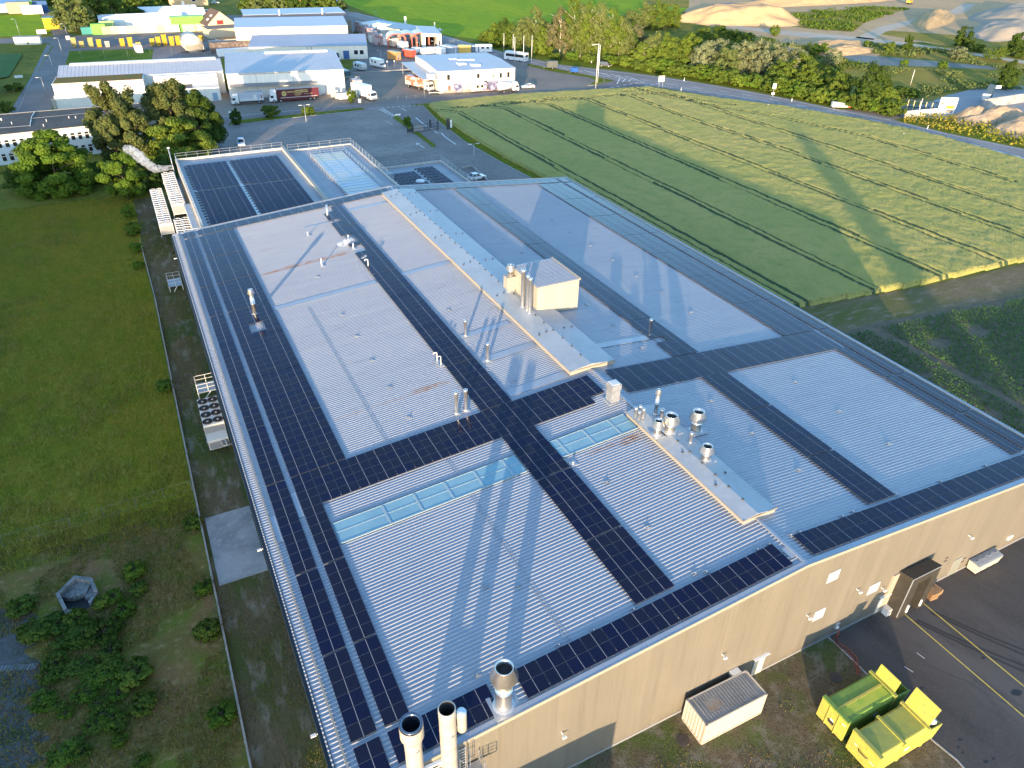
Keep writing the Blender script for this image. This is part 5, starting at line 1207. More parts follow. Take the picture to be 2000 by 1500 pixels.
an = thing('annex', 'white two tier annex with a green planted roof at the road corner', 'building', (-18.6, 266.6, 0), math.atan2(-4.5, 48))
b = MB(); b.box(0, 47, 0, 10, 0, 4.1, m_offw); b.build('wall', an); b = MB(); b.box(.2, 25.2, 1.9, 13.5, 4.1, 7.0, m_offw); b.box(28, 47, 7, 10, 4.1, 6.8, m_wh); w_ = b.build('wall', an); w_['label'] = 'set back upper tier'
b = MB(); b.box(.1, 25.3, 1.75, 13.6, 7.0, 7.15, m_offw); b.box(.4, 25.0, 2.1, 13.4, 7.15, 7.24, M('green_roof', (.16, .15, .045), .95, layers=((.25, (.24, .13, .06), .45, .62), (1, (.12, .14, .035), .5, .7)), bump=(3, .8, .2))); b.build('roof', an)
b = MB(); b.box(25.3, 39, .4, 7, 4.1, 4.16, M('terrace', (.10, .10, .11), .7)); b.box(0, 47, -.06, .3, 4.1, 4.2, m_grey); b.build('terrace', an)
for k, x in enumerate((1.2, 6.6, 12.1, 19.5)): b = MB(); b.box(x, x + 3.8, 1.82, 1.9, 4.4, 6.3, M('shutter', (.60, .59, .55), .5)); b.box(x, x + 3.9, 1.76, 1.9, 6.3, 6.42, m_grey); b.build('window_shutter', an)
b = MB(); b.box(-.9, 0, -.4, 1.0, 0, 3.2, M('door_porch', (.36, .33, .28), .7)); b.build('porch', an)
b = MB(); b.box(44.5, 46.0, -.06, 0, .1, 2.4, M('blue_door', (.22, .33, .42), .5)); b.build('door', an)
# three parallel halls behind
h1, sl = gable('depot_hall', 'low cream hall with a grey roof, blue door and two windows', (49.5, 329.8, 0), math.atan2(-12, 44.7), 46.5, 24, 5.1, 6.8, .8, wall_mat('cream_cladding', (.66, .64, .57), 1.0, .02), M('blue_grey_roof', (.30, .33, .39), .5, .2, layers=((.1, (.27, .30, .36), .4, .65),)), 0)
b = MB(); b.box(36.6, 39, -.07, -.01, .1, 3.3, M('door_blue', (.02, .09, .25), .5)); b.build('door', h1)
for x in (41, 43.3): b = MB(); b.box(x, x + 1.6, -.06, -.01, 1.8, 3.4, m_glass); w1 = b.build('window', h1); b = MB(); b.box(x - .12, x + 1.72, -.04, -.008, 1.65, 3.55, m_white); b.build('window_frame', w1)
b = MB(); b.box(24.0, 24.3, -.15, -.01, 0, 5, m_grey); b.box(22.5, 22.8, -.15, -.01, 0, 5, m_grey); b.build('downpipe', h1)
h2, sl = gable('depot_hall', 'tall cream hall with a pale blue roof in the middle of the row', (48.8, 355.5, 0), math.atan2(-8, 44), 47, 22, 9.0, 10.6, .85, wall_mat('cream_panel', (.64, .60, .51), 5.6, .02), M('blue_roof', (.36, .44, .53), .5, .2), 0)
h3, sl = gable('depot_hall', 'farthest hall with a weathered brown roof and a blue roof strip', (57.5, 378, 0), math.atan2(-5, 45), 47, 34, 7.6, 9.0, .5, m_wall, M('brown_roof', (.16, .13, .115), .7, 0, layers=((.08, (.20, .165, .145), .45, .65),)), 0)
b = MB(); b.hexa([(-.3, 17, 9.16), (47.3, 17, 9.16), (47.3, 36, 9.6), (-.3, 36, 9.6), (-.3, 17, 9.3), (47.3, 17, 9.3), (47.3, 36, 9.75), (-.3, 36, 9.75)], MATS['blue_roof']); b.build('roof', h3)
b = MB()
for (x, y) in ((16, 15), (36, 15)): b.tube([(x, y, 8.8), (x, y, 11.4)], .35, m_white, 8)
b.build('vent_pipe', h3)
# small white workshop with canopies
ws, sl = gable('workshop', 'white flat workshop with small dark windows and skylights beside the graffiti trailers', (96.6, 244.9, 0), math.atan2(-3.3, 27.3), 27.5, 33, 6.9, 7.4, .5, wall_mat('workshop_cladding', (.70, .67, .60), 7.2, .01), M('workshop_roof', (.40, .42, .45), .5, .15, layers=((.1, (.37, .39, .42), .4, .65),)), 0, over=.05)
for (x, w_, z0, z1) in ((3, 1, 4.2, 5.9), (13.6, 1, 4.3, 5.7), (19.2, .5, 4.3, 5.3), (21.8, .9, 4.0, 5.6), (24.6, .95, 4.0, 5.8), (16.2, 1, 2.6, 3.4), (3.2, 1, .9, 2.4)): b = MB(); b.box(x, x + w_, -.06, -.01, z0, z1, m_glass if z0 != .9 else M('red_hatch', (.33, .10, .07), .5)); b.build('window', ws)
b = MB()
for (x, y) in ((13.5, 5), (9.5, 8.5), (11.5, 15.5), (14.5, 15), (9.2, 17.5)): b.box(x, x + 3, y, y + 2.6, 7.2, 7.75, m_offw)
b.build('skylight', ws)
b = MB(); b.box(-5.2, 0, .5, 34, 4.4, 4.65, m_gr); b.box(-3.2, -.9, .8, 3.6, 4.65, 6.0, m_offw)
for y in (.6, 8, 16, 33): b.tube([(-5, y, 0), (-5, y, 4.4)], .1, m_grey, 6)
for z in (5.2, 5.7): b.tube([(-5.1, 1, z), (-5.1, 14, z)], .04, m_galv, 5)
b.build('canopy', ws)
b = MB(); b.hexa([(27.5, 6, 4.3), (31.5, 10, 4.3), (31.0, 20, 4.3), (27.5, 28, 4.3), (27.5, 6, 4.5), (31.5, 10, 4.5), (31.0, 20, 4.5), (27.5, 28, 4.5)], m_gr); b.build('side_canopy', ws)
b = MB(); b.box(1.5, 27.2, -.05, -.012, 0, .9, m_cream)
for x in (9.6, 21): b.box(x - .06, x + .06, -.12, -.01, 0, 6.8, m_grey)
b.build('plinth', ws)
# wash bays with red arches, car wash, carport roof
m_red = M('red_frame', (.42, .10, .06), .5); m_arch = M('arch_roof', (.58, .56, .55), .4)
for k, (u, v) in enumerate(((776, 94), (798, 93), (822, 92))):
    x, y = g2(u, v); t = thing('wash_bay', ['left red framed wash bay with a rounded white roof', 'middle red framed wash bay with a rounded white roof', 'right red framed wash bay with a rounded white roof'][k], 'wash bay', (x, y, 0), -.25, 'red framed wash bays')
    b = MB(); pr = [(4.1 * math.cos(PI * q / 12), 3.6 + 2.3 * math.sin(PI * q / 12)) for q in range(13)]
    b.profy([(p[0], p[1]) for p in pr][::-1] + [(p[0] * .93, p[1] - .25) for p in pr], 0, 11, m_arch); b.build('roof', t)
    b = MB(); b.profy([(p[0] * 1.03, p[1] + .1) for p in pr][::-1] + [(p[0] * .90, p[1] - .35) for p in pr], -.2, 0, m_red)
    for sx in (-4.1, 3.7): b.box(sx, sx + .4, -.2, .2, 0, 3.6, m_red); b.box(sx, sx + .4, 10.6, 11, 0, 3.6, m_red); b.box(sx + .1, sx + .25, .2, 10.6, .2, 3.0, M('bay_panel', (.50, .33, .26), .5))
    b.build('frame', t)
x, y = g2(843, 92); t = thing('car_wash', 'white car wash hall with an open dark gateway', 'building', (x, y, 0), -.25)
b = MB(); b.box(-4.2, -2.6, 0, 24, 0, 5.6, m_offw); b.box(2.6, 4.6, 0, 24, 0, 5.2, m_offw); b.box(-2.6, 2.6, 0, 24, 4.4, 5.4, m_offw); b.box(-2.6, 2.6, 22, 23.9, 0, 4.4, m_cream); b.build('wall', t)
b = MB(); b.hexa([(-4.4, -.2, 5.7), (4.8, -.2, 5.25), (4.8, 24.2, 5.25), (-4.4, 24.2, 5.7), (-4.4, -.2, 5.85), (4.8, -.2, 5.4), (4.8, 24.2, 5.4), (-4.4, 24.2, 5.85)], m_gr); b.build('roof', t)
b = MB(); b.box(-1.2, 1.2, 3, 3.5, 3.9, 4.3, m_white); b.box(3.3, 3.9, -.05, -.01, 1, 2.8, m_glass); b.build('wash_gantry', t)
x, y = g2(780, 72); t = thing('carport', 'long dark monopitch carport roof along the main road', 'carport', (x, y, 0), -1.22); b = MB(); b.hexa([(-17, -4.5, 4.2), (27, -4.5, 4.2), (27, 4.5, 5.2), (-17, 4.5, 5.2), (-17, -4.5, 4.4), (27, -4.5, 4.4), (27, 4.5, 5.4), (-17, 4.5, 5.4)], M('carport_roof', (.10, .13, .17), .35, .3)); b.build('roof', t); b = MB()
for xx in (-16, -5, 6, 17, 26):
    for yy in (-4, 4): b.tube([(xx, yy, 0), (xx, yy, 4.4)], .12, m_grey, 6)
b.build('post', t)
# dwelling house and its neighbours
x, y = g2(456, 62); t, sl = gable('house', 'cream house with a steep brown gable roof and roof windows', (x + 1, y - 3, 0), rad(98), 15, 13, 4.2, 9.6, .5, M('house_wall', (.60, .50, .34), .6), M('brown_tiles', (.115, .08, .06), .8, layers=((.5, (.14, .10, .075), .45, .65),)), 0, over=.8)
b = MB()
for (xx, yy) in ((4, 10.8), (5.6, 10.8), (4, 8.9), (5.6, 8.9)): zz = sl(yy); b.hexa([(xx, yy, zz + .16), (xx + 1, yy, zz + .16), (xx + 1, yy + .9, sl(yy + .9) + .16), (xx, yy + .9, sl(yy + .9) + .16), (xx, yy, zz + .22), (xx + 1, yy, zz + .22), (xx + 1, yy + .9, sl(yy + .9) + .22), (xx, yy + .9, sl(yy + .9) + .22)], m_white)
b.build('roof_window', t); b = MB(); b.box(-.06, 0, 5.5, 8.5, 4.0, 5.8, M('red_shutter', (.22, .03, .03), .5)); b.build('window', t)
x, y = g2(366, 11); t, sl = gable('house', 'tan house wall with a white window at the top edge', (x - 10, y, 0), -.2, 22, 10, 6, 9, .5, M('tan_wall', (.50, .36, .20), .6), MATS['brown_tiles'], 0)
b = MB(); b.box(13, 15.5, -.06, 0, 2.2, 4.4, m_white); b.box(13.2, 15.3, -.08, -.06, 2.4, 4.2, m_glass); b.build('window', t); b = MB(); b.box(7, 8.6, -.06, 0, 0, 2.6, m_white); b.build('door', t)
x, y = g2(57, 86); t = thing('kiosk', 'small grey transformer hut at the road junction', 'hut', (x, y, 0), -.15); b = MB(); b.box(-5, 5, -1.8, 1.8, 0, 2.9, m_offw); b.build('wall', t); b = MB(); b.box(-5.3, 5.3, -2, 2, 2.9, 3.1, m_conc); b.build('roof', t); b = MB(); b.box(-.5, .6, -1.86, -1.81, .1, 2.1, m_grey); b.build('door', t)
x, y = g2(6, 190); t = thing('dark_shed', 'dark blue cubic building at the left edge', 'building', (x - 7.5, y, 0)); b = MB(); b.box(-4, 4.6, -3, 14, 0, 8, M('dark_blue_facade', (.02, .028, .045), .35)); b.build('wall', t); b = MB(); b.box(-4.1, 4.7, -3.1, 14.1, 8, 8.2, m_anth); b.build('roof', t); b = MB(); b.box(-1, 2, -3.06, -3.01, 2, 6, m_glass); b.box(4.6, 4.66, 2, 6, 1, 6, m_glass); b.build('window', t)
# ================================================================ vehicles
m_tyre = M('tyre', (.018, .018, .018), .8); m_rim = M('wheel_rim', (.45, .45, .45), .35, .7)
m_lamp = M('headlight', (.75, .76, .78), .15); m_tail = M('tail_light', (.35, .02, .015), .3)
def paint(nm, c): return M('paint_' + nm, c, .28, .0, spec=.6)
P_WHITE = paint('white', (.74, .74, .73)); P_SILV = paint('silver', (.46, .53, .60)); P_DARK = paint('dark', (.045, .05, .055)); P_RED = paint('red', (.45, .09, .04))
def add_wheels(t, xs, W_, r):
    for x in xs:
        for y, q in ((-W_ / 2 + .1, -1), (W_ / 2 - .1, 1)):
            b = MB(); b.wheel(x, y, r, r, .24, m_tyre); wh = b.build('wheel', t); b = MB(); b.wheel(x, y + q * .10, r, r * .6, .06, m_rim, 'y', 10); b.build('rim', wh)
def car(name, label, cat, px, heading, col, L=4.3, W_=1.8, H=1.5, kind='hatch'):
    x, y = g2(*px); t = thing(name, label, cat, (x, y, .03), heading); h = L / 2
    if kind == 'van': prof = [(-h, .3), (h, .3), (h, .75), (h - .75, .95), (h - 1.4, H), (-h + .1, H), (-h, H - .25)]
    low = [(-h, .28), (h, .28), (h + .02, .55), (h - .1, .72), (h * .45, .88), (-h * .75, .95), (-h - .02, .85), (-h - .04, .45)]
    b = MB(); b.profy(low, -W_ / 2, W_ / 2, col); b.build('body', t)
    if kind == 'hatch': cab = [(h * .42, .86), (h * .08, H - .04), (-h * .6, H), (-h * .93, .94)]
    elif kind == 'sedan': cab = [(h * .40, .86), (h * .05, H - .04), (-h * .45, H - .02), (-h * .92, .95)]
    else: cab = [(h * .62, .86), (h * .38, H - .05), (-h * .93, H), (-h * .98, .9)]
    n = len(cab); V = [(p[0], -W_ / 2 + .06, p[1]) if p[1] < 1.1 else (p[0], -W_ / 2 + .24, p[1]) for p in cab] + [(p[0], W_ / 2 - .06, p[1]) if p[1] < 1.1 else (p[0], W_ / 2 - .24, p[1]) for p in cab]
    b = MB(); b.add(V, [tuple(range(n)), tuple(range(2 * n - 1, n - 1, -1))] + [(i, n + i, n + (i + 1) % n, (i + 1) % n) for i in range(n)], m_glass); b.build('windows', t)
    b = MB(); (xa, za), (xb, zb_) = cab[1], cab[2]; b.hexa([(xb, -W_ / 2 + .22, zb_ - .02), (xa, -W_ / 2 + .22, za - .02), (xa, W_ / 2 - .22, za - .02), (xb, W_ / 2 - .22, zb_ - .02), (xb, -W_ / 2 + .25, zb_ + .04), (xa, -W_ / 2 + .25, za + .03), (xa, W_ / 2 - .25, za + .03), (xb, W_ / 2 - .25, zb_ + .04)], col)
    for sy in (-1, 1):
        for (p, q) in ((cab[0], cab[1]), (cab[2], cab[3]), (((cab[0][0] + cab[3][0]) / 2, .9), ((cab[1][0] + cab[2][0]) / 2, H - .03))): b.tube([(p[0], sy * (W_ / 2 - .07 if p[1] < 1.1 else W_ / 2 - .23), p[1]), (q[0], sy * (W_ / 2 - .07 if q[1] < 1.1 else W_ / 2 - .23), q[1])], .05, col, 5)
    b.build('roof', t)
    for sy in (-1, 1): b = MB(); b.box(h - .12, h + .03, sy * W_ * .36 - .18, sy * W_ * .36 + .18, .56, .72, m_lamp); b.build('headlight', t); b = MB(); b.box(-h - .06, -h + .05, sy * W_ * .38 - .12, sy * W_ * .38 + .12, .6, .85, m_tail); b.build('tail_light', t)
    add_wheels(t, (h * .62, -h * .62), W_, .32)
    return t
car('parked_car', 'silver car parked alone in the wide empty parking lot', 'car', (472, 283), rad(-98), P_SILV, 4.5, 1.85, 1.55)
car('parked_car', 'white hatchback parked behind the low solar deck', 'car', (931, 350), rad(8), P_WHITE, 4.2, 1.8, 1.5)
car('parked_car', 'white sedan parked at the corner of the white workshop', 'car', (1031, 172), rad(172), P_WHITE, 4.6, 1.85, 1.5, 'sedan')
car('moving_van', 'black minivan driving on the main road past the treeline', 'car', (1182, 130), rad(-42), P_DARK, 4.9, 1.95, 1.9, 'van')
car('parked_car', 'dark car parked beside the white coach', 'car', (993, 113), rad(120), P_DARK, 4.3, 1.8, 1.45)
car('parked_car', 'grey car in front of the cream house', 'car', (431, 52), rad(-60), P_SILV, 4.2, 1.8, 1.5)
car('parked_car', 'white van standing left of the cream house', 'van', (406, 28), rad(80), P_WHITE, 5.4, 2, 2.4, 'van')
car('parked_car', 'white car on the lane behind the cream house at the top edge', 'car', (421, 7), rad(10), P_WHITE, 4.4, 1.8, 1.5)
car('parked_car', 'white van half hidden behind the corner of the white warehouse', 'van', (656, 116), rad(-75), P_WHITE, 5.6, 2.1, 2.7, 'van')
car('parked_car', 'dark car in front of the long white container office', 'car', (776, 89), rad(-90), P_DARK, 4.2, 1.8, 1.5)
car('parked_car', 'yellow low car on the lane by the cream house', 'car', (438, 56), rad(20), paint('yellow', (.6, .42, .03)), 4.2, 1.8, 1.2)
def lorry(name, label, px, heading, cabcol, boxcol, boxL, boxH=2.7, rigid=True, cat='lorry', skirt=None, roofcol=None, cabH=3.0, W_=2.5, tank=False):
    """local x forward, origin under the front bumper"""
    x, y = g2(*px); t = thing(name, label, cat, (x, y, .03), heading); cl = 2.2
    b = MB(); b.profy([(-cl, .55), (0, .5), (.05, 1.5), (-.25, 2.35), (-.75, cabH), (-cl, cabH)], -W_ / 2, W_ / 2, cabcol); b.build('cab', t)
    b = MB(); b.hexa([(-.02, -W_ / 2 + .12, 1.55), (.07, -W_ / 2 + .12, 1.5), (.07, W_ / 2 - .12, 1.5), (-.02, W_ / 2 - .12, 1.55), (-.3, -W_ / 2 + .15, 2.35), (-.22, -W_ / 2 + .15, 2.35), (-.22, W_ / 2 - .15, 2.35), (-.3, W_ / 2 - .15, 2.35)], m_glass)
    for sy in (-1, 1): b.box(-1.25, -.4, sy * (W_ / 2 + .012) - .012, sy * (W_ / 2 + .012) + .012, 1.5, 2.2, m_glass)
    b.build('windscreen', t)
    b = MB(); b.box(-.05, .1, -W_ / 2, W_ / 2, .35, .85, m_grey); b.build('bumper', t)
    for sy in (-1, 1): b = MB(); b.box(.1, .13, sy * .95 - .2, sy * .95 + .2, .6, .78, m_lamp); b.build('headlight', t); b = MB(); b.box(-.55, -.35, sy * (W_ / 2 + .2) - .1, sy * (W_ / 2 + .2) + .1, 1.6, 2.1, m_anth); b.build('mirror', t)
    x1 = -cl - .25; x0 = x1 - boxL
    b = MB(); b.box(x0, -.4, -.45, .45, .5, .95, m_anth); b.build('chassis', t)
    b = MB(); z0 = 1.05
    if tank: b.tube([(x0, 0, 2.15), (x1, 0, 2.15)], 1.25, boxcol, 16)
    else: b.box(x0, x1, -W_ / 2 - .02, W_ / 2 + .02, z0, z0 + boxH, boxcol); b.box(x0 + .05, x1 - .05, -W_ / 2 + .03, W_ / 2 - .03, z0 + boxH, z0 + boxH + .04, roofcol or boxcol)
    bx = b.build('cargo_box', t)
    if skirt: b = MB(); b.box(x0 + 1.2, x1 - 1.2, -W_ / 2 - .01, -W_ / 2 + .05, .45, 1.05, skirt); b.box(x0 + 1.2, x1 - 1.2, W_ / 2 - .05, W_ / 2 + .01, .45, 1.05, skirt); b.build('side_skirt', t)
    xs = [-1.3, x0 + 1.6] + ([] if rigid else [x1 - .9, x0 + 2.9]); add_wheels(t, xs, W_, .48)
    return t, bx, x0, x1
m_mar = M('maroon_tarp', (.085, .008, .018), .5, layers=((.5, (.10, .012, .022), .45, .65),)); m_gold = M('gold_lettering', (.55, .43, .16), .5)
t, bx, x0, x1 = lorry('lorry', 'maroon curtain lorry with gold lettering and a white tractor cab', (527, 200), rad(177), P_WHITE, m_mar, 13.2, 2.75, False, skirt=m_mar, roofcol=M('grey_tarp', (.30, .30, .30), .6), cabH=3.7)
b = MB(); yy = 1.27 + .02
b.add([(x1 - 2.2 + .75 * math.cos(a), yy, 2.55 + .75 * math.sin(a)) for a in [2 * PI * k / 18 for k in range(18)]], [tuple(range(17, -1, -1))], m_gold)
b.add([(x1 - 2.2 + .5 * math.cos(a), yy + .01, 2.55 + .42 * math.sin(a)) for a in [2 * PI * k / 14 for k in range(14)]], [tuple(range(13, -1, -1))], M('olive_badge', (.30, .27, .06), .5))
def bars(b, xa, xb, z, h, mat, n, gap=.25):      # a row of letter-sized blocks of uneven width
    r_ = random.Random(int(xa * 10 + n)); L = (xb - xa) / n
    for k in range(n):
        w__ = abs(L) * (1 - gap) * r_.uniform(.7, 1.1); s = xa + L * k
        b.box(min(s, s + math.copysign(w__, L)), max(s, s + math.copysign(w__, L)), yy - .012, yy + .004, z, z + h * r_.choice((.8, 1, 1)), mat)
bars(b, x1 - 3.2, x1 - 5.6, 2.75, .42, m_gold, 9); b.box(x1 - 9.7, x1 - 5.75, yy - .012, yy, 2.62, 3.4, m_gold); yy += .006; bars(b, x1 - 5.95, x1 - 9.5, 2.8, .45, m_mar, 11); yy -= .006
bars(b, x1 - 5.3, x1 - 7.8, 2.15, .22, m_gold, 12); bars(b, x1 - 5.7, x1 - 7.5, 1.8, .18, m_gold, 9); bars(b, x1 - 8.6, x1 - 11.2, 2.1, .14, m_gold, 10)
b.box(x0 + .6, x1 - .9, yy - .012, yy, 1.25, 1.38, m_offw); b.build('lettering', bx)
t, bx, x0, x1 = lorry('lorry', 'white delivery lorry with a faded picture on its grey side', (453, 205), rad(176), P_WHITE, M('grey_side', (.42, .45, .50), .5), 7.4, 2.5, roofcol=m_grey)
b = MB(); yy = 1.29; b.box(x0 + .1, x1 - .1, yy - .012, yy, 1.1, 1.9, M('mural_pale', (.55, .56, .56), .5)); b.box(x0 + 2.2, x0 + 3.0, yy - .01, yy + .005, 1.3, 2.9, m_offw); b.box(x0 + .4, x0 + .9, yy - .01, yy + .005, 1.6, 2.6, M('mural_red', (.35, .14, .12), .5)); b.box(x0 + 1.3, x0 + 1.7, yy - .01, yy + .005, 1.4, 2.8, M('mural_blue', (.25, .35, .5), .5)); b.build('picture', bx)
m_rw = M('red_white_side', (.60, .50, .45), .5, layers=((.45, (.45, .13, .07), .47, .55),), stretch=(1, 1, 2.2))
lorry('lorry', 'white and red livestock lorry loading under the workshop canopy', (843, 179), rad(-68), P_WHITE, m_rw, 9.5, 2.8, roofcol=P_RED)
lorry('lorry', 'white box lorry facing the side road with its back to the yard', (731, 197), rad(-68), P_WHITE, P_WHITE, 7.5, 3.3, cabH=2.7)
lorry('lorry', 'dark green fronted recovery lorry at the end of the white warehouse', (680, 154), rad(-80), M('paint_teal', (.05, .13, .12), .3), M('white_load', (.62, .63, .64), .5), 6.5, 1.6, cabH=2.6)
lorry('lorry', 'white tank lorry standing in front of the workshop', (1010, 178), rad(4), P_WHITE, P_WHITE, 5.2, tank=True, cabH=3.3)
def trailer(name, label, px, heading, L, W_, H, mat, cat='trailer', roof=None, windows=0, z0=.55, wheels=(.4, .55)):
    x, y = g2(*px); t = thing(name, label, cat, (x, y, .03), heading); b = MB()
    b.profy([(-L / 2, z0), (L / 2 - .3, z0), (L / 2, z0 + .8), (L / 2 - .25, H), (-L / 2 + .1, H), (-L / 2, H - .3)], -W_ / 2, W_ / 2, mat); b.build('body', t)
    if roof: b = MB(); b.box(-L / 2 + .15, L / 2 - .3, -W_ / 2 + .05, W_ / 2 - .05, H, H + .05, roof); b.build('roof', t)
    b = MB(); b.tube([(L / 2 - .2, 0, z0 + .05), (L / 2 + 1.1, 0, z0)], .05, m_grey, 5); b.tube([(L / 2 + .9, 0, z0), (L / 2 + .9, 0, 0)], .03, m_grey, 5); b.build('drawbar', t)
    if windows:
        for sy in (-1, 1):
            for k in range(windows): b = MB(); xx = -L * .3 + k * L * .3; b.box(xx, xx + .9, sy * (W_ / 2 + .01) - .012, sy * (W_ / 2 + .01) + .012, H * .52, H * .78, m_glass); b.build('window', t)
    add_wheels(t, [(-.5 + wheels[0]) * L * .3] if len(wheels) < 3 else list(wheels), W_ + .1, .33)
    return t
m_graf = M('graffiti', (.10, .13, .22), .5, layers=((.9, (.42, .38, .50), .5, .56), (1.4, (.06, .06, .12), .52, .58), (2.2, (.45, .28, .42), .58, .63)))
m_graf2 = M('graffiti_pale', (.50, .49, .44), .5, layers=((.7, (.30, .16, .36), .5, .56), (1.5, (.35, .50, .08), .58, .63), (1.1, (.62, .60, .55), .52, .58)))
trailer('box_trailer', 'dark blue graffiti covered box trailer at the workshop wall', (891, 180), rad(95), 4.2, 2.4, 3.0, m_graf)
trailer('sales_caravan', 'rounded sales caravan painted with pale graffiti in front of the workshop', (932, 180), rad(184), 6.0, 2.4, 3.1, m_graf2, 'caravan', m_offw, 2)
trailer('box_trailer', 'purple graffiti trailer between the sales caravan and the tank lorry', (962, 178), rad(4), 3.0, 2.4, 3.1, m_graf)
trailer('box_trailer', 'tall black box trailer parked at the kerb of the main road', (1077, 134), rad(165), 4.6, 2.3, 2.9, M('trailer_black', (.07, .085, .085), .5, layers=((.6, (.09, .10, .10), .45, .65),)))
trailer('small_trailer', 'small trailer under a bright blue cover near the main road', (1121, 143), rad(185), 2.6, 1.6, 1.9, M('blue_tarp', (.03, .12, .42), .5))
trailer('box_trailer', 'white and red box trailer left of the white box lorry', (697, 173), rad(-80), 5.5, 2.4, 3.0, M('white_red_side', (.58, .48, .44), .5, layers=((.5, (.42, .20, .15), .5, .56),)))
trailer('caravan', 'pale grey caravan parked in the gravel yard', (704, 137), rad(-75), 6.2, 2.3, 2.7, M('caravan_shell', (.50, .55, .56), .4), 'caravan', None, 2)
t = trailer('motorhome', 'white motorhome with an overhanging front in the gravel yard', (737, 131), rad(-72), 6.8, 2.3, 3.1, P_WHITE, 'motorhome', None, 2); b = MB(); b.hexa([(3.3, -1.05, 1.4), (3.5, -1.05, 1.3), (3.5, 1.05, 1.3), (3.3, 1.05, 1.4), (3.05, -1.05, 2.2), (3.2, -1.05, 2.2), (3.2, 1.05, 2.2), (3.05, 1.05, 2.2)], m_glass); b.build('windscreen', t); b = MB(); b.box(2.4, 4.2, -1.0, 1.0, .5, 1.3, P_WHITE); b.build('bonnet', t)
x, y = g2(1008, 119); t = thing('coach', 'white coach with dark windows parked by the flagpoles', 'coach', (x, y, .03), rad(120)); b = MB(); b.profy([(-5.2, .4), (5.2, .4), (5.3, 1.6), (4.8, 3.5), (-5.1, 3.5), (-5.2, 3.2)], -1.27, 1.27, P_WHITE); b.build('body', t); b = MB()
for sy in (-1, 1): b.profy([(-4.6, 1.7), (4.4, 1.7), (4.2, 2.75), (-4.6, 2.75)], sy * 1.275 - .012, sy * 1.275 + .012, m_glass)
b.box(-5.22, -5.19, -.9, .9, 1.9, 2.8, m_glass); b.hexa([(5.2, -1.1, 1.5), (5.33, -1.1, 1.5), (5.33, 1.1, 1.5), (5.2, 1.1, 1.5), (4.85, -1.1, 3.0), (4.98, -1.1, 3.0), (4.98, 1.1, 3.0), (4.85, 1.1, 3.0)], m_glass); b.build('windows', t); b = MB(); b.box(-3.5, -1, -.7, .7, 3.5, 3.7, m_offw); b.build('roof_unit', t); add_wheels(t, (3.2, -2.6), 2.5, .48)
# boxes, cabins and vehicles of the depot
def bx_(name, label, px, heading, L, W_, H, mat, cat, roof=None, door=True, grp=None):
    x, y = g2(*px); t = thing(name, label, cat, (x, y, .02), heading, grp); b = MB(); b.box(-L / 2, L / 2, -W_ / 2, W_ / 2, .1, H, mat)
    for k in range(max(2, int(L / 1.2))): b.box(-L / 2 + k * 1.2 + .1, -L / 2 + k * 1.2 + .2, -W_ / 2 - .03, W_ / 2 + .03, .1, H, mat)
    b.build('body', t); b = MB(); b.box(-L / 2 - .05, L / 2 + .05, -W_ / 2 - .05, W_ / 2 + .05, H, H + .12, roof or mat); b.build('roof', t)
    if door: b = MB(); b.box(-L / 2 - .03, -L / 2 + .0, -.45, .45, .3, H * .8, m_grey if door is True else door); b.build('door', t)
    return t
bx_('cargo_container', 'orange container beside the red trailers in the depot', (770, 116), rad(108), 6.0, 2.5, 3.0, M('orange_steel', (.55, .27, .08), .5), 'container', M('orange_roof', (.50, .38, .22), .5))
bx_('site_cabin', 'long white container office with a pale roof and door', (752, 86), rad(112), 17, 5.0, 3.2, m_white, 'cabin', M('cabin_roof', (.46, .42, .36), .6), M('cabin_door', (.4, .42, .44), .5))
for k in range(5): bx_('site_cabin', ['first', 'second', 'third', 'fourth', 'fifth'][k] + ' pinkish cabin from the rear in the row left of the container office', (702 + 9 * k, 63 + 6.2 * k), rad(112), 4.2, 2.6, 4.6, M('cabin_pink', (.50, .42, .42), .5, layers=((.7, (.35, .12, .14), .52, .58),)), 'cabin', m_grey, True, 'cabins in a row left of the container office')
t = thing('domed_tent', 'white tent with a row of rounded humps behind the container office', 'tent', (*g2(738, 66), 0), rad(112)); b = MB()
for k in range(4): b.tube([(-8 + 4.2 * k, -6, 3.2), (-8 + 4.2 * k, 6, 3.2)], 2.1, M('tent_cloth', (.62, .70, .72), .5), 14)
b.box(-10, 7, -6, 6, 0, 3, m_offw); b.build('roof', t)
trailer('box_trailer', 'white trailer standing behind the red one in the depot', (787, 96), rad(-70), 5, 2.4, 3.2, P_WHITE); trailer('box_trailer', 'red and white trailer right of the orange container', (800, 113), rad(-70), 6, 2.5, 3.2, M('red_side', (.42, .08, .05), .5), 'trailer', m_offw)
trailer('box_trailer', 'small white trailer end on in the depot', (813, 106), rad(-80), 3.2, 2.6, 2.7, m_white); trailer('box_trailer', 'cream trailer in front of the car wash', (834, 107), rad(-170), 6.2, 2.5, 2.9, m_offw); trailer('caravan', 'white caravan next to the blue grey cabin', (859, 107), rad(-75), 5.6, 2.4, 2.9, P_WHITE, 'caravan', None, 1)
bx_('site_cabin', 'blue grey cabin with a small white window in the depot', (878, 104), rad(112), 7.5, 3.4, 3.0, M('cabin_blue', (.30, .36, .42), .5), 'cabin', m_gr, M('cabin_window', (.6, .62, .65), .4))
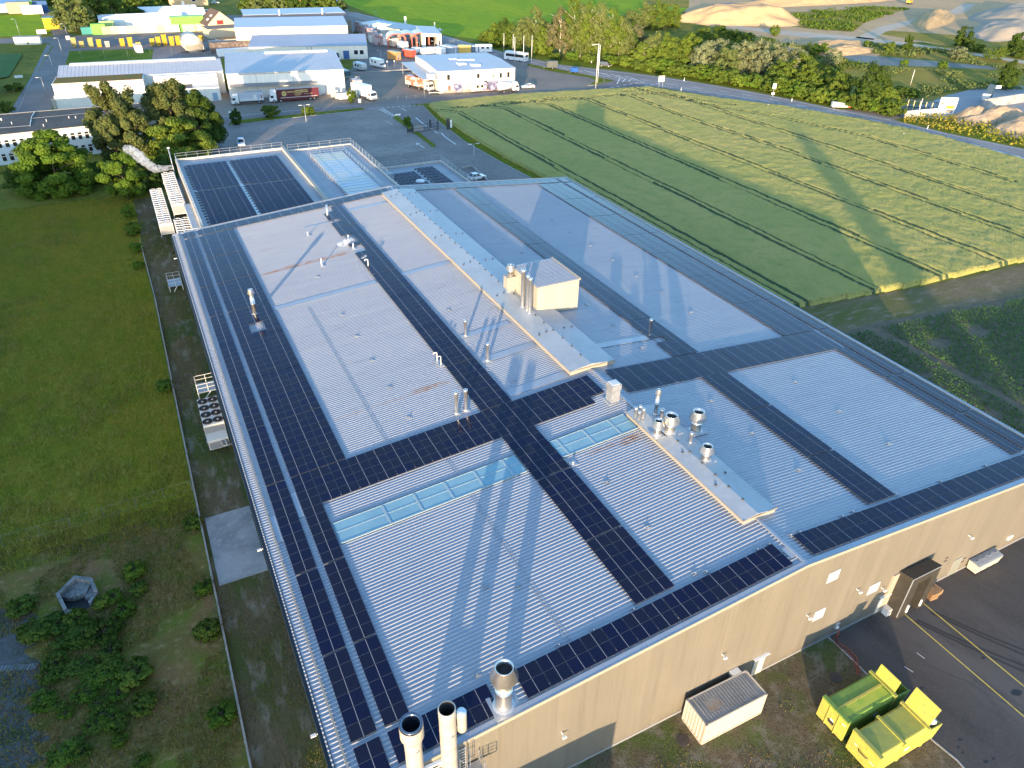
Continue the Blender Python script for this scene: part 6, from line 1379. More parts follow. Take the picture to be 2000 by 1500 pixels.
bx_('cargo_container', 'yellow box truck body behind the workshop roof', (908, 104), rad(150), 5.6, 2.5, 3.2, M('amber_body', (.55, .36, .08), .5), 'container'); trailer('motorhome', 'dark blue fronted motorhome behind the workshop roof', (925, 103), rad(150), 5.2, 2.4, 3.0, M('mh_blue', (.10, .18, .28), .4), 'motorhome', None, 1); trailer('motorhome', 'large white motorhome behind the workshop roof', (944, 103), rad(165), 7.4, 2.5, 3.3, P_WHITE, 'motorhome', None, 2)
lorry('lorry', 'small white van lorry on loading plate by the workshop corner', (856, 185), rad(-68), M('plate_grey', (.4, .38, .34), .5), m_grey, 2.2, .2, cabH=1.1) if False else None
t = thing('loading_ramp', 'low grey loading plate in front of the livestock lorry', 'ramp', (*g2(850, 183), 0), rad(-20)); b = MB(); b.box(-2.2, 2.2, -1.3, 1.3, .5, .7, m_offw); b.box(-1.9, 1.9, -1.1, 1.1, .7, .75, m_anth); b.build('plate', t); b = MB()
for (xx, yy_) in ((-2, -1.1), (2, -1.1), (2, 1.1), (-2, 1.1)): b.box(xx - .1, xx + .1, yy_ - .1, yy_ + .1, 0, .5, m_grey)
b.build('leg', t)
t = thing('skip_white', 'white tipping skip at the end of the white warehouse', 'skip', (*g2(673, 194), 0), rad(-5)); b = MB(); b.hexa([(-2, -1.2, .3), (1.6, -1.2, .3), (1.6, 1.2, .3), (-2, 1.2, .3), (-2.8, -1.3, 2.2), (2.6, -1.3, 2.2), (2.6, 1.3, 2.2), (-2.8, 1.3, 2.2)], m_white); b.build('body', t); b = MB(); b.box(-2.6, 2.4, -1.15, 1.15, 2.2, 2.24, m_conc); b.build('load', t); t.name = 'skip'
for k, (u, v, lab) in enumerate(((650, 190, 'left grey wire crate by the white skip'), (658, 193, 'right grey wire crate by the white skip'))): t = thing('wire_crate', lab, 'crate', (*g2(u, v), 0), rad(-10), 'wire crates by the white skip'); b = MB(); b.box(-.6, .6, -.6, .6, .1, 2.6, M('crate_grey', (.36, .36, .33), .6)); b.build('body', t); b = MB(); b.box(-.3, .3, -.63, -.6, .8, 1.6, m_offw); b.box(-.6, .6, -.6, .6, 2.6, 2.7, m_galv); b.build('placard', t)
t = thing('utility_box', 'grey green utility cabinet behind the white skip', 'cabinet', (*g2(692, 192), 0)); b = MB(); b.box(-1.4, 1.4, -.8, .8, 0, 2.4, M('cabinet_green', (.36, .39, .35), .5)); b.build('casing', t)
# yellow skips
m_sky = M('skip_yellow', (.58, .38, .03), .5, layers=((.6, (.50, .36, .06), .45, .65), (2, (.36, .25, .07), .6, .8))); m_sko = M('skip_old', (.42, .38, .14), .6, layers=((.6, (.30, .25, .12), .45, .65),)); m_rustin = M('skip_inside', (.16, .075, .05), .8)
def skip_me(body, L=4.2):
    b = MB(); W_ = 1.9; b.hexa([(-.8, -L / 2 + .9, 0), (.8, -L / 2 + .9, 0), (.8, L / 2 - .9, 0), (-.8, L / 2 - .9, 0), (-.95, -L / 2, 1.6), (.95, -L / 2, 1.6), (.95, L / 2, 1.6), (-.95, L / 2, 1.6)], body); b.box(-1.0, 1.0, -L / 2 - .02, -L / 2 + .1, 1.5, 1.65, body); b.box(-.85, .85, -L / 2 + .12, L / 2 - .12, 1.6, 1.62, m_rustin); return b.mesh('skip')
sk_y, sk_o = skip_me(m_sky), skip_me(m_sko)
SK = [(146, 92, 'o', 4, 'olive', 'leftmost stack'), (161, 92, 'o', 2, 'pale olive', 'second stack from the left'), (179, 92, 'o', 4, 'brown', 'third stack from the left'), (195, 92, 'y', 3, 'yellow', 'fourth stack from the left'), (211, 92, 'w', 2, 'grey', 'fifth stack from the left'), (240, 90, 'y', 3, 'yellow', 'first stack right of the gap'), (256, 91, 'y', 4, 'yellow', 'second stack right of the gap'), (271, 90, 'y', 1, 'yellow', 'lone low place left of the white container'), (299, 90, 'y', 3, 'yellow', 'first stack right of the white container'), (311, 90, 'y', 4, 'yellow', 'second stack right of the white container'), (323, 89, 'y', 5, 'yellow', 'third stack right of the white container'), (337, 89, 'y', 4, 'yellow', 'fourth stack right of the white container'), (349, 88, 'y', 4, 'yellow', 'fifth stack right of the white container'), (360, 87, 'y', 3, 'yellow', 'last stack before the dome topped shed'), (394, 80, 'y', 2, 'yellow', 'single stack right of the dome topped shed')]
sk_w = skip_me(M('skip_grey', (.40, .40, .38), .6))
for (u, v, c, n, cw, where) in SK:
    x, y = g2(u, v)
    for k in range(n):
        o = link('skip', {'y': sk_y, 'o': sk_o, 'w': sk_w}[c], None, (x + .05 * k, y + .5 * k + 1.2, .02 + .62 * k), (rad(-3) if k else 0, 0, .03 * math.sin(u + k)))
        tag(o, '%s skip, %s of the %s' % (cw, 'at the bottom' if k == 0 and n > 1 else 'alone' if n == 1 else 'on top' if k == n - 1 else ORD[k] + ' from the bottom', where), 'skip', 'skips stacked in rows in the depot')
container('cargo_container', 'white container among the yellow skips', (*g2(280, 103), 0), rad(95), 6.06, 2.44, 2.8, m_white, M('cont_roof2', (.32, .26, .22), .6))
t = thing('dome_shed', 'cream wagon with a rounded roof right of the skips', 'wagon', (*g2(380, 100), 0), rad(2)); b = MB(); b.tube([(0, -3, 2.8), (0, 12, 2.8)], 3.6, M('wagon_cover', (.55, .50, .41), .6), 16); b.box(-3.6, 3.6, -3, 12, .9, 3, MATS['wagon_cover']); b.build('cover', t); b = MB(); b.box(-5.5, 5, -2.5, -1.2, .5, .9, m_anth); b.build('frame', t); add_wheels(t, (-3, 3), 3, .6)
# pale marquees, banners and green boxes
m_tent = M('marquee_cloth', (.76, .77, .78), .5)
for k, (u, v, L, D, H, lab) in enumerate(((245, 56, 22, 9, 6, 'leftmost big white marquee behind the banner row'), (292, 54, 21, 9, 6, 'second big white marquee behind the banner row'), (328, 52, 16, 9, 6, 'third white marquee with open sides behind the banner row'), (366, 47, 20, 9, 7, 'white marquee behind the green shop unit'), (325, 34, 26, 8, 5, 'rear white marquee partly behind bushes'), (366, 32, 12, 12, 5, 'rear white marquee beside the lane'))):
    x, y = g2(u, v); t = thing('marquee', lab, 'tent', (x - L / 2, y + 1, 0), 0, 'white marquees behind the banner row'); b = MB(); b.profx([(0, 0), (D, 0), (D, H * .55), (D * .8, H * .85), (D * .5, H), (D * .2, H * .85), (0, H * .55)], 0, L, m_tent); b.build('cover', t)
    b = MB()
    for q in range(5): b.box(L * q / 4 - .08, L * q / 4 + .08, -.06, .02, 0, H * .55, m_offw)
    b.build('post', t)
t = thing('banner_row', 'row of pale green and yellow picture banners along the lane', 'banners', (*g2(202, 68), 0), math.atan2(g2(352, 63)[1] - g2(202, 68)[1], g2(352, 63)[0] - g2(202, 68)[0]))
Lb = math.dist(g2(202, 68), g2(352, 63)); cols = [(.42, .52, .20), (.62, .62, .28), (.60, .60, .52), (.50, .58, .30), (.62, .58, .32), (.58, .56, .48), (.62, .62, .40), (.52, .58, .25), (.60, .56, .45), (.58, .60, .40)]
for k in range(10): b = MB(); m_ = M('banner_%d' % k, cols[k], .6, layers=((.5, (.35, .33, .25), .62, .68),)); b.box(Lb * k / 10 + .15, Lb * (k + 1) / 10 - .15, 0, .12, .2, 3.4, m_); b.build('banner', t)
b = MB()
for k in range(11): b.box(Lb * k / 10 - .06, Lb * k / 10 + .06, -.02, .14, 0, 3.5, m_galv)
b.build('post', t)
t = thing('banner_row', 'shorter banner row right of the green shop unit', 'banners', (*g2(358, 63), 0), -.06)
for k in range(4): b = MB(); b.box(k * 6.2, k * 6.2 + 5.9, 0, .12, .2, 3.4, MATS['banner_%d' % (k + 3)]); b.build('banner', t)
m_lime = M('lime_green', (.16, .48, .06), .5); m_teal = M('teal_steel', (.03, .22, .20), .5)
bx_('shop_unit', 'lime green shop unit between the banner rows', (369, 60), 0, 15, 6, 6.5, m_lime, 'shop unit', M('lime_roof', (.2, .5, .1), .5), m_offw)
bx_('recycling_box', 'lime green recycling box at the left end of the banners', (195, 67), 0, 6, 4, 4.5, m_lime, 'box', None, m_offw); bx_('recycling_box', 'pale lime box behind the banners left of the marquees', (213, 60), 0, 6, 4, 4.5, M('pale_lime', (.34, .50, .18), .5), 'box', m_teal); bx_('recycling_box', 'dark blue topped box behind the lime boxes', (208, 52), 0, 6, 4, 4, M('deep_blue', (.02, .08, .18), .5), 'box'); bx_('recycling_box', 'teal box on the verge under the willow', (171, 67), 0, 4.5, 3, 3, m_teal, 'box', None, m_offw); bx_('recycling_box', 'yellow container with a teal roof at the junction of the lanes', (103, 56), .1, 6.5, 5, 5, M('bright_yellow', (.62, .45, .02), .5), 'box', m_teal, m_grey)
bx_('cargo_container', 'long blue container at the upper left edge', (20, 24), .05, 24, 5, 6, M('blue_steel', (.025, .12, .36), .5), 'container', M('blue_top', (.04, .16, .42), .5)); bx_('cargo_container', 'grey container at the far upper left edge', (-2, 25), .05, 9, 5, 4.5, M('steel_blue', (.22, .32, .42), .5), 'container'); bx_('cargo_container', 'tan container in front of the blue one', (40, 26), .05, 11, 5, 5.5, M('tan_steel', (.40, .30, .20), .5), 'container'); bx_('cargo_container', 'small lime container in the upper left yard', (52, 24), .05, 8, 5, 5.5, M('lime_steel', (.28, .50, .06), .5), 'container'); bx_('cargo_container', 'short blue container at the right end of the upper left yard', (68, 23), .05, 14, 5, 5, M('blue_steel2', (.03, .10, .26), .5), 'container'); bx_('cargo_container', 'white container in the upper left yard', (65, 27), .05, 10, 5, 4, m_white, 'container')
bx_('flat_shed', 'flat roofed shed with a brown roof beside the cream house', (450, 70), .1, 22, 12, 4, M('shed_cream', (.55, .47, .33), .6), 'shed', M('shed_roof', (.22, .17, .13), .7)); bx_('flat_shed', 'low planted shed left of the tall cream hall', (467, 88), .1, 18, 7, 3, m_offw, 'shed', M('shed_green', (.25, .17, .09), .9)); bx_('scrap_rack', 'long dark rack of scrap beside the cream hall', (470, 100), .05, 24, 4, 4, M('scrap_brown', (.13, .10, .085), .8, layers=((1, (.22, .20, .18), .5, .6),)), 'rack', None, False); bx_('scrap_rack', 'white low box in front of the scrap rack', (474, 107), .05, 20, 3, 2.5, m_white, 'box', None, False); bx_('crate_stack', 'pale mesh cage in the depot yard', (424, 95), 0, 6, 5, 3, M('cage_grey', (.28, .29, .26), .7), 'cage', None, False); bx_('yellow_plant', 'low yellow machine at the depot lane', (447, 72), 0, 9, 3, 1.5, M('plant_yellow', (.55, .33, .03), .5), 'machine', None, False)
# ================================================================ lamps, poles, signs, gate
def lamp(px, vtop, label, arm=1, grp='street lamps'):
    x, y = g2(*px); h = upto(x, y, 0, vtop); t = thing('street_lamp', label, 'street lamp', (x, y, 0), 0, grp); b = MB(); b.tube([(0, 0, 0), (0, 0, h)], [.09, .05], m_galv, 7); b.build('pole', t); b = MB()
    for s in ((-1, 1) if arm == 2 else (-1,)): b.tube([(0, 0, h - .05), (s * 1.0, 0, h)], .035, m_galv, 5); b.box(min(s * .6, s * 1.5), max(s * .6, s * 1.5), -.14, .14, h - .03, h + .07, m_offw)
    b.build('lamp_head', t); return t
lamp((603, 274), 205, 'twin headed lamp in the middle of the parking lot', 2); lamp((926, 328), 281, 'twin headed lamp at the retaining wall near the gate road', 2)
lamp((92, 190), 151, 'nearest lamp on the left road'); lamp((107, 145), 108, 'second lamp from the near end of the left road'); lamp((124, 112), 74, 'third lamp from the near end of the left road'); lamp((40, 72), 37, 'thin lamp in the bright green field at the left'); lamp((132, 70), 46, 'lamp beside the small white sign at the junction under the willow'); lamp((227, 76), 39, 'lamp in front of the leftmost marquee')
lamp((707, 200), 150, 'slim lamp beside the white box lorry'); lamp((744, 117), 98, 'lamp behind the motorhome'); lamp((735, 38), 23, 'lamp at the bright green field', 1); lamp((820, 100), 83, 'thin lamp in front of the wash bays'); lamp((849, 98), 80, 'thin lamp in front of the car wash')
def pole(name, px, vtop, r, label, cat, head=None, grp=None):
    x, y = g2(*px); h = upto(x, y, 0, vtop); t = thing(name, label, cat, (x, y, 0), 0, grp); b = MB(); b.tube([(0, 0, 0), (0, 0, h)], r, m_steelw, 7); b.build('shaft', t)
    if head: head(t, h)
    return t
for (u, v, vt, lab) in ((984, 103, 65, 'leftmost of the five white flagpoles by the coach'), (1002, 108, 67, 'second from the left of the five white flagpoles by the coach'), (1005, 121, 72, 'middle of the five white flagpoles, in front of the coach'), (1022, 124, 70, 'second from the right of the five white flagpoles by the coach'), (1038, 122, 69, 'rightmost of the five white flagpoles by the coach')): pole('flagpole', (u, v), vt, .11, lab, 'flagpole', None, 'white flagpoles by the coach')
pole('beach_flag', (792, 50), 32, .06, 'white feather flag at the edge of the bright field', 'flag', lambda t, h: (lambda b: (b.box(-.5, .6, -.03, .03, h * .15, h, m_white), b.build('cloth', t)))(MB())); pole('beach_flag', (849, 60), 44, .06, 'thin white feather flag further right along the bright field', 'flag', lambda t, h: (lambda b: (b.box(-.15, .35, -.03, .03, h * .2, h, m_white), b.build('cloth', t)))(MB()))
def mast_head(t, h): b = MB(); b.tube([(-2.2, 0, h - .2), (.1, 0, h - .2)], .09, m_offw, 6); b.box(-2.6, -1.6, -.2, .2, h - .35, h - .15, m_offw); b.build('lamp_head', t)
pole('lighting_mast', (1163, 176), 85, .13, 'tall white mast at the road mouth with a flat lamp head', 'mast', mast_head); pole('lighting_mast', (1167, 162), 88, .12, 'second tall white mast just behind the first at the road mouth', 'mast')
def sign(name, px, vtop, wd, hh, label, mat, rz=0., extra=None):
    x, y = g2(*px); h = upto(x, y, 0, vtop); t = thing(name, label, 'sign', (x, y, 0), rz); b = MB()
    for s in ((-wd * .3, wd * .3) if wd > 1.2 else (0,)): b.tube([(s, .05, 0), (s, .05, h)], .05, m_galv, 6)
    b.build('post', t); b = MB(); b.box(-wd / 2, wd / 2, -.04, .02, h - hh, h, mat); b.build('sign_panel', t)
    if extra: extra(t, h)
    return t
sign('road_sign', (1290, 172), 148, 2.4, 2.0, 'pale square direction sign at the edge of the wheat', M('sign_cream', (.58, .56, .46), .5), rad(-10)); sign('road_sign', (1509, 188), 163, 1.2, 1.7, 'white square road sign with a small plate at the far side of the main road', m_white, rad(-25), lambda t, h: (lambda b: (b.box(-.6, .5, -.05, .02, h - 3.6, h - 3.0, m_white), b.build('plate', t)))(MB()))
sign('road_sign', (777, 226), 222.5, 1.7, .45, 'low white plate beside the gate road', m_white); sign('road_sign', (790, 243), 233, .8, .8, 'round white sign in front of the bush at the gate', m_white); sign('road_sign', (449, 222), 217, .7, .8, 'small white sign at the conical shrub', m_white); sign('road_sign', (703, 204), 193, .9, 1.3, 'white sign board by the white box lorry', m_offw); sign('road_sign', (37, 152), 147, 2.6, .9, 'white board in the grass near the dark shed', m_white, .1); sign('road_sign', (82, 66), 58, 4, 3.4, 'white board in the grass at the road junction', m_white, .1); sign('road_sign', (134, 80), 70, 1.6, 1.6, 'white and red sign cluster at the road junction', M('sign_pink', (.66, .54, .54), .5), .1); sign('road_sign', (859, 70), 55, 1.2, 1.2, 'round white sign beside the main road at the bright field', m_white)
def board(t, h):
    b = MB(); W2 = 2.6
    for (x0, x1, z0, z1, c) in ((-1.7, -1.1, h - .8, h - .5, (.3, .32, .3)), (-.8, 1.6, h - .75, h - .5, (.3, .3, .28)), (-2.0, -1.2, h - 2.1, h - 1.5, (.12, .11, .08)), (-.7, -.2, h - 2.1, h - 1.7, (.45, .25, .25)), (-.1, 2.2, h - 1.75, h - 1.5, (.10, .14, .24)), (-.1, 2.1, h - 2.25, h - 2.1, (.15, .2, .24)), (-.3, 2.2, h - 3.4, h - 2.4, (.55, .42, .02)), (.1, 1.8, h - 2.9, h - 2.75, (.3, .25, .02)), (-1.8, -1.0, h - 3.0, h - 2.8, (.25, .25, .22)), (-.2, 2.0, h - 4.6, h - 3.6, (.14, .17, .2)), (.0, 1.8, h - 4.4, h - 3.8, (.74, .74, .74)), (-1.9, -1.1, h - 4.6, h - 4.4, (.22, .25, .18)), (-1.2, -.6, h - 4.0, h - 3.6, (.5, .5, .4))):
        b.box(x0, x1, -.055, -.03, z0, z1, M('board_%d' % int(c[0] * 100 + c[1] * 1000 + c[2] * 7000), c, .5))
    b.build('board_print', t)
sign('advert_board', (1845, 224), 190.5, 5.2, 5.0, 'tall white company board with small logos and one yellow field by the gravel works', M('board_white', (.72, .72, .66), .5), rad(-35), board)
sign('hanging_sign', (1945, 182), 167, 2.6, 1.0, 'small white panel on a pole in the gravel works', m_white, rad(-20))
for (u, v, lab) in ((1336, 158, 'first marker post from the road mouth on the far kerb'), (1546, 198, 'white marker post on the far kerb opposite the white sign'), (1499, 211, 'marker post at the wheat edge in the middle'), (1330, 178, 'marker post at the wheat edge near the cream sign'), (1763, 268, 'marker post at the wheat edge near the right'), (1811, 252, 'marker post in the verge below the company board'), (1155, 123, 'marker post at the foot of the birches')):
    x, y = g2(u, v); t = thing('marker_post', lab, 'marker post', (x, y, 0), 0, 'white roadside marker posts'); b = MB(); b.box(-.12, .12, -.08, .08, 0, 1.1, m_white); b.build('post', t); b = MB(); b.box(-.125, .125, -.085, .085, .75, .95, m_anth); b.build('band', t)
# gate
x, y = g2(830, 256); t = thing('sliding_gate', 'dark grey sliding gate standing half open across the gate road', 'gate', (x, y, 0), .03); b = MB()
for k in range(11): b.box(-3.4 + .7 * k - .04, -3.4 + .7 * k + .04, -.03, .03, .15, 1.9, m_anth)
for z in (.15, 1.0, 1.9): b.box(-3.4, 4.0, -.04, .04, z - .05, z + .05, m_anth)
b.box(-3.4, -.4, -.02, .02, .2, 1.85, m_grey); b.build('gate_panel', t); b = MB(); b.box(-3.9, -3.6, -.2, .2, 0, 2.4, m_anth); b.box(3.95, 4.2, -.15, .15, 0, 2.5, m_anth); b.box(-5.4, -5.2, -.1, .1, 0, 2.2, m_anth); b.box(-5.2, -3.9, -.05, .05, .2, 1.2, m_anth); b.build('gate_post', t)
for (u, v, vt, lab, w_) in ((840.5, 250, 234, 'slim dark post behind the sliding gate', .35), (876, 252, 231, 'wide dark gate pillar with two white boxes at the wheat edge', .9)):
    x, y = g2(u, v); h = upto(x, y, 0, vt); t = thing('gate_pillar', lab, 'pillar', (x, y, 0)); b = MB(); b.box(-w_ / 2, w_ / 2, -.3, .3, 0, h, m_anth); b.build('post', t)
    if w_ > .5: b = MB(); b.box(w_ / 2, w_ / 2 + .5, -.4, -.1, .4, 1.4, m_white); b.box(w_ / 2, w_ / 2 + .5, -.4, -.1, 1.6, 2.5, m_white); b.build('box', t)
wire_fence('wire fence of the parking yard along the rear warehouse', [g2(160, 117), g2(295, 112), g2(420, 107)], 3.0, 9, 0, 2.0) if True else None
wire_fence('fence of the gravel yard behind the asphalt yard', [g2(682, 143), g2(760, 139), g2(806, 136)], 1.6, 4, .3, 1.2)
wire_fence('fence along the inner edge of the road at the depot', [g2(870, 80), g2(930, 98), g2(990, 116)], 1.8, 4, 0, 1.2)
wire_fence('low fence along the side road in front of the loading yard', [g2(740, 198), g2(830, 192)], 1.2, 3, 0, .8)
for k, (u, v) in enumerate(((692, 137), (726, 134), (757, 132), (771, 131))): x, y = g2(u, v); t = thing('globe_lamp', ['leftmost', 'second from the left', 'third from the left', 'rightmost'][k] + ' of four globe lamps on the yard fence', 'lamp', (x, y, 0), 0, 'globe lamps on the yard fence'); b = MB(); b.tube([(0, 0, 0), (0, 0, 1.9)], .05, m_grey, 5); b.build('post', t); b = MB(); b.lathe([(.001, 1.9), (.28, 2.05), (.32, 2.2), (.2, 2.42), (.001, 2.48)], m_white, n=10); b.build('globe', t)
t = thing('conveyor', 'long dark lattice conveyor over the gravel works entrance', 'conveyor', (*g2(1765, 213), 0), math.atan2(g2(1835, 222)[1] - g2(1765, 213)[1], g2(1835, 222)[0] - g2(1765, 213)[0])); Lc = math.dist(g2(1765, 213), g2(1835, 222)); b = MB(); m_cv = M('conveyor_blue', (.03, .06, .09), .5)
for s in (-1, 1):
    for z in (1.2, 3.0): b.tube([(0, s, z), (Lc, s, z)], .12, m_cv, 5)
    for k in range(9): b.tube([(Lc * k / 9, s, 1.2), (Lc * (k + .5) / 9, s, 3.0), (Lc * (k + 1) / 9, s, 1.2)], .08, m_cv, 4)
b.box(0, Lc, -1, 1, 1.25, 1.4, m_cv); b.build('truss', t); b = MB()
for k in range(6): b.box(Lc * (k + .5) / 6 - .12, Lc * (k + .5) / 6 + .12, -1.15, -1.0, 0, 3.2, M('conveyor_yellow', (.5, .42, .2), .5))
b.build('support', t)
t = thing('concrete_wall', 'low white concrete wall in front of the conveyor', 'wall', (*g2(1766, 231), 0), math.atan2(g2(1830, 225)[1] - g2(1766, 231)[1], g2(1830, 225)[0] - g2(1766, 231)[0])); b = MB(); b.box(0, math.dist(g2(1766, 231), g2(1830, 225)), -.3, .3, 0, 2.2, M('wall_cream', (.60, .55, .45), .7)); b.build('wall', t)
t = thing('concrete_wall', 'long grey concrete bay wall behind the sand heaps', 'wall', (*g2(1915, 212), 0), math.atan2(g2(2060, 190)[1] - g2(1915, 212)[1], g2(2060, 190)[0] - g2(1915, 212)[0])); b = MB(); b.box(0, 60, -.4, .4, 0, 3.0, m_conc); b.build('wall', t)
t = thing('hopper', 'dark blue slanted screen in the gravel works', 'machine', (*g2(1925, 200), 0), .3); b = MB(); b.hexa([(-1, -1, 0), (1, -1, 0), (1, 1, 0), (-1, 1, 0), (.5, -1, 5.5), (2.2, -1, 5.5), (2.2, 1, 5.5), (.5, 1, 5.5)], m_cv); b.build('frame', t); b = MB(); b.box(-2.6, -.6, -1, 1, 1.5, 3, m_offw); b.build('box', t)
t = thing('sand_trailer', 'white and red advert trailer on the verge before the works entrance', 'trailer', (*g2(1641, 211), 0), -.5); b = MB(); b.hexa([(-3, -.8, .4), (3, -.8, .4), (3, .8, .4), (-3, .8, .4), (-3, -.8, 2.0), (3, -.8, 1.5), (3, .8, 1.5), (-3, .8, 2.0)], m_offw); b.box(2.2, 3.05, -.85, .85, .4, 1.4, P_RED); b.build('body', t)
for (u, v, vt, lab) in ((1778, 166, 136, 'thin leaning pole in the meadow left of the company board'), (1789, 236, 192, 'thin brown pole on the verge by the concrete wall')): pole('wooden_pole', (u, v), vt, .1, lab, 'pole')
x, y = g2(1775, 8); t = thing('excavator', 'small yellow excavator far off at the top of the quarry', 'excavator', (x, y, 0), .4); b = MB(); b.box(-2.5, 2.5, -1.5, -.8, 0, 1, m_anth); b.box(-2.5, 2.5, .8, 1.5, 0, 1, m_anth); b.build('crawler', t); b = MB(); b.box(-2.6, 2, -1.4, 1.4, 1.1, 2.4, M('digger_yellow', (.6, .38, .03), .5)); b.box(.4, 2.1, -1.4, -.1, 2.4, 3.6, m_glass); b.build('body', t); b = MB(); b.tube([(2, .4, 1.8), (5, .4, 5), (8, .4, 3), (8.4, .4, 1)], .35, MATS['digger_yellow'], 6); b.build('boom', t)
# ================================================================ quarry
sheetpx('quarry_ground', [(1350, -20), (1335, 20), (1360, 45), (1420, 60), (1500, 75), (1560, 95), (1640, 110), (1700, 118), (1720, 106), (1680, 96), (1690, 84), (1800, 82), (1900, 96), (2000, 112), (2200, 150), (2400, 100), (2400, -30)], .010, m_sand)
sheetpx('quarry_road', [(1335, 38), (1380, 44), (1450, 52), (1510, 58), (1560, 62), (1660, 70), (1760, 82), (1860, 96), (1960, 112), (2100, 135), (2100, 141), (1960, 118), (1860, 101), (1760, 88), (1680, 80), (1560, 72), (1500, 64), (1400, 50)], .03, M('haul_road', (.52, .43, .32), .95, layers=((.1, (.46, .385, .29), .4, .65),)))
sheetpx('quarry_road', [(1670, 74), (1720, 52), (1790, 36), (1850, 24), (1880, 8), (1905, 8), (1890, 22), (1860, 30), (1800, 42), (1730, 62), (1705, 78)], .03, MATS['haul_road'])
sheetpx('quarry_grass', [(1490, 32), (1530, 24), (1600, 22), (1700, 14), (1760, 14), (1776, 18), (1730, 28), (1690, 44), (1665, 62), (1600, 58), (1510, 48)], .02, m_dry)
sheetpx('quarry_grass', [(1680, 84), (1760, 86), (1860, 100), (1960, 116), (2100, 142), (2100, 160), (1960, 128), (1880, 122), (1780, 112), (1700, 104)], .02, m_dry)
sheetpx('quarry_grass', [(1700, 64), (1740, 60), (1800, 64), (1860, 68), (1990, 76), (2100, 92), (2100, 130), (1960, 108), (1800, 80)], .02, m_dry)
sheetpx('meadow_right', [(1620, 128), (1720, 130), (1840, 134), (1940, 146), (2100, 170), (2200, 200), (2000, 176), (1930, 168), (1880, 176), (1790, 206), (1740, 205), (1640, 150)], .02, m_dry)
m_pond = M('grey_water', (.143, .146, .135), .55, 0, layers=((.2, (.186, .186, .162), .45, .65), (.6, (.105, .130, .114), .5, .7)), spec=.06)
sheetpx('pond', [(1640, 110), (1680, 108), (1740, 112), (1830, 120), (1900, 126), (1960, 132), (1940, 136), (1840, 131), (1720, 128), (1650, 120)], .04, m_pond)
sheetpx('gravel_works', [(1770, 226), (1800, 206), (1850, 186), (1900, 174), (1950, 170), (2030, 168), (2200, 190), (2200, 310), (2000, 262), (1900, 238)], .036, m_gravel)
sheetpx('works_entrance', [(1640, 214), (1700, 214), (1760, 208), (1800, 214), (1770, 228), (1745, 234), (1756, 242), (1700, 228)], .03, M('entrance_gravel', (.30, .27, .24), .9, layers=((.3, (.24, .22, .20), .4, .65),)))
sheetpx('quarry_grey', [(1400, 12), (1500, 12), (1650, 6), (1740, 2), (1740, -6), (1500, 2), (1400, 6)], .03, M('grey_bench', (.30, .28, .26), .95, layers=((.3, (.24, .22, .21), .45, .6),), stretch=(4, .5, 1)))
def heap(label, px, rx, ry, h, rz, mat=m_sand, flat=.25, seed=0, grp='sand heaps', name='sand_heap'):
    x, y = g2(*px); n = 44; r = np.linspace(-1.15, 1.15, n); A, B = np.meshgrid(r, r, indexing='ij'); d = np.hypot(A, B) + .28 * (noise2(A + 9, B + 9, .45, 50 + seed) - .5)
    Z = np.clip((1 - d) / (1 - flat), 0, 1) * h; Z = Z * (1 + .25 * (noise2(A + 5, B + 5, .22, 60 + seed) - .5)) + np.where(Z > 0, .35 * (noise2(A + 5, B + 5, .1, 70 + seed) - .5) * h * .3, 0) - .05
    V = np.stack([A.ravel() * rx, B.ravel() * ry, Z.ravel()], 1); i, j = np.meshgrid(np.arange(n - 1), np.arange(n - 1), indexing='ij'); i, j = i.ravel(), j.ravel()
    keep = (Z[i, j] > 0) | (Z[i + 1, j] > 0) | (Z[i, j + 1] > 0) | (Z[i + 1, j + 1] > 0); i, j = i[keep], j[keep]
    o = link(name, npmesh(name, V, np.stack([i * n + j, (i + 1) * n + j, (i + 1) * n + j + 1, i * n + j + 1], 1), mat, True), None, (x, y, 0), (0, 0, rz)); return tag(o, label, 'heap', grp)
m_sand2 = M('sand_dark', (.320, .248, .168), .95, layers=((.25, (.384, .304, .208), .42, .62), (1.2, (.256, .200, .136), .5, .75)), bump=(1.5, .5, .3))
heap('large pale sand heap with a flat top near the upper middle of the quarry', (1450, 42), 40, 20, 8, -.4, m_sand, .45, 1); heap('small ochre heap left of the large pale sand heap', (1375, 40), 16, 9, 4, .2, m_sand2, .2, 2); heap('long ochre ridge of sand beside the haul road', (1825, 38), 60, 10, 5, .55, M('sand_ochre', (.391, .281, .145), .95, layers=((.2, (.442, .332, .187), .45, .65),)), .2, 3); heap('broad grey sand slope at the right edge of the quarry', (1965, 62), 50, 16, 4.5, .3, M('sand_grey', (.323, .289, .238), .95, layers=((.08, (.391, .323, .230), .45, .62),)), .5, 4); heap('grey gravel slope cut by the top right edge', (2020, 36), 60, 30, 7, .3, MATS['sand_grey'], .5, 5)
heap('brown gravel heap right of the company board', (1900, 232), 9, 6, 4, .2, m_sand2, .2, 6); heap('brown gravel heap behind the verge grass, right of the first one', (1945, 238), 13, 7, 5, -.3, m_sand2, .2, 7); heap('brown gravel heap at the right edge behind the verge grass', (2000, 258), 12, 8, 4.5, -.2, m_sand2, .2, 8); heap('crumbling pale bank below the haul road', (1600, 92), 36, 9, 2.5, .15, m_sand, .3, 9); heap('low pale bank above the pond', (1655, 101), 22, 7, 2.5, .1, m_sand, .3, 10); heap('long low tan bank along the top edge of the quarry', (1600, 4), 90, 16, 5, .05, m_sand, .4, 11)
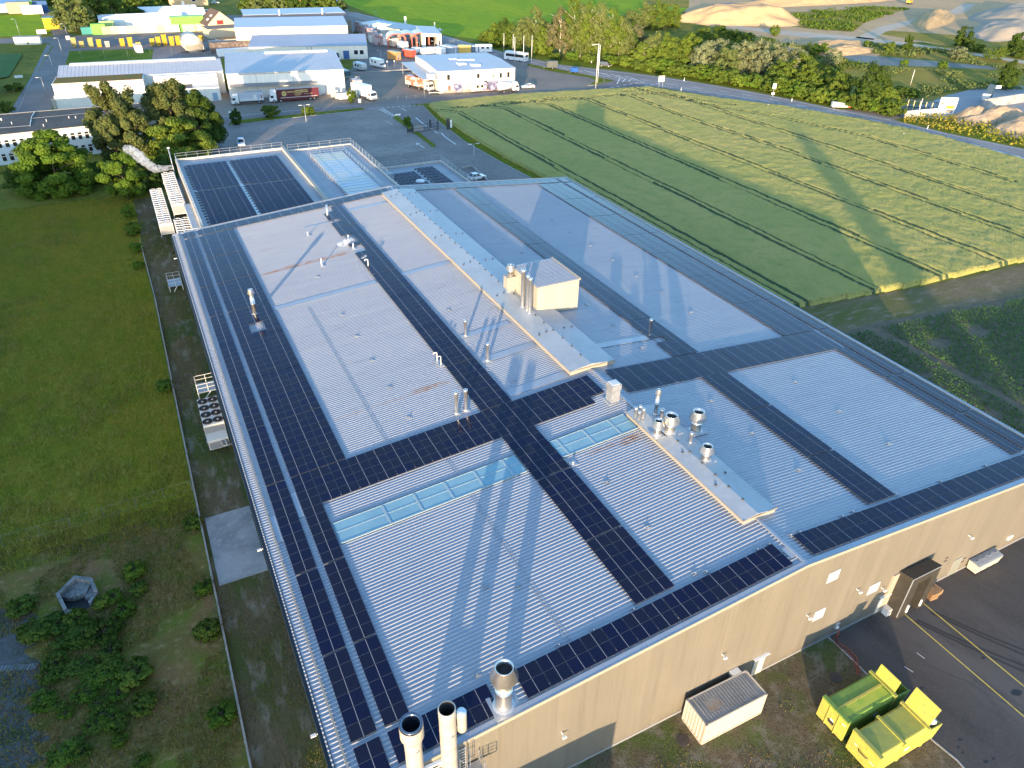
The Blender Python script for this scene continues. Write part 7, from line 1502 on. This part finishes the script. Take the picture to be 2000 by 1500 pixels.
# ================================================================ trees
def leaf(nm, c, c2, tr=.3): return M(nm, c, .8, 0, layers=((.45, c2, .42, .62), (2.2, tuple(q * 1.35 for q in c), .55, .75)), rand=.12, trans=tr, obj=False)
L_GREEN = leaf('leaf_green', (.08, .135, .018), (.11, .15, .02)); L_DARK = leaf('leaf_dark', (.05, .095, .013), (.072, .115, .016)); L_YEL = leaf('leaf_yellow_green', (.125, .175, .022), (.09, .145, .018)); L_PALE = leaf('leaf_pale', (.145, .18, .055), (.115, .155, .042)); L_SILV = leaf('leaf_silver', (.20, .225, .125), (.15, .185, .08)); L_PINE = leaf('needle_brown', (.105, .125, .035), (.08, .105, .028), .15); L_BRN = leaf('leaf_brown', (.16, .15, .075), (.13, .14, .05)); L_FRESH = leaf('leaf_fresh', (.10, .165, .016), (.07, .14, .014))
m_bark = M('bark', (.10, .08, .06), .9, layers=((2, (.06, .05, .04), .45, .65),)); m_birch = M('birch_bark', (.48, .45, .38), .8, layers=((2.5, (.18, .16, .13), .55, .7),))
def crown(name, shape, n, leafsize, mat, seed, clumps=60, stretch_=None):
    """leaf cards in clumps filling a unit crown: base at z=0, top at z=1, radius 1 in x and y"""
    r = np.random.default_rng(seed); C_ = []
    while len(C_) < clumps:
        p = r.uniform(-1, 1, 3); z = (p[2] + 1) / 2; rad_ = np.hypot(p[0], p[1])
        if shape == 'round': lim = math.sqrt(max(0, 1 - (2 * z - 1) ** 2)) ** .8
        elif shape == 'dome': lim = math.sqrt(max(0, 1 - z ** 2)) * (.85 + .15 * math.sin(6 * math.atan2(p[1], p[0]) + seed))
        elif shape == 'tall': lim = .95 * math.sin(PI * min(1, (z * .92 + .08)) ** .8) ** .8
        elif shape == 'cone': lim = (1 - z) ** .75 * .95 + .05
        elif shape == 'pine': lim = (.35 + .65 * math.sin(PI * (z * .8 + .12))) * (.7 + .3 * math.sin(9 * z + 3 * math.atan2(p[1], p[0]) + seed))
        if rad_ < lim and (rad_ > lim * .52 or r.random() < .3): C_.append((p[0], p[1], z))
    C_ = np.array(C_); k = r.integers(0, clumps, n); sg = r.uniform(.75, 1.3, clumps)[k][:, None]
    off = r.normal(0, 1, (n, 3)); off /= np.linalg.norm(off, axis=1)[:, None]; off *= (r.random(n) ** .4)[:, None]
    cs = 1.75 / math.sqrt(clumps)
    P = C_[k] + off * sg * np.array([cs, cs, cs * .42]) * (np.array(stretch_) if stretch_ else 1)
    nrm = off * .9 + (P - np.array([0, 0, .42])) * np.array([1, 1, 1.6]) * .5 + r.normal(0, .45, (n, 3)); nrm[:, 2] += .25; nrm /= np.linalg.norm(nrm, axis=1)[:, None]
    t = r.normal(0, 1, (n, 3)); t -= nrm * (t * nrm).sum(1)[:, None]; t /= np.linalg.norm(t, axis=1)[:, None]; u = np.cross(nrm, t)
    s = (leafsize * r.uniform(.6, 1.35, n))[:, None]
    return P, t * s, u * s * .6, mat, name
def crown_mesh(cr, R, H):
    P, t, u, mat, name = cr; c = P * np.array([R, R, H]); V = np.stack([c - t, c - u, c + t, c + u], 1).reshape(-1, 3)
    return npmesh(name, V, np.arange(len(V)).reshape(-1, 4), mat)
_cm = {}
def tree(label, px, vtop, R, kind, mat, n=2600, ls=.42, trunk=.25, bark=None, name='tree', cat='tree', clear=.12, grp=None, at=None, H=None, seed=None, rz=None, birch=False):
    x, y = at if at else g2(*px); H = H or upto(x, y, 0, vtop)
    t = thing(name, label, cat, (x, y, 0), rng.uniform(0, 6.28) if rz is None else rz, grp)
    sd_ = seed if seed is not None else rng.randrange(3); Rq, Hq = max(1, round(R)), max(1, round(H))
    key = (kind, mat.name, n, ls, sd_, Rq, Hq)
    if key not in _cm: _cm[key] = crown_mesh(crown('crown', kind, n, ls, mat, 100 + sd_ * 17 + len(kind), max(14, int(34 + R * 6))), Rq, Hq * (1 - clear))
    link('crown', _cm[key], t, (0, 0, H * clear), None, (R / Rq, R / Rq, H / Hq))
    b = MB(); bk = bark or m_bark; tr = max(.06, trunk * H / 14); top_ = H * (.88 if birch or kind in ('tall', 'pine', 'cone') else .6)
    b.tube([(0, 0, -.1), (.1, .05, H * .25), (-.05, .1, H * .5), (.05, 0, top_)], [tr * 1.25, tr, tr * .7, tr * .25], bk, 7)
    for k in range(6):
        a = k * 1.15 + sd_; z0 = H * (.25 + .09 * k); b.tube([(0, 0, z0), (R * .4 * math.cos(a), R * .4 * math.sin(a), z0 + H * .10), (R * .75 * math.cos(a), R * .75 * math.sin(a), z0 + H * .17)], [tr * .5, tr * .3, tr * .1], bk, 5)
    b.build('trunk', t); return t
NB = 'big trees at the office block'
tree('broad round tree, sunlit on top, left of the two topped pine', (118, 372), 257, 9.2, 'dome', L_FRESH, 46000, .27, grp=NB, clear=.0, seed=0)
tree('tall brownish two topped pine in front of the dark roof, left top', (237, 325), 165, 6.4, 'pine', L_PINE, 30000, .28, grp=NB, clear=.10, seed=1); tree('shorter brownish pine top right of the tallest pine', (272, 322), 180, 5.2, 'pine', L_PINE, 20000, .28, grp=NB, clear=.12, seed=2); tree('brown green pine in front of the white warehouse, behind the maple', (352, 300), 162, 6.0, 'pine', L_PINE, 26000, .28, grp=NB, clear=.10, seed=0)
tree('bright green round tree top behind the right pine', (352, 270), 156, 5.2, 'round', L_GREEN, 16000, .27, grp=NB, seed=1); tree('dark dense tree at the left edge of the parking lot', (402, 296), 176, 5.8, 'tall', L_DARK, 28000, .27, grp=NB, clear=.05, seed=2)
tree('wide yellow green maple overhanging the extension corner', (352, 318), 232, 8.8, 'dome', L_YEL, 42000, .27, grp=NB, clear=.12, seed=1); tree('fresh green bushy tree at the top of the track', (252, 390), 302, 4.3, 'round', L_FRESH, 20000, .22, grp=NB, clear=.05, seed=0)
BS = 'bushes and shrubs'
def bush(label, px, R, H, mat=L_GREEN, n=1800, ls=.16, grp=BS, kind='round', at=None):
    return tree(label, px, 0, R, kind, mat, n, ls, .12, None, 'bush', 'bush', .02, grp, at, H)
bush('large dark bush at the left foot of the broad round tree', (60, 372), 4.6, 5.2, L_DARK, 9000, .22); bush('dark bush at the right foot of the broad round tree', (180, 358), 4.4, 4.6, L_DARK, 7000, .22); bush('dark bushes between the fresh green tree and the coolers', (300, 372), 3.6, 5.5, L_DARK, 6000, .22); bush('dark bush below the pines beside the office block', (215, 345), 3.2, 4.0, L_DARK, 5000, .22); bush('dark bush below the maple beside the white steam plume', (325, 350), 3.2, 5.0, L_DARK, 5000, .22)
for (u, v, R, H, lab) in ((256, 425, 1.5, 2.6, 'first shrub on the fence line from the top of the track'), (263, 458, 1.4, 2.2, 'second shrub on the fence line from the top of the track'), (268, 492, 1.1, 1.8, 'third shrub on the fence line from the top of the track'), (323, 762, 1.0, 1.5, 'lone yellowish shrub on the fence line opposite the eight fan cooler'), (272, 525, .9, 1.2, 'low shrub on the fence line below the third one')): bush(lab, (u, v), R, H, L_FRESH, 2600, .15, 'shrubs along the fence')
K6 = lambda a, c: (a * .3667, 950 + c * .3667)
for (a, c, R, H, m_, lab) in ((720, 470, 1.05, 1.1, L_FRESH, 'round green bush at the upper right of the concrete shaft'), (748, 560, .8, .8, L_GREEN, 'small bush just below the upper right round bush'), (120, 655, 1.15, 1.0, L_GREEN, 'isolated bush left of the concrete shaft'), (545, 635, .75, .9, L_YEL, 'yellow green bush at the right edge of the concrete shaft'), (610, 600, .8, .8, L_FRESH, 'green bush further right of the concrete shaft'), (410, 715, .95, .9, L_YEL, 'yellow green bush in front of the shaft opening'), (670, 675, .9, .9, L_FRESH, 'upright bush right below the shaft'), (200, 790, 1.3, 1.1, L_GREEN, 'rounded green bush lower left of the shaft'), (310, 740, 1.1, .9, L_DARK, 'dark bush between shaft and lower left bush'), (450, 800, 1.6, 1.0, L_DARK, 'wide dark bush below the shaft, centre'), (560, 790, 1.5, 1.0, L_DARK, 'wide dark bush below the shaft, right'), (590, 890, .9, .8, L_DARK, 'small dark bush under the wide dark bushes'), (370, 810, 1.3, .9, L_DARK, 'dark bush below the shaft, left'), (720, 1020, 1.4, 1.2, L_GREEN, 'bush on the bank in the lower middle of the weedy plot'), (770, 1170, 1.0, .9, L_GREEN, 'bush lower down on the bank of the weedy plot'), (1030, 210, .9, 1.0, L_GREEN, 'bush at the fence near the corner of the crossing fence'), (1090, 555, .8, .9, L_FRESH, 'bush at the fence opposite the concrete slab'), (1110, 790, 1.1, 1.1, L_GREEN, 'bush at the fence below the concrete slab'), (1190, 1230, 1.0, .9, L_FRESH, 'bush at the fence near the bottom'), (480, 985, .7, .6, L_DARK, 'low bush in the middle of the weedy plot'), (770, 1480, .6, .6, L_YEL, 'small bright bush at the bottom edge of the weedy plot')): bush(lab, K6(a, c), R, H, m_, 2400, .13, 'bushes in the weedy plot')
for k in range(26):                                  # thick low growth below the shaft, one plant each
    a, c = 230 + 420 * rng.random(), 900 + 560 * rng.random(); p = g2(*K6(a, c)); o = tree('knee high green weed clump in the lower left plot', None, 0, rng.uniform(.6, 1.1), 'round', L_GREEN if k % 3 else L_FRESH, 1300, .11, .05, None, 'weed_clump', 'weed', .0, 'weed clumps in the lower left plot', p, rng.uniform(.5, .8))
bush('clipped conical shrub at the parking lot entrance', (463, 243), 1.7, 4.6, L_DARK, 5000, .17, 'shrubs in the verge of the side road', 'tall'); bush('round green bush in the verge behind the parking lot', (530, 229), 2.6, 3.6, L_GREEN, 5000, .2, 'shrubs in the verge of the side road'); bush('low yellow green bush beside the twin headed lamp', (602, 223), 2.0, 2.2, L_YEL, 3000, .18, 'shrubs in the verge of the side road'); bush('small bush behind the gate at the verge', (796, 246), 1.2, 2.6, L_FRESH, 2200, .18, 'shrubs in the verge of the side road'); bush('narrow yellow green shrub by the white skip', (687, 200), 1.4, 4.0, L_YEL, 2200, .2, 'shrubs in the verge of the side road'); bush('green bush beside the dark shed at the left edge', (30, 178), 2.6, 2.4, L_GREEN, 2600, .2, BS); bush('bush in front of the dark shed at the left edge', (12, 225), 2.8, 4.2, L_GREEN, 3000, .2, BS)
# far left and behind the halls
FL = 'trees behind the depot'
tree('pale weeping willow at the upper left road junction', (150, 62), -25, 11, 'dome', L_PALE, 5200, .5, grp=FL, clear=.1); tree('dark tree right of the willow', (190, 52), -18, 9, 'dome', L_DARK, 3600, .55, grp=FL, clear=.05); tree('dark green tree left of the marquees', (222, 42), -20, 9, 'dome', L_GREEN, 3600, .55, grp=FL, clear=.05)
k = 0
for (u, v, vt, R, m_) in ((258, 38, 12, 8, L_DARK), (290, 30, 8, 9, L_DARK), (322, 26, 8, 8, L_GREEN), (268, 18, -8, 9, L_GREEN), (300, 12, -10, 9, L_YEL), (345, 24, 12, 7, L_DARK), (180, 20, -20, 10, L_GREEN), (242, 10, -20, 10, L_GREEN), (335, 8, -12, 9, L_GREEN), (140, 12, -30, 10, L_DARK), (110, 10, -20, 9, L_GREEN)):
    tree('%s %s tree in the wood left of the cream house' % (['leftmost of the front row', 'second of the front row', 'third of the front row', 'left one of the back row', 'middle one of the back row', 'low one beside the lane', 'one behind the willow', 'one behind the dark trees', 'right one of the back row', 'one near the upper left yard', 'farthest left'][k], {'leaf_dark': 'dark', 'leaf_green': 'green', 'leaf_yellow_green': 'yellowish'}[m_.name]), (u, v), vt, R, 'dome', m_, 2200, .65, grp=FL, clear=.03); k += 1
for k, (u, v, vt, R, m_) in enumerate(((488, 26, -12, 6, L_GREEN), (508, 27, -14, 7, L_PALE), (526, 26, -10, 5, L_YEL), (545, 26, -14, 6, L_PALE), (562, 25, -12, 5.5, L_GREEN), (580, 26, -18, 6, L_DARK), (604, 26, -10, 7, L_DARK), (624, 25, -8, 7.5, L_YEL), (648, 24, -6, 6.5, L_YEL), (664, 22, 0, 5, L_PALE))): tree('%s tree from the left in the row behind the farthest hall' % ORD[k], (u, v), vt, R, 'tall', m_, 2400, .55, grp='trees in a row behind the farthest hall', clear=.03)
t = tree('bare tall pine trunk behind the farthest hall', (590, 27), -14, 3.5, 'pine', L_PINE, 900, .5, .45, M('red_bark', (.32, .18, .10), .8), grp='trees in a row behind the farthest hall', clear=.75)
# the tree belt along the main road
TB = 'trees in the belt beyond the main road'
belt = [(950, 80, 58, 4.5, 'dome', L_GREEN, 'low green tree at the left end of the belt'), (968, 84, 45, 6, 'dome', L_YEL, 'second tree from the left end of the belt, yellowish green'), (985, 88, 34, 4, 'tall', L_DARK, 'narrow dark spruce like tree near the left end of the belt'), (1002, 92, 46, 5.5, 'dome', L_GREEN, 'round tree behind the flagpoles'), (1022, 97, 34, 6, 'tall', L_PALE, 'pale tree behind the rightmost flagpole'), (1045, 100, 12, 6, 'tall', L_PALE, 'tall pale tree left of the brown tree'), (1060, 106, 50, 5.5, 'dome', L_YEL, 'bright yellow green tree at the kerb left of the brown tree'), (1093, 111, 14, 6.5, 'tall', L_BRN, 'brownish tree with a bare pale trunk at the kerb'), (1072, 98, 40, 5, 'round', L_DARK, 'dark tree in the gap left of the brown tree'), (1118, 110, -8, 7, 'tall', L_YEL, 'tallest birch left of the middle of the belt'), (1132, 114, -2, 6.5, 'tall', L_PALE, 'tall pale birch right of the tallest birch'), (1150, 116, 2, 6.5, 'tall', L_YEL, 'tall birch behind the twin masts, left'), (1168, 118, 4, 7, 'tall', L_PALE, 'tall pale birch behind the twin masts, right'), (1190, 120, 14, 7, 'tall', L_YEL, 'birch right of the twin masts'), (1207, 121, 26, 6, 'tall', L_PALE, 'birch behind the black minivan'), (1226, 116, 40, 6, 'dome', L_DARK, 'dark tree in the gap right of the birches'), (1236, 92, 45, 6, 'tall', L_BRN, 'reddish brown tree right of the birches'), (1255, 130, 80, 6.5, 'dome', L_YEL, 'sunlit yellow green tree right of the birches'), (1275, 128, 62, 6.5, 'dome', L_PALE, 'pale round tree behind the cream sign'), (1298, 132, 66, 6.5, 'dome', L_YEL, 'sunlit tree right of the cream sign'), (1320, 134, 70, 6.5, 'dome', L_GREEN, 'green tree in front of the dark gap'), (1342, 132, 66, 6.5, 'dome', L_YEL, 'yellow green tree left of the silvery willows'), (1370, 142, 82, 6, 'dome', L_SILV, 'small silvery willow at the left of the willow group'), (1392, 128, 72, 6, 'round', L_SILV, 'silvery willow at the back of the willow group'), (1412, 150, 92, 7.5, 'dome', L_PALE, 'wide pale willow in the front of the group'), (1442, 142, 80, 7, 'dome', L_SILV, 'tall silvery willow in the middle of the group'), (1470, 144, 76, 7, 'dome', L_SILV, 'silvery willow right of the middle one'), (1495, 150, 76, 7, 'dome', L_SILV, 'largest silvery willow with a pale crown'), (1535, 156, 84, 7, 'dome', L_SILV, 'silvery willow at the right of the group'), (1560, 164, 104, 6.5, 'dome', L_YEL, 'yellow green tree right of the willow group'), (1520, 166, 118, 6, 'dome', L_GREEN, 'green tree behind the white road sign'), (1580, 172, 120, 6, 'dome', L_GREEN, 'green tree right of the white road sign'), (1605, 178, 132, 6.5, 'dome', L_YEL, 'round yellowish tree near the right end of the belt'), (1632, 190, 140, 6, 'dome', L_GREEN, 'green tree near the right end of the belt'), (1692, 206, 124, 7.0, 'dome', L_DARK, 'large dark green tree at the right end of the belt'), (1728, 212, 170, 4.5, 'dome', L_YEL, 'small tree at the right end of the belt'), (1258, 56, 4, 8, 'dome', L_PALE, 'big pale tree far behind the belt, left'), (1285, 58, 2, 8, 'dome', L_GREEN, 'big green tree far behind the belt, middle'), (1306, 52, 4, 7, 'dome', L_YEL, 'big tree far behind the belt, right'), (1228, 70, 20, 7, 'tall', L_PALE, 'pale tree far behind the birches')]
for (u, v, vt, R, kd, m_, lab) in belt:
    bi = 'birch' in lab or 'brown tree' in lab or 'brownish' in lab
    tree(lab, (u, v), vt, R, kd, m_, 6500 if kd == 'tall' else 6000, .34 if kd == 'tall' else .36, .2, m_birch if bi else m_bark, grp=TB, clear=.05 if kd != 'tall' else .08, birch=bi)
HB = 'roadside bushes in front of the tree belt'
ub = 1255; k = 0
def farv(u):
    for a, c in zip(road_far[:-1], road_far[1:]):
        if a[0] <= u <= c[0]: return a[1] + (c[1] - a[1]) * (u - a[0]) / (c[0] - a[0])
BO = ORD + ['nineteenth', 'twentieth', 'twenty first', 'twenty second', 'twenty third', 'twenty fourth', 'twenty fifth', 'twenty sixth']
while ub < 1740:
    m_ = (L_GREEN, L_YEL, L_FRESH, L_GREEN)[k % 4]; bush('%s roadside bush counted from the birches, %s' % (BO[k], {'leaf_green': 'green', 'leaf_yellow_green': 'yellowish', 'leaf_fresh': 'fresh green'}[m_.name]), (ub, farv(ub) - 6 - 3 * rng.random()), rng.uniform(3.6, 4.6), rng.uniform(3.8, 5.6), m_, 2200, .33, HB); ub += 21; k += 1
for k, (u, v, R, H, m_) in enumerate(((965, 92, 3, 3, L_YEL), (1005, 102, 3, 3, L_GREEN), (1085, 116, 2.6, 2.6, L_GREEN), (1118, 118, 3, 3.4, L_FRESH), (1150, 121, 3, 3, L_GREEN), (1195, 127, 3.4, 4, L_FRESH), (1225, 132, 3.4, 4.5, L_YEL), (1405, 62, 3.4, 3, L_DARK), (1375, 70, 4, 4, L_GREEN), (1395, 84, 5, 4, L_GREEN), (1430, 74, 5, 4, L_DARK), (1455, 80, 4, 4, L_DARK), (1350, 90, 5, 4, L_GREEN), (1575, 108, 4.5, 5, L_GREEN), (1600, 106, 4.2, 4.5, L_FRESH), (1560, 116, 3.6, 4, L_SILV), (1622, 130, 4, 6.5, L_SILV), (1640, 124, 2.4, 3, L_PALE), (1770, 190, 4, 3, L_DARK), (1750, 184, 3.4, 2.6, L_DARK), (1735, 105, 2.6, 5, L_GREEN), (1770, 100, 2.2, 6.5, L_DARK), (1765, 128, 1.6, 2.4, L_FRESH), (1840, 132, 2, 2.4, L_FRESH), (1868, 115, 4, 5, L_SILV), (1940, 118, 5, 6, L_GREEN), (1905, 102, 4, 4, L_DARK), (1512, 70, 2.4, 5, L_GREEN), (1985, 112, 4, 5, L_DARK), (1695, 88, 2, 2, L_GREEN))):
    bush(['low bush at the kerb left of the flagpoles', 'low bush at the kerb behind the coach', 'low bush at the foot of the brownish tree', 'fresh bush at the foot of the tallest birch', 'green bush at the foot of the birches', 'fresh bush right of the black minivan', 'yellowish bush before the roadside row', 'dark low bush below the pale sand heap', 'green bush left of the quarry bank', 'broad green bush behind the pale willows', 'dark bush behind the willow group', 'dark bush below the haul road bend', 'broad bush behind the sunlit trees', 'green bush left of the pond', 'fresh bush left of the pond', 'small silvery bush left of the pond', 'silvery willow bush at the near end of the pond', 'pale bush beside the silvery willow bush', 'dark bush behind the conveyor', 'dark bush left of the conveyor', 'green bush at the far bank of the pond', 'narrow dark bush at the far bank', 'tiny fresh bush at the near bank', 'small fresh bush on the near bank further right', 'silvery bush on the far bank', 'big green bush on the far bank at the right', 'dark bush beside the quarry poplar', 'lone bush on the pale bank below the haul road', 'dark bush at the right edge of the far bank', 'little bush at the fork of the haul road'][k], (u, v), R, H, m_, 1500, .34, 'bushes around the quarry')
tree('dense grey green tree standing alone in the quarry', (1878, 92), 50, 5.5, 'dome', L_DARK, 3000, .4, grp='lone quarry trees', clear=.04); tree('dense tree at the right edge of the quarry', (1982, 106), 64, 5.5, 'dome', L_DARK, 3000, .4, grp='lone quarry trees', clear=.04); tree('slender poplar by the panel sign in the gravel works', (1962, 176), 114, 3.4, 'tall', L_DARK, 2600, .36, grp='lone quarry trees', clear=.08)
# long grass on the verge below the company board
P_ = []
x = nr.uniform(175, 245, 16000); y = nr.uniform(60, 165, 16000); k = inpoly(x, y, [g2(*p) for p in [(1757, 238), (1850, 258), (2000, 289), (2200, 333), (2200, 290), (2000, 256), (1870, 232), (1800, 222)]]); x, y = x[k], y[k]
Vq, Fq = leafquads(np.stack([x, y, nr.uniform(.1, 1.5, len(x))], 1), .45, .2); struct(link('verge_grass', npmesh('verge_grass', Vq, Fq, m_gr1)), 'stuff')
def scrub(name, px, n, size, zmax, mat):
    Pp = [g2(*q) for q in px]; xs_, ys_ = [q[0] for q in Pp], [q[1] for q in Pp]
    x = nr.uniform(min(xs_), max(xs_), n); y = nr.uniform(min(ys_), max(ys_), n); k = inpoly(x, y, Pp) & (noise2(x, y, 9, 77) > .42); x, y = x[k], y[k]
    V_, F_2 = leafquads(np.stack([x, y, nr.uniform(.05, zmax, len(x))], 1), size, .2); struct(link(name, npmesh(name, V_, F_2, mat)), 'stuff')
scrub('scrub', [(1490, 32), (1530, 24), (1700, 14), (1776, 18), (1690, 44), (1665, 62), (1600, 58), (1510, 48)], 16000, .8, 1.0, L_GREEN)
scrub('scrub', [(1680, 84), (1860, 100), (2100, 142), (2100, 160), (1880, 122), (1704, 104)], 14000, .6, .9, L_PALE)
scrub('scrub', [(1620, 128), (1720, 130), (1940, 146), (2000, 176), (1880, 176), (1740, 205), (1640, 150)], 16000, .5, .7, L_PALE)
scrub('scrub', [(1320, 70), (1420, 62), (1520, 80), (1640, 108), (1700, 128), (1600, 150), (1420, 110), (1330, 95)], 14000, .6, .9, L_GREEN)
# ================================================================ unseen occluders added outside the frame to throw the long evening shadows
m_nb = wall_mat('shade_hall_cladding', (.42, .40, .36), 1.2, .03)
gable('shade_hall', 'long unseen hall added west of the meadow to shade it, outside the photograph', (-92, -52, 0), 0, 34, 195, 12.4, 12.9, .5, m_nb, m_gr, 0)  # added occluder, sized to keep the meadow in shade
gable('shade_hall', 'second unseen hall added to shade the annex and left road, outside the photograph', (-98, 146, 0), 0, 40, 190, 8.6, 9.4, .5, m_nb, m_gr, 0)  # added occluder, its height sets the shade line on the annex
container('shade_container', 'tall unseen container added to shade the gable wall foot, outside the photograph', (-2.9, 6.0, 0), 0, 12.2, 2.44, 5.4, m_cbeige, m_croof)  # added out of view for its shadow on the left of the wall
gable('shade_hall', 'low unseen hall added south of the yard to shade the potato plot, outside the photograph', (56, -48, 0), 0, 110, 26, 9.4, 9.8, .5, m_nb, m_gr, 0)  # added out of view to shade the right of the potato plot
t = thing('silo', 'tall slender unseen silo added to streak the wheat with shadow, outside the photograph', 'silo', (-19, -123, 0)); b = MB(); b.lathe([(2.6, 0), (2.6, 31), (1.2, 33), (.001, 33.4)], m_galv, n=24); b.build('shell', t)  # unseen, placed so its shadow falls as a streak on the wheat
